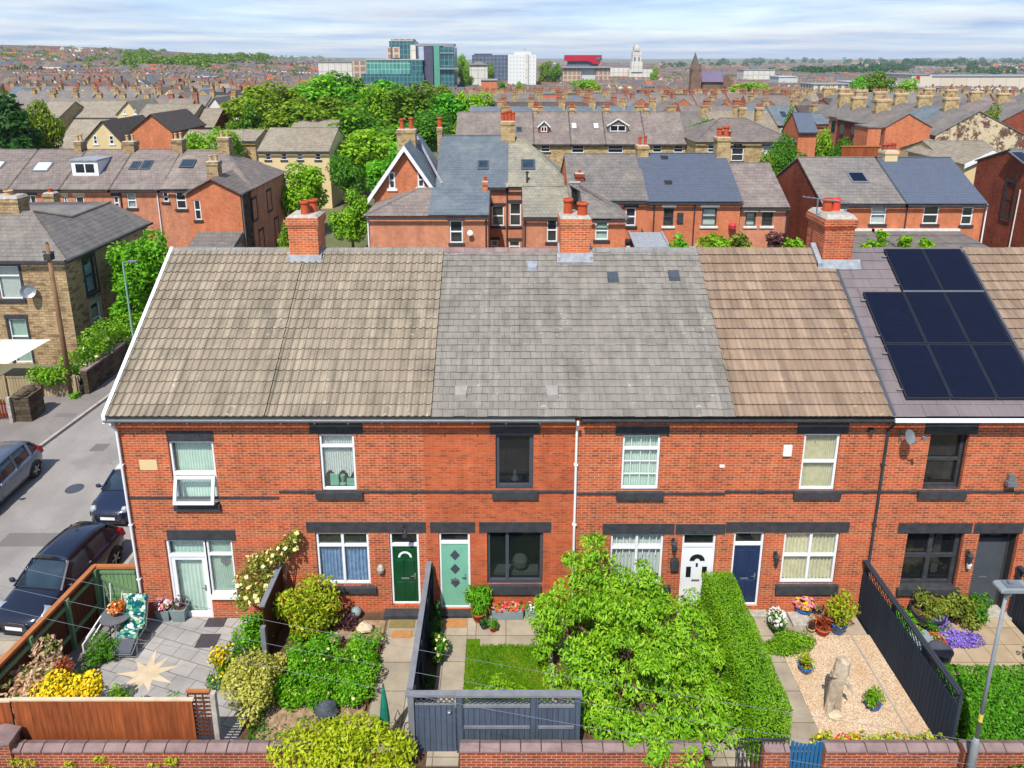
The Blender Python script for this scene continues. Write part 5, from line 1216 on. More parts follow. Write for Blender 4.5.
shrub('street_shrub', 'yellow green bush branch just left of the slate grey gate', 'shrub', (-2.5, -4.95, .45), (.46, .45, .6), 1700, .11, 'leaf_yellow', 42, aspect=2.6, base=(-2.7, -4.6, 0), z0=-.13)
shrub('street_shrub', 'dark green bush at the bottom edge in front of the low wall', 'shrub', (-7.0, -5.45, .05), (.75, .4, .4), 1800, .1, 'leaf_mid', 43, z0=-.2)
shrub('street_shrub', 'leafy bush at the bottom right edge below the lamp post wall', 'shrub', (11.6, -5.3, .2), (.9, .4, .5), 2200, .11, 'leaf_hedge_d', 44, z0=-.13)
shrub('street_shrub', 'small dark weed on the pavement outside the slate gate', 'plant', (-1.5, -5.1, .02), (.25, .2, .2), 160, .12, 'leaf_dark', 45, z0=-.13)
b = MB(); gx, gy, _ = G(326, 712, .1); b.rock((gx, gy, .18), .26, 5, (1.2, .9, .8)); solo('boulder', b, M['charcoal'], 'dark slate boulder on the dry bed behind the yellow bush', 'stone', (gx, gy, 0))
b = MB(); gx, gy, _ = G(356, 615, .1); b.rock((gx, gy, .2), .17, 6, (1, 1, 1)); solo('stone_ball', b, M['pot_grey'], 'grey stone ball on the ground below the window sill', 'stone', (gx, gy, 0), smooth=True)
b = MB(); b.rock((-4.0, -.75, .15), .18, 9, (1.3, 1, .8)); solo('boulder', b, M['cream_stone'], 'pale stone beside the ball near the green door', 'stone', (-4.0, -.75, 0))
b = MB(); b.rock((-4.75, -1.1, .14), .16, 11, (1.3, 1, .8)); solo('boulder', b, M['driftwood'], 'brownish stone in front of the plum leaved plant', 'stone', (-4.75, -1.1, 0))
g_ = random.Random(9); b = MB()
for k in range(140): x, y = g_.uniform(-5.9, -3.6), g_.uniform(-4.6, -3.0); b.rock((x, y, .02), g_.uniform(.02, .07), k, (1.2, 1, .6))
tag(obj('gravel_stones', b, M['soil_dry']), kind='stuff', label='scattered stones on the dry garden bed', cat='stones')
gc = thing('ground_cover', 'low scattered green seedlings on the dry stony bed behind the front wall', 'plants', (-4.8, -3.9, 0)); g2 = random.Random(12); foliage('foliage', gc, [(g2.uniform(-6.2, -3.6), g2.uniform(-4.6, -3.0), .03, g2.uniform(.08, .25), g2.uniform(.08, .2), .09) for _ in range(36)], 1500, .07, 'leaf_mid', 140, zmin=0)
b = MB()
for k in range(5): b.tube([(-3.5, -1.4-.42*k, 0), (-3.5, -1.4-.42*k, .2+.04*(k % 2))], .05, 7)
b.box(-3.56, -3.5, -3.3, -1.3, 0, .1); solo('log_edging', b, M['pole_wood'], 'timber edging along the path of the green door', 'edging', (-3.5, -2.3, 0))
px_, py_ = -2.82, -4.25
pr = thing('closed_parasol', 'folded teal green parasol standing by the slate gate', 'parasol', (px_, py_, .012)); b = MB(); b.lathe([(.03, 0), (.1, .1), (.12, .35), (.08, .8), (.03, 1.2), (.01, 1.28)], px_, py_, .55, 9); M['teal'] = m_plain('teal_canvas', S(24, 138, 110), S(18, 112, 92), 5, .8); obj('canopy', b, M['teal'], pr); b = MB(); b.tube([(px_, py_, 0), (px_, py_, 1.86)], .02, 8); b.lathe([(.2, 0), (.2, .05), (.05, .09)], px_, py_, .012, 14); obj('pole', b, M['charcoal'], pr)
b = MB()
for k in (0, 1): b.tube([(-2.62+.16*k, -4.1, .0), (-2.46-.16*k, -4.1, .7)], .014, 6)
b.tube([(-2.62, -4.1, .7), (-2.54, -4.1, .95), (-2.46, -4.1, .7)], .014, 6); solo('iron_stand', b, M['bark'], 'rusty wrought iron plant stand against the gate post', 'stand', (-2.54, -4.1, 0))
# third garden
shrub('border_shrubs', 'dark evergreen shrub in the shaded border along the black fence near the house', 'shrub', (-1.98, -.95, .45), (.2, .7, .5), 1300, .1, 'leaf_dark', 50)
shrub('border_shrubs', 'pale flowering shrub leaning over the path from the black fence border', 'shrub', (-1.85, -1.75, .42), (.26, .4, .38), 700, .1, 'leaf_mid', 51, flowers=(('petal_cream', 50, .09),))
shrub('border_shrubs', 'low dark ground plants at the street end of the black fence border', 'shrub', (-2.0, -2.9, .16), (.18, .7, .2), 500, .1, 'leaf_dark', 52)
pot('terracotta_pot', 'terracotta pot with tall bamboo leaves beside the mint door', -.78, -.32, .03, .22, .32, 'pot_clay', 'leaf_bright', 650, .22, pr=.38, ph=.95, seed=53, aspect=5.5, droop=.6)
def trough(label, x0, x1, y, flowers, leaf, seed):
    t = thing('planter_trough', label, 'planter', ((x0+x1)/2, y, .03)); b = MB(); b.box(x0, x1, y-.13, y+.13, .03, .3); obj('box', b, M['pot_grey'], t, bevel=.01)
    bl = [(x0+(x1-x0)*(k+.5)/5, y, .36, .15, .14, .12) for k in range(5)]; foliage('foliage', t, bl, 420, .07, leaf, seed)
    for fm, n in flowers: foliage('blossoms', t, bl, n, .08, fm, seed+3, 1.1, 0, .9, zmin=.33, shell=.95)
trough('grey trough of red flowers left of its twin under the dark window', -.42, .5, -.2, (('petal_red', 260), ('petal_pink', 80)), 'leaf_bright', 54)
trough('grey trough with green plants and pale flowers beside the big tree', .55, 1.45, -.2, (('petal_white', 60),), 'leaf_bright', 55)
pot('terracotta_pot', 'small terracotta pot with green plant near the first trough', -.36, -.72, .03, .13, .18, 'pot_clay', 'leaf_mid', 160, .09, seed=56)
pot('terracotta_pot', 'small shallow pot with dark leaves left of the green potted plant', -.62, -.62, .03, .13, .16, 'pot_dark', 'leaf_dark', 140, .09, seed=57)
pot('terracotta_pot', 'small terracotta pot with pink bloom at the patio edge by the tree', 1.2, -.55, .03, .12, .18, 'pot_clay', 'leaf_mid', 120, .08, seed=58, flowers=(('petal_pink', 50, .08),))
pot('terracotta_pot', 'lower terracotta pot with mixed leaves nearest the lawn and tree', 1.35, -.9, .03, .13, .2, 'pot_clay', 'leaf_purple', 130, .09, seed=59)
shrub('lawn_shrub', 'low lime green bush on the lawn behind the slate trellis fence', 'shrub', (-.2, -3.6, .75), (.8, .4, .6), 3000, .1, 'leaf_lime', 60, aspect=3.2)
b = MB(); b.lathe([(.28, 0), (.32, .15), (.3, .22), (.02, .24)], 1.75, -1.6, .0, 16); solo('water_butt_lid', b, M['teal'], 'pale teal tub under the left edge of the big tree', 'tub', (1.75, -1.6, 0))
# tree of the fourth garden
tr = thing('garden_tree', 'big light green drooping leaved tree filling the front garden of the white door', 'tree', (3.15, -2.6, 0))
bl = []; g_ = random.Random(61)
for px, py, Y, r in ((592, 545, -1.1, .34), (575, 570, -1.3, .42), (608, 572, -1.4, .42), (640, 578, -1.4, .42), (690, 610, -1.6, .4), (545, 615, -1.6, .38), (715, 648, -2.2, .38), (560, 603, -1.7, .46), (590, 606, -2, .5), (628, 598, -1.7, .48), (660, 606, -1.7, .46), (548, 634, -2.1, .42), (585, 648, -2.6, .55), (628, 636, -2.5, .55), (668, 640, -2.3, .5), (696, 628, -1.9, .42), (568, 672, -2.9, .45), (606, 690, -3.3, .55), (650, 680, -3.1, .55), (692, 668, -2.9, .5), (612, 722, -4.1, .45), (645, 724, -4.3, .5), (680, 712, -3.9, .5), (712, 700, -3.5, .45), (722, 726, -4.0, .38), (690, 742, -4.6, .4), (650, 744, -4.8, .4), (708, 668, -2.7, .4), (620, 620, -3.0, .4), (650, 655, -3.6, .4), (600, 640, -1.4, .5), (640, 640, -1.4, .5)):
    c = P(px, py, Y)
    r *= 1.1
    for q in range(9): bl.append((c[0]+g_.uniform(-.85, .85)*r, Y+g_.uniform(-.85, .85)*r, c[2]+g_.uniform(-.75, .75)*r, r*g_.uniform(.4, .7), r*g_.uniform(.4, .7), r*g_.uniform(.28, .5)))
foliage('crown', tr, bl, 40000, .122, 'leaf_ash', 62, aspect=2.9, droop=.8, up=.8, zmin=.15, shell=.7)
b = MB(); b.tube([(3.15, -2.6, -.02), (3.05, -2.5, .6), (3.2, -2.45, 1.2)], [.13, .1, .09], 8)
for q in bl[::11]: b.tube([(3.12, -2.5, .6+.3*RND.random()), ((3.1+q[0])/2, (-2.5+q[1])/2, q[2]*.72), (q[0], q[1], q[2])], [.06, .04, .015], 6)
obj('trunk', b, M['bark'], tr)
shrub('under_shrub', 'green bush on the white door path at the foot of the clipped hedge', 'shrub', (5.35, -2.9, .2), (.25, .9, .22), 500, .1, 'leaf_mid', 63)
def hedge(name, label, x0, x1, y0, y1, z0, z1, mat, dens, size, seed, rnd=.07, core='leaf_dark'):
    t = thing(name, label, 'hedge', ((x0+x1)/2, (y0+y1)/2, z0)); rng = np.random.default_rng(seed)
    areas = [('x', x0, (y1-y0)*(z1-z0), -1), ('x', x1, (y1-y0)*(z1-z0), 1), ('y', y0, (x1-x0)*(z1-z0), -1), ('y', y1, (x1-x0)*(z1-z0), 1), ('z', z1, (x1-x0)*(y1-y0)*1.2, 1)]
    ps = []; ds = []
    for a, c, ar, sg in areas:
        n = int(ar*dens); u = rng.random((n, 3)); p = np.array([x0, y0, z0])+u*np.array([x1-x0, y1-y0, z1-z0]); d = np.zeros((n, 3)); i = 'xyz'.index(a); p[:, i] = c; d[:, i] = sg; ps.append(p); ds.append(d)
    p = np.concatenate(ps); d = np.concatenate(ds); c = np.array([(x0+x1)/2, (y0+y1)/2, z1]); 
    # soft shoulders and an uneven clip
    e = np.maximum(0, np.abs(p[:, 0]-c[0])-((x1-x0)/2-rnd)); f = np.maximum(0, p[:, 2]-(z1-rnd)); k = (e > 0) & (f > 0); p[k, 2] -= (e[k]*f[k])/rnd*.9
    w = .018*np.sin(p[:, 0]*3.1+p[:, 1]*2.3)+.014*np.sin(p[:, 1]*5.7+p[:, 2]*4)+rng.normal(scale=.018, size=len(p)); p += d*w[:, None]
    me = leaf_mesh('foliage', p, d, size, mat, rng, 2.0, 0, .3, off=tuple(rootloc(t))); o = bpy.data.objects.new('foliage', me); COL.objects.link(o); o.parent = t
    b = MB(); q = .1; b.box(x0+q, x1-q, y0+q, y1-q, z0, z1-q*1.4); obj('foliage_core', b, M[core], t, bevel=.08); return t  # solid dark green box inside the leaves keeps the hedge opaque
hedge('clipped_hedge', 'long clipped bright green hedge between white door path and gravel garden', 5.64, 6.5, -4.55, -.12, .0, 1.5, 'leaf_hedge_r', 2000, .048, 70)
hedge('clipped_hedge', 'broad clipped dark green hedge behind the wall at the right edge', 10.6, 14.6, -4.62, -3.2, .0, 1.32, 'leaf_hedge_d', 1100, .075, 71)
# gravel garden
px_, py_ = G(834, 712, 0)[:2]; hz = P(841, 656, py_+.1)[2]
t_ = thing('driftwood_sculpture', 'pale driftwood sculpture standing on the gravel like a torso', 'sculpture', (px_, py_, .008)); b = MB()
b.tube([(px_-.14, py_, 0), (px_-.1, py_+.02, hz*.25), (px_, py_+.03, hz*.5), (px_+.05, py_+.05, hz*.75), (px_+.08, py_+.06, hz*.95), (px_+.09, py_+.06, hz)], [.09, .1, .15, .18, .15, .07], 11); b.tube([(px_+.12, py_+.05, 0), (px_+.06, py_+.03, hz*.3), (px_+.02, py_, hz*.5)], [.07, .08, .09], 8)
b.tube([(px_+.15, py_, hz*.6), (px_+.3, py_-.05, hz*.5), (px_+.32, py_-.08, hz*.42)], [.05, .035, .02], 6); b.tube([(px_-.05, py_, hz*.68), (px_-.2, py_-.05, hz*.72), (px_-.24, py_-.06, hz*.84)], [.05, .035, .02], 6); b.tube([(px_+.02, py_, hz*.85), (px_-.05, py_+.02, hz*1.02)], [.08, .03], 6); b.tube([(px_+.1, py_+.05, hz*.85), (px_+.19, py_+.06, hz*.97)], [.07, .02], 6); b.tube([(px_-.08, py_, hz*.3), (px_-.2, py_-.08, 0)], [.07, .04], 6)
g_ = random.Random(2); b.v = [(x+g_.uniform(-.028, .028), y+g_.uniform(-.028, .028), max(.0, z+g_.uniform(-.02, .02))) for x, y, z in b.v]; obj('driftwood', b, M['driftwood'], t_)
b = MB(); b.rock((px_-.02, py_-.12, .05), .16, 4, (1.2, 1, .5)); solo('boulder', b, M['cream_stone'], 'pale stone at the foot of the driftwood sculpture', 'stone', (px_, py_-.12, 0))
shrub('cushion_plant', 'dense mound of fine green ground plant beside the gravel path', 'shrub', (7.85, -1.25, .12), (.75, .42, .24), 5200, .06, 'leaf_hedge_r', 75, k=26, aspect=1.8, sub=(.38, .5))
def pot_at(name, label, px, py, r, h, mat, leaf, **k):
    x, y, _ = G(px, py, .01); return pot(name, label, x, y+r*.8, .01, r, h, mat, leaf, **k)
pot_at('flower_pot', 'blue bowl of pink and yellow flowers by the house wall in gravel garden', 805, 618, .24, .24, 'pot_blue', 'leaf_lime', n=160, shape='bowl', ph=.3, flowers=(('petal_pink', 220, .09), ('petal_yellow', 90, .08)), seed=76)
pot_at('flower_pot', 'dark blue pot with pale soil and few leaves next to the pink flowers', 818, 616, .2, .24, 'pot_dark', 'leaf_varieg', n=40, size=.06, ph=.1, seed=77, shape='bowl')
pot_at('flower_pot', 'tall bush in a blue pot by the navy fence', 840, 637, .24, .36, 'pot_blue', 'leaf_photinia', n=900, size=.1, pr=.42, ph=1.05, seed=78)
pot_at('flower_pot', 'terracotta pot of dark red spiky leaves on the gravel', 824, 638, .2, .24, 'pot_clay', 'leaf_redbrown', n=130, size=.24, ph=.42, aspect=6, seed=79, flowers=None)
pot_at('flower_pot', 'green pot of white flowers at the edge of the paved strip', 778, 636, .2, .26, 'leaf_dark', 'leaf_mid', n=260, ph=.45, flowers=(('petal_white', 130, .08),), seed=80)
pot_at('flower_pot', 'small blue pot with yellow green plant alone on the gravel', 807, 676, .17, .2, 'pot_blue', 'leaf_photinia', n=300, size=.08, pr=.24, ph=.36, seed=81)
pot_at('flower_pot', 'small blue pot with green plant near the navy fence end', 875, 713, .17, .16, 'pot_blue', 'leaf_hedge_r', n=420, size=.08, pr=.28, ph=.34, seed=82)
pot_at('flower_pot', 'tiny plum coloured plant in a pale pot behind the terracotta one', 812, 634, .11, .14, 'pot_buff', 'leaf_purple', n=110, size=.08, seed=83)
b = MB(); b.box(8.2, 8.75, -.62, -.1, 0, .12); solo('paving_block', b, M['mortar'], 'raised concrete slab under the window of the navy door house', 'slab', (8.5, -.36, 0), bevel=.01)
fb = thing('flower_border', 'strip of yellow and red bedding flowers behind the gravel garden wall', 'flower bed', (8.6, -4.4, 0)); bl = [(7.3+.25*k, -4.42+.06*math.sin(k*2), .3, .2, .16, .3) for k in range(12)]
foliage('foliage', fb, bl, 1100, .1, 'leaf_photinia', 84, zmin=0); foliage('blossoms', fb, bl[:5], 120, .08, 'petal_yellow', 85, 1.1, 0, .9, shell=.95); foliage('blossoms', fb, bl[2:4], 60, .08, 'petal_red', 86, 1.1, 0, .9, shell=.95); stems(fb, (8.6, -4.42, 0), bl, r=.01, n=10)
# right-hand garden
shrub('leafy_shrub', 'fresh green leafy plants against the navy fence in the paved garden', 'shrub', (11.05, -.95, .35), (.5, .75, .42), 1700, .12, 'leaf_bright', 90)
pot('round_planter', 'large round black planter of reddish grasses under the black window', 12.1, -.42, .01, .46, .42, 'pot_dark', 'leaf_rose', 420, .16, pr=.45, ph=.5, seed=91, shape='bowl', aspect=4)
shrub('evergreen_shrub', 'rounded grey green shrub below the lantern by the grey door', 'shrub', (13.0, -.45, .5), (.62, .4, .48), 2000, .1, 'leaf_rose', 92); 
shrub('evergreen_shrub', 'dark green shrub nearest the grey front door in the paved garden', 'shrub', (13.55, -.35, .5), (.45, .32, .45), 1100, .1, 'leaf_mid', 93)
shrub('violet_flower_mat', 'low carpet of violet flowers on the buff paving', 'flowers', (12.55, -1.12, .06), (.85, .28, .2), 500, .06, 'leaf_mid', 94, flowers=(('petal_violet', 2600, .06),), k=22)
shrub('violet_flower_mat', 'taller tuft of violet flowers behind the violet carpet', 'flowers', (12.3, -.75, .25), (.3, .2, .25), 160, .07, 'leaf_mid', 95, flowers=(('petal_violet', 330, .06),))
pot('flower_pot', 'small pot with compact green plant in front of the black planter', 12.0, -.88, .01, .15, .22, 'pot_dark', 'leaf_mid', 260, .07, seed=96)
pot('flower_pot', 'orange terracotta pot beside the violet flowers', 11.85, -1.25, .01, .22, .26, 'pot_clay', 'leaf_varieg', 60, .07, ph=.15, seed=97, shape='square')
b = MB(); b.box(11.05, 11.5, -1.75, -1.3, .01, .5); b.box(11.0, 11.55, -1.8, -1.25, .501, .56); solo('storage_box', b, M['pot_grey'], 'pale grey storage box beside the navy fence trellis', 'box', (11.3, -1.5, 0), bevel=.02)
b = MB(); b.lathe([(.24, 0), (.28, .3), (.3, .34), (.24, .36), (.05, .33)], 11.5, -2.0, .3, 14); b.lathe([(.2, 0), (.2, .3)], 11.5, -2.0, .01, 12); solo('fire_bowl', b, M['charcoal'], 'dark round fire bowl on a stand near the storage box', 'fire bowl', (11.5, -2.0, 0))
b = MB(); b.rock((11.35, -2.45, .2), .2, 31, (1, .8, 1.1)); M['bag_green'] = m_plain('green_plastic', S(60, 196, 60), S(40, 170, 44), 6, .5); solo('compost_bag', b, M['bag_green'], 'bright green plastic bag beside the navy fence', 'bag', (11.35, -2.45, 0))
b = MB(); b.rock((11.75, -2.6, .1), .2, 33, (1.4, .9, .6)); solo('white_rock', b, M['white_rough'], 'white stone on the paving near the green bag', 'stone', (11.75, -2.6, 0))
pot('round_planter', 'dark pot in the shadow at the right end of the paved garden', 14.2, -1.9, .01, .24, .3, 'pot_dark', 'leaf_dark', 150, .1, seed=98)
# street lamp in front
lx, ly = 10.34, -5.1; hl = P(1000, 586, ly)[2]
t_ = thing('street_lamp', 'grey street lamp column with flat head in front of the right hedge', 'street lamp', (lx, ly, -.13)); b = MB(); b.tube([(lx, ly, -.13), (lx, ly, 1.15), (lx, ly, 1.3)], [.088, .084, .045], 14); b.tube([(lx, ly, 1.3), (lx, ly, hl-.05)], [.042, .036], 12); obj('column', b, M['lamp_metal'], t_, smooth=True)
b = MB(); b.tube([(lx, ly, 1.75), (lx, ly, 1.95)], .045, 12); M['yellow_label'] = m_plain('yellow_label', S(236, 220, 90), S(216, 200, 80), 9, .6); obj('yellow_band', b, M['yellow_label'], t_)
b = MB(); b.bar((lx, ly, hl-.3), (lx+.02, ly-.1, hl-.06), .07, .07); b.prism([(lx-.24, hl-.05), (lx+.44, hl-.05), (lx+.44, hl+.01), (lx+.36, hl+.05), (lx-.18, hl+.05), (lx-.24, hl+.01)], ly-.17, ly+.13, 'y'); obj('lamp_head', b, M['lamp_metal'], t_, bevel=.015)
b = MB(); b.box(lx-.1, lx+.25, ly-.12, ly+.08, hl+.052, hl+.075); b.box(lx-.02, lx+.06, ly-.05, ly+.03, hl+.076, hl+.12); obj('sensor', b, M['alu'], t_)
b = MB(); b.box(lx-.2, lx+.4, ly-.14, ly+.1, hl-.056, hl-.0505); obj('lens', b, M['white'], t_)
# ------------------------------------------------------------------ side street
def ribbon(name, pts_l, pts_r, z, mat, th=.0):
    b = MB()
    for (a, b0), (c, d) in zip(zip(pts_l[:-1], pts_r[:-1]), zip(pts_l[1:], pts_r[1:])):
        b.quad((a[0], a[1], z), (b0[0], b0[1], z), (d[0], d[1], z), (c[0], c[1], z))
        if th: b.quad((b0[0], b0[1], z-th), (d[0], d[1], z-th), (d[0], d[1], z), (b0[0], b0[1], z)); b.quad((a[0], a[1], z-th), (a[0], a[1], z), (c[0], c[1], z), (c[0], c[1], z-th))
    return tag(obj(name, b, M[mat]), kind='structure')
KL = [(-20.9, -4.9), (-20.1, 4), (-19.75, 9.4), (-19.35, 14.2), (-19.2, 20), (-19.15, 27.5)]
KR = [(-12.5, -4.9), (-12.4, 4), (-12.35, 9.4), (-12.3, 14.2), (-12.3, 20), (-12.3, 27.5)]
ribbon('road', KL, KR, -.262, 'asphalt')
ribbon('pavement', [(x-4.5, y) for x, y in KL], [(x-.14, y) for x, y in KL], -.14, 'footway', .2)
ribbon('kerb', [(x-.138, y) for x, y in KL], KL, -.136, 'kerb', .2)
ribbon('kerb', KR, [(x+.14, y) for x, y in KR], -.136, 'kerb', .2)
ribbon('pavement', [(x+.142, y) for x, y in KR], [(-10.7 if y > -.1 else -12.1, y) for x, y in KR], -.14, 'footway', .2)
slab('pavement', -16.5, -12.51, -4.95, -.85, ZB-.1, -.132, 'pave_worn')
ribbon('road', [(-60, 27.0), (60, 27.0)], [(-60, 22.5), (60, 22.5)], -.255, 'asphalt')
slab('yard', -12, -5.5, 27.4, 40, ZB-.2, -.25, 'asphalt')
M['patch'] = m_asphalt('patched_asphalt', S(134, 129, 125), S(122, 117, 114))
b = MB()
for x, y, w, l in ((-17.3, 9.6, .6, .6), (-16.2, 3.6, 2.2, .7), (-18.6, 1.0, 1.0, 2.6), (-15.6, 11.5, .5, 3.0), (-18.2, 13.4, .5, .5), (-20.3, 12.2, .9, .35), (-14.7, 6.5, .5, 1.2)): b.box(x-w/2, x+w/2, y-l/2, y+l/2, -.139 if x < -19.5 else -.2615, -.134 if x < -19.5 else -.2575)
b2 = MB(); b2.lathe([(.33, 0), (.33, .004)], -16.6, 6.6, -.2615, 18); b2.box(-12.75, -12.45, 8.2, 8.7, -.2615, -.256); b2.box(-17.9, -17.3, 11.4, 12.0, -.2615, -.2565); tag(obj('road_covers', b2, M['charcoal']), kind='structure')
tag(obj('asphalt_patch', b, M['patch']), kind='structure')

# ------------------------------------------------------------------ cars
def m_paint(name, c, rough=.18, metal=.3):
    t = NT(name); co = t.obj(); n = t.noise(co, 2.5, 4); b = t.bsdf(t.mix(t.maprange(n, .3, .7, 0, .25), c, (c[0]*.8, c[1]*.8, c[2]*.82, 1)), rough, metal, .5)
    b.inputs['Coat Weight'].default_value = .8; b.inputs['Coat Roughness'].default_value = .05; return t.m
M['paint_black'] = m_paint('blue_black_car_paint', S(26, 30, 50)); M['paint_navy'] = m_paint('navy_car_paint', S(32, 42, 70)); M['paint_grey'] = m_paint('grey_car_paint', S(112, 124, 142), .25, .5); M['paint_white'] = m_paint('white_car_paint', S(236, 238, 240, .75), .3, 0)
M['tyre'] = m_plain('tyre_rubber', (.02, .02, .022, 1), (.03, .03, .03, 1), 8, .85); M['rim'] = m_plain('alloy_rim', S(190, 194, 198), S(160, 164, 168), 6, .3, .8)
M['car_glass'] = m_plain('car_glass', S(70, 92, 104, .35), S(50, 70, 84, .3), 1.2, .05, .0, .8); M['lamp_clear'] = m_plain('headlamp', S(216, 224, 230), S(180, 190, 198), 9, .1, .3); M['lamp_red'] = m_plain('tail_lamp', S(206, 16, 26), S(170, 10, 20), 6, .2)
def loft(mb, secs, mi=0, cap=True):
    n = len(secs[0]); b = len(mb.v)
    for s in secs: mb.v.extend(s)
    for i in range(len(secs)-1):
        for k in range(n-1): mb.f.append((b+i*n+k, b+i*n+k+1, b+(i+1)*n+k+1, b+(i+1)*n+k)); mb.m.append(mi)
    if cap: mb.f.append(tuple(b+k for k in range(n))); mb.m.append(mi); mb.f.append(tuple(b+(len(secs)-1)*n+k for k in range(n-1, -1, -1))); mb.m.append(mi)
def car(name, label, x, y, rz, paint, L=4.1, W=1.75, Hh=1.46, roofmat=None, retro=False):
    t = thing(name, label, 'car', (x, y, -.26), rz)
    hw = W/2; k = L/4.1
    # stations front to rear: x, z low, z belt, z deck, half width, deck half width
    st = [(2.05, .32, .56, .6, .5, .4), (1.97, .2, .64, .68, .68, .55), (1.7, .17, .72, .79, .81, .66), (1.3, .17, .79, .87, .86, .7), (.85, .17, .86, .95, .87, .74), (0, .17, .89, .95, .875, .76), (-.9, .17, .92, .96, .875, .76), (-1.5, .17, .94, .98, .86, .74), (-1.85, .22, .94, .98, .8, .68), (-2.0, .3, .86, .93, .74, .6), (-2.05, .38, .7, .74, .66, .5)]
    secs = []
    for sx, zl, zb, zd, h, dh in st:
        h *= W/1.75; dh *= W/1.75; half = [(h*.86, zl), (h*.97, zl+.1), (h, zl+(zb-zl)*.5), (h*.985, zb-.06), (h*.94, zb), (dh, zd), (dh*.5, zd+.025)]
        s = [(sx*k, -a, z) for a, z in half]+[(sx*k, a, z) for a, z in reversed(half)]; secs.append(s)
    b = MB(); loft(b, secs); bo = obj('body', b, M[paint], t, True, smooth=True); m = bo.modifiers.new('s', 'SUBSURF'); m.levels = m.render_levels = 2
    zt = Hh; g = MB(); gs = []
    for sx, zz, lowh, toph in ((.98, .93, .72, .69), (.62, .93+(zt-.93)*.62, .75, .61), (.3, zt-.03, .77, .55), (-.3, zt+.01, .77, .55), (-1.0, zt-.01, .76, .54), (-1.5, zt-.1, .74, .5), (-1.78, .93+(zt-.93)*.5, .72, .62), (-1.93, .95, .68, .66)):
        lowh *= W/1.75; toph *= W/1.75; zl = .9; s = [(sx*k, -lowh, zl), (sx*k, -(lowh*.55+toph*.45), (zl+zz)/2+.02), (sx*k, -toph, zz-.03), (sx*k, -toph*.7, zz), (sx*k, toph*.7, zz), (sx*k, toph, zz-.03), (sx*k, (lowh*.55+toph*.45), (zl+zz)/2+.02), (sx*k, lowh, zl)]; gs.append(s)
    loft(g, gs); obj('windows', g, M['car_glass'], t, True, smooth=True)
    r = MB(); rs = []
    for sx, zz, th in ((.36, zt-.035, .55), (.2, zt-.0, .565), (-.3, zt+.03, .57), (-1.0, zt+.01, .56), (-1.5, zt-.075, .52), (-1.62, zt-.12, .5)):
        th *= W/1.75; rs.append([(sx*k, -th*1.02, zz-.05), (sx*k, -th, zz), (sx*k, -th*.6, zz+.022), (sx*k, 0, zz+.03), (sx*k, th*.6, zz+.022), (sx*k, th, zz), (sx*k, th*1.02, zz-.05)])
    loft(r, rs); obj('roof', r, M[roofmat or paint], t, True, smooth=True)
    for s in (-1, 1):
        q = W/1.75*s
        for a, c, w in (((1.0, .77, .92), (.34, .58, zt-.04), .06), ((-.35, .785, .93), (-.38, .59, zt-.02), .07), ((-1.25, .775, .95), (-1.3, .57, zt-.06), .1), ((-1.9, .7, .95), (-1.55, .53, zt-.1), .1)): p = MB(); p.bar((a[0]*k, a[1]*q, a[2]), (c[0]*k, c[1]*q, c[2]), w, .05); obj('pillar', p, M[paint], t, True)
    for sx in (1.28, -1.28):
        for s in (-1, 1):
            w = MB(); yy = s*(hw-.09); R_ = .315; ang = 20
            ring = []
            for (rr, o) in ((.2, -.1), (R_-.02, -.1), (R_, -.06), (R_, .06), (R_-.02, .098), (.2, .1)): ring.append([(sx*k+rr*math.cos(2*PI*j/ang), yy+s*o, R_+rr*math.sin(2*PI*j/ang)) for j in range(ang+1)])
            loft(w, ring, cap=False); wh = obj('wheel', w, M['tyre'], t, True, smooth=True)
            d = MB(); cyy = yy+s*.085; d.add([(sx*k, cyy-s*.01, R_)]+[(sx*k+.2*math.cos(2*PI*j/20), cyy-s*.04, R_+.2*math.sin(2*PI*j/20)) for j in range(20)], [(0, 1+j, 1+(j+1) % 20) for j in range(20)])
            for j in range(5): a = 2*PI*j/5; d.bar((sx*k, cyy, R_), (sx*k+.2*math.cos(a), cyy, R_+.2*math.sin(a)), .03, .06, up=(-math.sin(a), 0, math.cos(a)))
            obj('rim', d, M['rim'], wh, True)
            a = MB(); n = 14; yo = s*(hw*.985)
            for j in range(n):
                t0 = PI*j/n-.1; t1 = PI*(j+1)/n-.1; a.add([(sx*k+rr*math.cos(tt), yo+s*o, R_+rr*math.sin(tt)) for rr, tt, o in ((.33, t0, .0), (.39, t0, .012), (.39, t1, .012), (.33, t1, 0))], [(0, 1, 2, 3)])
                a.add([(sx*k+.33*math.cos(tt), yo+s*o, R_+.33*math.sin(tt)) for tt, o in ((t0, 0), (t1, 0), (t1, -.24), (t0, -.24))], [(0, 1, 2, 3)])
            obj('wheel_arch', a, M['tyre'], t, True)
    for s in (-1, 1):
        h = MB()
        if retro: h.rock((1.86*k, s*.58*W/1.75, .68), .15, 3, (.7, .8, 1))
        else: h.prism([(1.9*k, .56), (1.93*k, .64), (1.5*k, .83), (1.45*k, .74)], s*.55*W/1.75, s*.815*W/1.75, 'y')
        obj('headlight', h, M['lamp_clear'], t, True, smooth=True)
        l = MB(); l.prism([(-1.8*k, .72), (-2.02*k, .7), (-1.9*k, 1.02), (-1.74*k, 1.06)], s*.6*W/1.75, s*.795*W/1.75, 'y'); obj('tail_light', l, M['lamp_red'], t, True)
        mm = MB(); mm.rock((.82*k, s*(hw+.09), .98), .1, 2, (.6, 1.1, .75)); mm.bar((.8*k, s*(hw-.08), .94), (.82*k, s*(hw+.05), .97), .04, .04); obj('mirror', mm, M[paint], t, True, smooth=True)
        dd = MB()
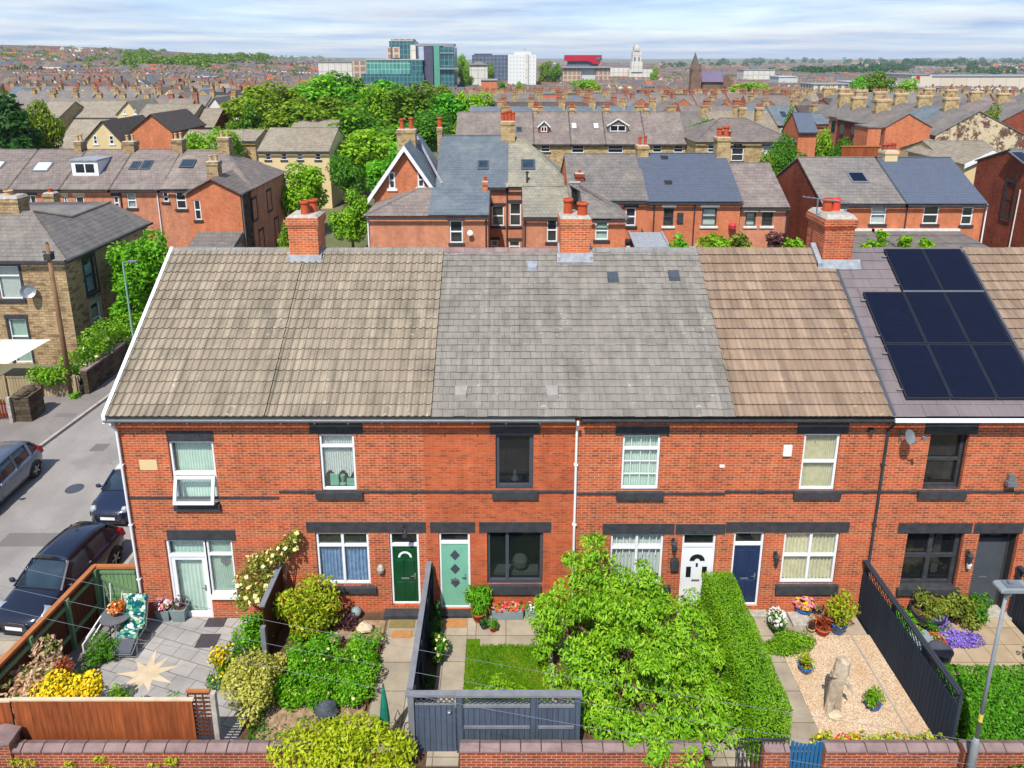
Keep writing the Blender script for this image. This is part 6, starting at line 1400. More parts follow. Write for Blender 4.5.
        for sx in (.35, -.62): dd.box(sx*k-.09, sx*k+.09, s*(hw*.985)-.02, s*(hw*.985)+.022, .8, .825)
        dd.box(-.45*k, -.44*k, s*hw*.985-.012, s*hw*.985+.006, .3, .86); obj('door_handle', dd, M['rim'] if retro else M[paint], t, True)
    g = MB(); g.box(1.99*k, 2.035*k, -.45, .45, .52, .57); g.box(1.9*k, 2.0*k, -.6, .6, .2, .36); obj('grille', g, M['tyre'], t, True)
    g = MB(); g.box(2.03*k, 2.052*k, -.26, .26, .37, .48); obj('number_plate', g, M['white'], t, True)
    g = MB(); g.tube([(1.02*k, -.6, .955), (1.0*k, .55, .955)], .012, 5); obj('wiper', g, M['tyre'], t, True)
    if retro:
        g = MB(); g.box(1.985*k, 2.04*k, -.5, .5, .5, .55); g.tube([(1.95*k, .45, .36), (2.02*k, .45, .36)], .07, 12); g.tube([(1.95*k, -.45, .36), (2.02*k, -.45, .36)], .07, 12); obj('chrome_trim', g, M['rim'], t, True)
    return t
car('parked_car', 'blue black hatchback parked beside the brown garden fence, facing the camera', -13.66, 1.15, -PI/2-.12, 'paint_black', 3.95, 1.72, 1.46)
car('parked_car', 'small navy car with white roof half hidden by the brick house corner', -13.85, 6.0, -PI/2-.05, 'paint_navy', 3.7, 1.68, 1.42, 'paint_white', True)
car('parked_car', 'grey hatchback at the left picture edge seen from behind', -19.35, 6.1, -PI/2+.04, 'paint_grey', 4.1, 1.75, 1.5)

# ------------------------------------------------------------------ left side of the street
bx, by = G(72, 396, -.14)[:2]
t_ = thing('telegraph_pole', 'tall brown wooden telegraph pole standing on the pavement', 'telegraph pole', (bx, by, -.14)); ztop = P(47, 244, by)[2]
b = MB(); b.tube([(bx, by, -.14), (bx, by, ztop*.5), (bx, by, ztop)], [.12, .105, .085], 12); obj('shaft', b, M['pole_wood'], t_, smooth=True); b = MB(); b.box(bx-.16, bx+.16, by-.16, by+.16, ztop-.75, ztop-.45); b.box(bx-.26, bx+.26, by-.03, by+.03, ztop-.4, ztop-.34); b.lathe([(.09, 0), (.02, .1)], bx, by, ztop, 8); obj('terminal_box', b, M['black'], t_)
lx, ly = -20.05, 18.2; hz = P(124, 262, ly)[2]
t_ = thing('street_lamp', 'slim pale green street lamp column beside the hedge on the side street', 'street lamp', (lx, ly, -.14)); M['lamp_green'] = m_plain('pale_green_column', S(150, 196, 176), S(132, 178, 158), 4, .5)
b = MB(); b.tube([(lx, ly, -.14), (lx, ly, 1.2), (lx, ly, 1.25), (lx, ly, hz)], [.08, .08, .05, .045], 10); obj('column', b, M['lamp_green'], t_); b = MB(); b.tube([(lx, ly, hz-.02), (lx+.5, ly, hz+.05)], .03, 6); b.box(lx+.3, lx+.75, ly-.1, ly+.1, hz, hz+.08); obj('lamp_head', b, M['alu'], t_)
# garden wall with hedge, boarded fence, gate pillar
wt = thing('stone_wall', 'low stone garden wall under the hedge along the side street', 'wall', (-20.9, 16.5, ZB)); b = MB()
A, B = Vector((-20.55, 14.35, 0)), Vector((-20.35, 26, 0)); d = (B-A).normalized(); s = Vector((-d.y, d.x, 0)); strip(b, A, B, -.15, .3, ZB, 1.05); obj('stonework', b, M['stone_dark'], wt); b = MB(); strip(b, A, B, -.19, .38, 1.05, 1.13); obj('coping', b, M['coping'], wt)
hd = thing('street_hedge', 'bright untrimmed hedge bulging over the stone wall beside the telegraph pole', 'hedge', (-21.2, 16, 0)); bl = []
g_ = random.Random(3)
for k in range(30):
    y = 14.7+k*.36; bl.append((-21.05+g_.uniform(-.4, .35), y, 1.35+g_.uniform(-.35, .35)+(.35 if 15.5 < y < 18 else 0), g_.uniform(.5, .8), .6, g_.uniform(.45, .68)))
for k in range(8): bl.append((-21.4-.16*k+g_.uniform(-.2, .2), 14.0+g_.uniform(-.25, .3), 1.0+g_.uniform(-.25, .2), .42, .4, .4))
foliage('foliage', hd, bl, 10000, .15, 'leaf_hedge_r', 101, zmin=.3); foliage('blossoms', hd, bl[:6], 25, .16, 'petal_cream', 102, 1.1, 0, .9, shell=1); stems(hd, (-21.2, 15, 0), bl, r=.03, n=12)
shrub('verge_weeds', 'tuft of green weeds at the foot of the telegraph pole', 'plant', (bx+.25, by-.15, 0), (.3, .3, .16), 260, .12, 'leaf_bright', 103, z0=-.14)
x0 = -26
ft = thing('boarded_fence', 'weathered grey boarded fence between stone pillar and hedge', 'fence', (-23.3, 13.7, ZB)); M['fence_grey'] = m_boards('weathered_grey_boards', S(196, 176, 140), S(176, 156, 122), S(110, 94, 70), .14); b = MB(); b.box(-26.5, -20.72, 14.1, 14.16, ZB, .85); obj('boards', b, M['fence_grey'], ft); b = MB(); b.box(-26.5, -20.7, 14.07, 14.19, .85, .92)
for k in range(4): b.box(-26+1.7*k, -25.88+1.7*k, 14.02, 14.098, ZB, 1.0)
obj('post', b, M['fence_grey'], ft)
pt = thing('gate_pillar', 'broad stone gate pillar with rough top at the left pavement', 'pillar', (-21.85, 12.1, -.14)); b = MB(); b.box(-22.3, -21.45, 11.6, 12.6, ZB, 1.05); obj('stonework', b, M['stone_dark'], pt); b = MB()
for k in range(5): b.rock((-21.9+.12*math.sin(k*3), 11.7+.2*k, 1.1), .2, k, (1.6, 1, .7))
obj('coping', b, M['stone_dark'], pt); b = MB(); b.box(-22.35, -22.2, 11.45, 11.6, ZB, 1.1); obj('post', b, M['mortar'], pt)
gt = thing('iron_gate', 'rust brown gate with pale posts at the left picture edge', 'gate', (-22.9, 11.8, -.14)); b = MB()
for k in range(12): x = -23.9+.13*k; b.box(x, x+.06, 11.76, 11.8, -.05, .75+.14*math.sin(PI*k/11))
for z in (.05, .6): b.box(-23.9, -22.4, 11.801, 11.83, z, z+.07)
obj('bars', b, M['leaf_redbrown'], gt); b = MB(); b.box(-23.2, -23.05, 11.72, 11.85, -.1, 1.05); obj('post', b, M['white_rough'], gt)
ps = thing('garden_parasol', 'white square parasol in front of the sandstone corner house', 'parasol', (-24.9, 15.0, ZB)); c = G(5, 352, 2.1); cx, cy_ = -25.2, 14.9; b = MB(); Rr = 1.75; zt = 2.15
b.add([(cx-Rr, cy_-Rr*.8, zt-.3), (cx+Rr, cy_-Rr*.8, zt-.3), (cx+Rr*1.15, cy_+Rr*.8, zt-.22), (cx-Rr, cy_+Rr*.8, zt-.22), (cx, cy_, zt+.15)], [(0, 1, 4), (1, 2, 4), (2, 3, 4), (3, 0, 4)]); obj('canopy', b, M['white_rough'], ps); b = MB(); b.tube([(cx, cy_, ZB), (cx, cy_, zt+.2)], .03, 8); obj('pole', b, M['white'], ps)

# ------------------------------------------------------------------ sandstone corner house
xR = -22.9; yF, yB_ = 17.97, 27.2; ZEs = 5.6
sh = thing('corner_house', 'sandstone corner house with dark hipped slate roof on the side street', 'house', (-26.5, 22, ZB))
yw, xw = yF+.2, xR-.2
o1 = (P(0, 273, yw)[0], P(19, 273, yw)[0], P(10, 299, yw)[2], P(10, 266, yw)[2]); o1 = (o1[0]-.2, o1[1], o1[2], o1[3]); o2 = (P(8, 322, yw)[0], P(26, 322, yw)[0], ZB+.1, P(16, 319, yw)[2])
b = MB(); wall_front(b, -33, xw, ZB, ZEs-.03, yw, [o1, o2], .12, 0, 1)
# right side wall with two openings: same builder, turned
def wall_side(mb, x, y0, y1, z0, z1, ops, reveal=.1, mi=0, room=1, depth=.8, sgn=1):
    t = MB(); wall_front(t, y0, y1, z0, z1, 0, ops, reveal, mi, room, depth)
    mb.add([(x-sgn*p[1], p[0], p[2]) for p in t.v], t.f, 0); mb.m[-len(t.f):] = t.m
def on_x(px, py, x):
    r = ray(px, py); tt = x/r[0]; return (-CAM_D+r[1]*tt, CAM_H+r[2]*tt)
a = on_x(83, 262, xw); c = on_x(97, 290, xw); s1 = (a[0], c[0]+.15, c[1]-.0, a[1]+.1)
a2 = on_x(90, 305, xw); c2 = on_x(104, 330, xw); s2 = (a2[0], c2[0], c2[1], a2[1])
y3 = on_x(118, 310, xw)[0]; s3 = (y3, y3+.9, ZB+.1, 2.2)
wall_side(b, xw, yw, yB_-.2, ZB, ZEs-.03, [s1, s2, s3], .12)
b.quad((-33, yw, ZB), (-33, yB_-.2, ZB), (-33, yB_-.2, ZEs), (-33, yw, ZEs)); b.quad((-33, yB_-.2, ZB), (xw, yB_-.2, ZB), (xw, yB_-.2, ZEs), (-33, yB_-.2, ZEs))
obj('wall', b, [M['stone'], M['room']], sh)
def on_plane(px, py, f):
    """ray against z = f(x,y) found by bisection on distance"""
    r = ray(px, py); lo, hi = 5, 200
    for _ in range(60):
        m = (lo+hi)/2; x, y, z = r[0]*m, -CAM_D+r[1]*m, CAM_H+r[2]*m
        if z > f(x, y): lo = m
        else: hi = m
    return (x, y, z)
sl = lambda x, y: ZEs+.72*(xR-x)
C1, C2 = (xR, yF, ZEs), (xR, yB_, ZEs); A1 = on_plane(31, 211, sl); A2 = on_plane(110, 202, sl); V = on_plane(71, 217, sl)
b = MB(); b.add([C1, C2, A2, V, A1], [(0, 1, 2, 3, 4)]); xl = -34
b.quad((xl, yF, ZEs), C1, A1, (xl, A1[1], A1[2]), 0)
b.add([A1, V, A2, (xl, A2[1], A2[2]), (xl, A1[1], A1[2])], [(0, 1, 3, 4), (1, 2, 3)]); b.quad(C2, (xl, yB_, ZEs), (xl, A2[1], A2[2]), A2)
rf = obj('roof', b, M['slate'], sh)
b = MB()
for p, q in ((C1, A1), (A1, V), (V, A2)): b.tube([p, q], .09, 6)
obj('ridge', b, M['slate_purple'], rf); b = MB(); b.bar((xl, yF-.06, ZEs-.08), (xR+.06, yF-.06, ZEs-.08), .12, .12); b.bar((xR+.06, yF-.06, ZEs-.08), (xR+.06, yB_, ZEs-.08), .12, .12); obj('gutter', b, M['black'], sh)
window(sh, *o1, 'white', Y=yw, cols=(.5,) if False else (), trans=.7, curtain='curtain', sill=(o1[0]-.1, o1[1]+.15, o1[2]-.18, o1[2]))
b = MB(); b.box(o1[0]-.15, o1[1]+.15, yw-.03, yw+.02, o1[3]+.004, o1[3]+.3); b.box(o1[1]+.004, o1[1]+.14, yw-.03, yw+.02, o1[2]-.18, o1[3]); b.box(o2[0]-.15, o2[1]+.15, yw-.03, yw+.02, o2[3]+.004, o2[3]+.25); b.box(o2[1]+.004, o2[1]+.12, yw-.03, yw+.02, o2[2], o2[3]); b.box(o2[0]-.12, o2[0]-.004, yw-.03, yw+.02, o2[2], o2[3]); obj('window_surround', b, M['black'], sh)
window(sh, *o2, 'white', Y=yw, trans=.6, curtain='curtain_green', name='door_window')
def side_window(h, x, y0, y1, z0, z1, fm, sgn=1, surround=None, cur=None):
    b = MB(); t = MB(); frame_bars(t, y0, y1, z0, z1, .05, .12, .08); t.box(y0+.08, y1-.08, .05, .12, (z0+z1)/2-.03, (z0+z1)/2+.03); b.add([(x-sgn*p[1], p[0], p[2]) for p in t.v], t.f); w = obj('window', b, M[fm], h)
    g = MB(); g.box(min(x-sgn*.1, x-sgn*.11), max(x-sgn*.1, x-sgn*.11), y0+.04, y1-.04, z0+.04, z1-.04); obj('pane', g, M['glass'], w)
    if surround:
        s = MB(); xa, xb = sorted((x+sgn*.03, x-sgn*.02)); s.box(xa, xb, y0-.14, y1+.14, z1+.003, z1+.22); s.box(xa, xb, y0-.14, y0-.003, z0-.18, z1); s.box(xa, xb, y1+.003, y1+.14, z0-.18, z1); s.box(xa, xb, y0-.002, y1+.002, z0-.18, z0-.003); obj('surround', s, M[surround], w)
    if cur:
        s = MB(); s.box(min(x-sgn*.2, x-sgn*.22), max(x-sgn*.2, x-sgn*.22), y0+.05, y1-.05, z0+.05, z0+(z1-z0)*.8); obj('curtain', s, M[cur], w)
side_window(sh, xw, *s1, 'black', 1, 'black', 'curtain_blue'); side_window(sh, xw, *s2, 'white', 1, 'mortar', 'curtain'); side_window(sh, xw, *s3, 'white', 1, None)
def back_chimney(h, px0, px1, pytop, Y, zb, mat, dep=.7, pots=1, pm='pot_clay', pr=.13, ph=.5, capz=.06, cap='mortar'):
    x0, _, z1 = P(px0, pytop, Y); x1 = P(px1, pytop, Y)[0]; n = pots; pl = [(x0+(x1-x0)*(k+.5)/n, Y+dep/2, pr, ph*(.9+.2*((k*7) % 3)/2), pm) for k in range(n)]
    return chimney_stack(h, x0, x1, Y, Y+dep, zb, z1, mat, pots=pl, cap=cap, capz=capz)
back_chimney(sh, -10, 17, 199, 20.2, 6.3, 'stone', .9, 1, 'pot_buff', .22, .3, .15)
b = chimney_stack(sh, P(43, 195, 28)[0], P(53, 195, 28)[0], 28, 28.6, 3, P(48, 194, 28)[2], 'stone', pots=[(P(48, 195, 28)[0], 28.3, .12, .25, 'pot_clay')])
b = MB(); X, Y_, Z = P(29, 291, yw-.25); b.lathe([(.02, 0), (.2, .03), (.34, .1), (.36, .13), (.2, .06)], 0, 0, 0, 16); Mx = Matrix.Translation((X, yw-.3, Z)) @ Matrix.Rotation(math.radians(70), 4, 'X') @ Matrix.Rotation(.5, 4, 'Y'); b.v = [tuple(Mx @ Vector(p)) for p in b.v]; b.bar((X+.1, yw, Z-.2), (X, yw-.3, Z), .03, .03); solo('satellite_dish', b, M['alu'], 'grey satellite dish on the sandstone corner house front', 'satellite dish', (X, yw, Z))
# ------------------------------------------------------------------ rows behind
def slope_quad(b, x0, x1, ya, za, yb, zb, th=.09, mi=0):
    L = math.hypot(yb-ya, zb-za); ny, nz = -(zb-za)/L*th, (yb-ya)/L*th
    if nz < 0: ny, nz = -ny, -nz
    lo = [(x0, ya, za), (x1, ya, za), (x1, yb, zb), (x0, yb, zb)]; up = [(p[0], p[1]+ny, p[2]+nz) for p in lo]
    b.add(lo+up, [(3, 2, 1, 0), (4, 5, 6, 7), (0, 1, 5, 4), (1, 2, 6, 5), (2, 3, 7, 6), (3, 0, 4, 7)], mi)
class BH: pass
def bhouse(name, label, Y, pxl, pxr, pye, pyr, depth, wall, roof, wins=(), hipl=0, hipr=0, group=None, wmat='white', lint='black', cat='house', gutter='black', oh=.2, sills=True, x=None):
    """house with its ridge along x; eave and ridge heights read off the photo at depth Y"""
    x0, _, ze = P(pxl, pye, Y); x1 = P(pxr, pye, Y)[0]
    if x: x0, x1 = x
    yr = Y+depth/2; zr = P(506, pyr, yr)[2]; gz = min(terrain((x0+x1)/2, Y), terrain((x0+x1)/2, Y+depth))-.3
    h = thing(name, label, cat, ((x0+x1)/2, Y+depth/2, gz), group=group)
    ops = []
    for w in wins:
        a = P(w[0], w[1], Y); c = P(w[2], w[3], Y); ops.append((max(a[0], x0+.1), min(c[0], x1-.1), c[2], min(a[2], ze-.12)))
    b = MB(); wall_front(b, x0, x1, gz, ze, Y, ops, .09, 0, 1, .5)
    zg = [zr-.06 if not hh else ze for hh in (hipl, hipr)]
    b.quad((x0, Y, gz), (x0, Y, ze), (x0, Y+depth, ze), (x0, Y+depth, gz)); b.quad((x1, Y, gz), (x1, Y+depth, gz), (x1, Y+depth, ze), (x1, Y, ze)); b.quad((x0, Y+depth, gz), (x0, Y+depth, ze), (x1, Y+depth, ze), (x1, Y+depth, gz))
    if not hipl: b.tri((x0, Y, ze), (x0, yr, zr-.05), (x0, Y+depth, ze))
    if not hipr: b.tri((x1, Y, ze), (x1, Y+depth, ze), (x1, yr, zr-.05))
    obj('wall', b, [M[wall], M['room']], h)
    b = MB(); o = .08
    if not hipl and not hipr:
        sl = (zr-ze)/(depth/2); slope_quad(b, x0-o, x1+o, Y-oh, ze-oh*sl, yr, zr); slope_quad(b, x0-o, x1+o, Y+depth+oh, ze-oh*sl, yr, zr)
        b.box(x0-o, x1+o, yr-.1, yr+.1, zr+.05, zr+.13)
    else:
        xa, xb = x0+hipl, x1-hipr; e0 = (x0-oh if hipl else x0-o); e1 = (x1+oh if hipr else x1+o); zz = ze-.02
        A, B, Cc, D = (e0, Y-oh, zz), (e1, Y-oh, zz), (e1, Y+depth+oh, zz), (e0, Y+depth+oh, zz); R0, R1 = (xa if hipl else e0, yr, zr), (xb if hipr else e1, yr, zr)
        b.add([A, B, Cc, D, R0, R1], [(0, 1, 5, 4), (2, 3, 4, 5), (0, 4, 3), (1, 2, 5), (3, 2, 1, 0)])
        for p, q in ((R0, R1), (A, R0) if hipl else (R0, R0), (B, R1) if hipr else (R1, R1)):
            if p != q: b.tube([p, q], .09, 6)
    rf = obj('roof', b, M[roof], h)
    if gutter: g = MB(); g.box(x0-.1, x1+.1, Y-oh-.12, Y-oh+.0, ze-oh*.6-.14, ze-oh*.6-.02); obj('gutter', g, M[gutter], h)
    for w, o_ in zip(wins, ops):
        st = w[4] if len(w) > 4 else {}
        kw = dict(trans=.5, curtain='curtain' if RND.random() < .4 else None, fw=.08); kw.update(st)
        window(h, *o_, kw.pop('fm', wmat), Y=Y, rev=.09, sill=((o_[0]-.12, o_[1]+.12, o_[2]-.16, o_[2]) if sills else None), sillmat=lint, **kw)
        if lint: l = MB(); l.box(o_[0]-.15, o_[1]+.15, Y-.025, Y+.02, o_[3]+.004, o_[3]+.24); obj('lintel', l, M[lint], h)
    r = BH(); r.h, r.x0, r.x1, r.Y, r.ze, r.yr, r.zr, r.rf, r.depth, r.gz = h, x0, x1, Y, ze, yr, zr, rf, depth, gz; return r
def chim(r, px0, px1, pytop, mat='stone', dep=.8, pots=2, pm='pot_clay', ph=.55, y=None, pr=.12):
    return back_chimney(r.h, px0, px1, pytop, (y if y is not None else r.yr-dep/2), r.zr-1.2 if y is None else r.ze, mat, dep, pots, pm, pr, ph)
def on_roof(r, px, py):
    f = lambda x, y: r.ze+(y-r.Y)*(r.zr-r.ze)/(r.yr-r.Y)
    return on_plane(px, py, f)
def skylight(r, px0, py0, px1, py1, mat='car_glass', fm='charcoal'):
    a = on_roof(r, (px0+px1)/2, py1); c = on_roof(r, (px0+px1)/2, py0); xa = on_roof(r, px0, (py0+py1)/2)[0]; xb = on_roof(r, px1, (py0+py1)/2)[0]
    b = MB(); slope_quad(b, xa, xb, a[1], a[2]+.09, c[1], c[2]+.09, .08); w = obj('skylight', b, M[fm], r.h)
    k = .12; b = MB(); slope_quad(b, xa+k, xb-k, a[1]+k, a[2]+.18+k*.6, c[1]-k, c[2]+.18-k*.6, .02); obj('pane', b, M[mat], w)
def dormer(r, px0, py0, px1, py1, wall='white', roof='lead', gable=False, cols=(.5,)):
    a = on_roof(r, (px0+px1)/2, py1); y0 = a[1]; x0, _, z0 = P(px0, py1, y0); x1, _, z1 = P(px1, py0, y0); sl = (r.zr-r.ze)/(r.yr-r.Y); yb = min(y0+(z1-z0)/sl, r.yr)
    b = MB(); m = .22
    o = (x0+m, x1-m, z0+.25, z1-(.15 if not gable else (z1-z0)*.42)); wall_front(b, x0, x1, z0, z1 if not gable else z0+(z1-z0)*.6, y0, [o], .05, 0, 1, .25)
    ze_ = z1 if not gable else z0+(z1-z0)*.6
    for x in (x0, x1): b.add([(x, y0, z0), (x, y0, ze_), (x, y0+(ze_-z0)/sl, ze_)], [(0, 1, 2)])
    d = obj('dormer', b, [M[wall], M['room']], r.h); b = MB()
    if not gable: b.add([(x0-.08, y0-.1, z1), (x1+.08, y0-.1, z1), (x1+.08, yb+.2, z1+.02), (x0-.08, yb+.2, z1+.02), (x0-.08, y0-.1, z1+.1), (x1+.08, y0-.1, z1+.1), (x1+.08, yb+.2, z1+.1), (x0-.08, yb+.2, z1+.1)], [(3, 2, 1, 0), (4, 5, 6, 7), (0, 1, 5, 4), (1, 2, 6, 5), (3, 0, 4, 7)])
    else:
        xm = (x0+x1)/2; yk = y0+(z1-z0)/sl
        b.add([(x0-.15, y0-.15, ze_-.1), (xm, y0-.15, z1), (x1+.15, y0-.15, ze_-.1), (x1+.15, y0+(ze_-z0)/sl, ze_-.1), (xm, yk, z1), (x0-.15, y0+(ze_-z0)/sl, ze_-.1)], [(0, 1, 4, 5), (1, 2, 3, 4)])
        b.add([(x0, y0-.01, ze_), (x1, y0-.01, ze_), (xm, y0-.01, z1-.1)], [(0, 1, 2)])
    obj('dormer_roof', b, M[roof], d)
    if gable:
        b = MB(); xm = (x0+x1)/2; b.bar((x0-.2, y0-.16, ze_-.12), (xm, y0-.16, z1+.02), .06, .18); b.bar((xm, y0-.16, z1+.02), (x1+.2, y0-.16, ze_-.12), .06, .18); obj('bargeboard', b, M['white_rough'], d)
    b = MB(); frame_bars(b, o[0], o[1], o[2], o[3], y0-.01, y0+.06, .09)
    for c in cols: xx = o[0]+(o[1]-o[0])*c; b.box(xx-.05, xx+.05, y0-.012, y0+.06, o[2], o[3])
    obj('window_frame', b, M['white'], d); b = MB(); b.box(o[0]+.03, o[1]-.03, y0+.03, y0+.04, o[2]+.03, o[3]-.03); obj('pane', b, M['glass_dark'], d)
def drainpipe(r, px, mat='black', py=None):
    x = P(px, py or 205, r.Y)[0]; b = MB(); b.tube([(x, r.Y-.08, r.gz), (x, r.Y-.08, r.ze-.1)], .05, 8); obj('downpipe', b, M[mat], r.h)
def gfront(name, label, Y, pxa, pya, pxl, pxr, pye, depth, wall, roof, wins=(), barge=None, group=None, wmat='white', lint=None, sills=True, cat='house', oh=.25):
    """gable towards the street, ridge along y; apex (pxa, pya), eaves at pye"""
    x0, _, ze = P(pxl, pye, Y); x1 = P(pxr, pye, Y)[0]; xm, _, zr = P(pxa, pya, Y); gz = min(terrain(xm, Y), terrain(xm, Y+depth))-.3
    h = thing(name, label, cat, (xm, Y+depth/2, gz), group=group); ops = []
    for w in wins: a = P(w[0], w[1], Y); c = P(w[2], w[3], Y); ops.append((a[0], c[0], c[2], a[2]))
    b = MB(); low = [o for o in ops if o[3] < ze-.05]; high = [o for o in ops if o not in low]
    wall_front(b, x0, x1, gz, ze, Y, low, .09, 0, 1, .4)
    b.quad((x0, Y, gz), (x0, Y, ze), (x0, Y+depth, ze), (x0, Y+depth, gz)); b.quad((x1, Y, gz), (x1, Y+depth, gz), (x1, Y+depth, ze), (x1, Y, ze)); b.quad((x0, Y+depth, gz), (x0, Y+depth, ze), (x1, Y+depth, ze), (x1, Y+depth, gz))
    for y in (Y, Y+depth): b.tri((x0, y, ze), (x1, y, ze), (xm, y, zr-.05))
    obj('wall', b, [M[wall], M['room']], h); b = MB()
    for xe, sg in ((x0, -1), (x1, 1)):
        s = (zr-ze)/abs(xm-xe); p = [(xe+sg*oh, ze-oh*s), (xm, zr), (xm, zr+.1), (xe+sg*oh, ze-oh*s+.1)]; b.prism(p, Y-oh, Y+depth+oh, 'y')
    rf = obj('roof', b, M[roof], h)
    if barge:
        b = MB()
        for xe, sg in ((x0, -1), (x1, 1)):
            s = (zr-ze)/abs(xm-xe); b.prism([(xe+sg*(oh+.03), ze-(oh+.03)*s-.32), (xm, zr-.34), (xm, zr+.1), (xe+sg*(oh+.03), ze-(oh+.03)*s+.12)], Y-oh-.06, Y-oh-.003, 'y')
        obj('bargeboard', b, M[barge], h)
    for o_ in low: window(h, *o_, wmat, Y=Y, rev=.09, trans=.5, fw=.08, sill=((o_[0]-.12, o_[1]+.12, o_[2]-.16, o_[2]) if sills else None), sillmat=lint or 'white_rough')
    for o_ in high:
        f = MB(); frame_bars(f, *o_, Y-.05, Y-.003, .1); f.box(o_[0], o_[1], Y-.048, Y-.004, (o_[2]+o_[3])/2-.05, (o_[2]+o_[3])/2+.05); f.box(o_[0]-.15, o_[1]+.15, Y-.09, Y-.003, o_[2]-.18, o_[2]-.002); w = obj('window', f, M[wmat], h); g = MB(); g.box(o_[0]+.05, o_[1]-.05, Y-.03, Y-.02, o_[2]+.05, o_[3]-.05); obj('pane', g, M['car_glass'], w)
    r = BH(); r.h, r.x0, r.x1, r.Y, r.ze, r.zr, r.xm, r.depth, r.gz, r.yr, r.rf = h, x0, x1, Y, ze, zr, xm, depth, gz, Y+depth/2, rf; return r

# ---- left brick terrace across the lane
Yl = 37.5; e, rg, dp = 188.5, 150.5, 8.6
GRP = 'houses of the left rear terrace'
bounds = [-95, -42, 9, 60.5, 110.5, 160, 190]
L1 = bhouse('rear_terrace_house', 'rear terrace house at the far left edge under purple slate, partly outside the picture', Yl, bounds[0], bounds[1], e, rg, dp, 'brick_back', 'slate_purple', (), group=GRP)
L2 = bhouse('rear_terrace_house', 'rear terrace house behind the chimneys of the sandstone corner house', Yl, bounds[1], bounds[2], e, rg, dp, 'brick_back', 'slate_purple', ((-10, 192, -2, 208),), group=GRP)
L3 = bhouse('rear_terrace_house', 'rear terrace house with pale skylight in purple slate roof', Yl, bounds[2], bounds[3], e, rg, dp, 'brick_back', 'slate_purple', ((29, 195, 38, 212),), group=GRP)
L4 = bhouse('rear_terrace_house', 'rear terrace house with white box dormer in its roof', Yl, bounds[3], bounds[4], e, rg, dp, 'brick_back', 'slate_purple', ((62, 196.5, 69, 212), (75, 196.5, 86, 214)), group=GRP, lint='stucco')
L5 = bhouse('rear_terrace_house', 'rear terrace house with a pair of blue skylights', Yl, bounds[4], bounds[5], e, rg, dp, 'brick_back', 'slate_purple', ((111, 196, 120, 210), (126, 193, 137, 208)), group=GRP)
L6 = bhouse('rear_terrace_house', 'rear terrace house with brick gabled wing and dark framed skylight', Yl, bounds[5], 251, e, rg, dp, 'brick_back', 'slate_purple', ((162, 192, 169, 202), (175, 192, 187, 209)), group=GRP, hipr=3.5)
skylight(L3, 35, 164, 51, 173, 'curtain', 'alu'); skylight(L2, -8, 163, 4, 170, 'curtain', 'alu'); dormer(L4, 73, 161, 97, 177); skylight(L5, 131, 163, 140, 171); skylight(L5, 142, 162, 152, 171); skylight(L6, 181, 161, 195, 169)  # matt white skylight panes paint the sky's reflection
for r, a, c, t_ in ((L3, 73, 80, 142), (L4, 122, 133, 142), (L5, 171, 181, 140), (L6, 217, 228, 138)): chim(r, a, c, t_, 'stone', .9, 2, 'pot_buff')
drainpipe(L4, 60, 'black'); drainpipe(L5, 122, 'black'); drainpipe(L6, 159, 'white'); drainpipe(L3, 27)
W6 = gfront('rear_wing', 'orange brick gabled wing with shaded side at the end of the left rear terrace', 35.4, 212, 179, 187, 240, 193, 9.6, 'brick_ext', 'slate_purple', ((193, 200, 202, 220),), lint='black')
back_chimney(W6.h, 206, 217, 162, 36.3, W6.ze, 'stone', .8, 2, 'pot_buff')
side_window(W6.h, W6.x1+.1, 37.5, 38.4, 3.4, 5.0, 'white', 1, 'black'); side_window(W6.h, W6.x1+.1, 41, 42, 3.4, 5.0, 'white', 1, 'black'); side_window(W6.h, W6.x1+.1, 38.4, 39.4, .4, 2.2, 'white', 1, 'black'); side_window(W6.h, W6.x1+.1, 42.4, 43.3, .2, 2.3, 'white', 1, 'black')
b = MB(); x = W6.x1; b.add([(x+.006, 35.4, W6.gz), (x+.006, 45, W6.gz), (x+.006, 45, W6.ze), (x+.006, 35.4, W6.ze)], [(0, 1, 2, 3)]); obj('side_shade_skin', b, M['stone_dark'], W6.h); b = MB(); b.tube([(x+.08, 35.5, W6.gz), (x+.08, 35.5, W6.ze)], .05, 8); obj('downpipe', b, M['alu'], W6.h)  # dark stone skin puts the shade of this side into its colour
xt = thing('lean_to', 'low grey felt roofed lean-to below the orange brick wing', 'outbuilding', (-21, 33, ZB)); b = MB(); x0 = P(188, 240, 33.3)[0]; x1 = P(232, 240, 33.3)[0]; b.box(x0, x1, 33.3, 35.2, ZB, 2.3); obj('wall', b, M['lead'], xt); b = MB(); b.add([(x0-.1, 33.1, 2.3), (x1+.1, 33.1, 2.3), (x1+.1, 35.3, 3.0), (x0-.1, 35.3, 3.0)], [(0, 1, 2, 3)]); b.add([(x1+.1, 33.1, 2.3), (x1+.1, 35.3, 2.3), (x1+.1, 35.3, 3.0)], [(0, 1, 2)]); obj('roof', b, M['slate'], xt)
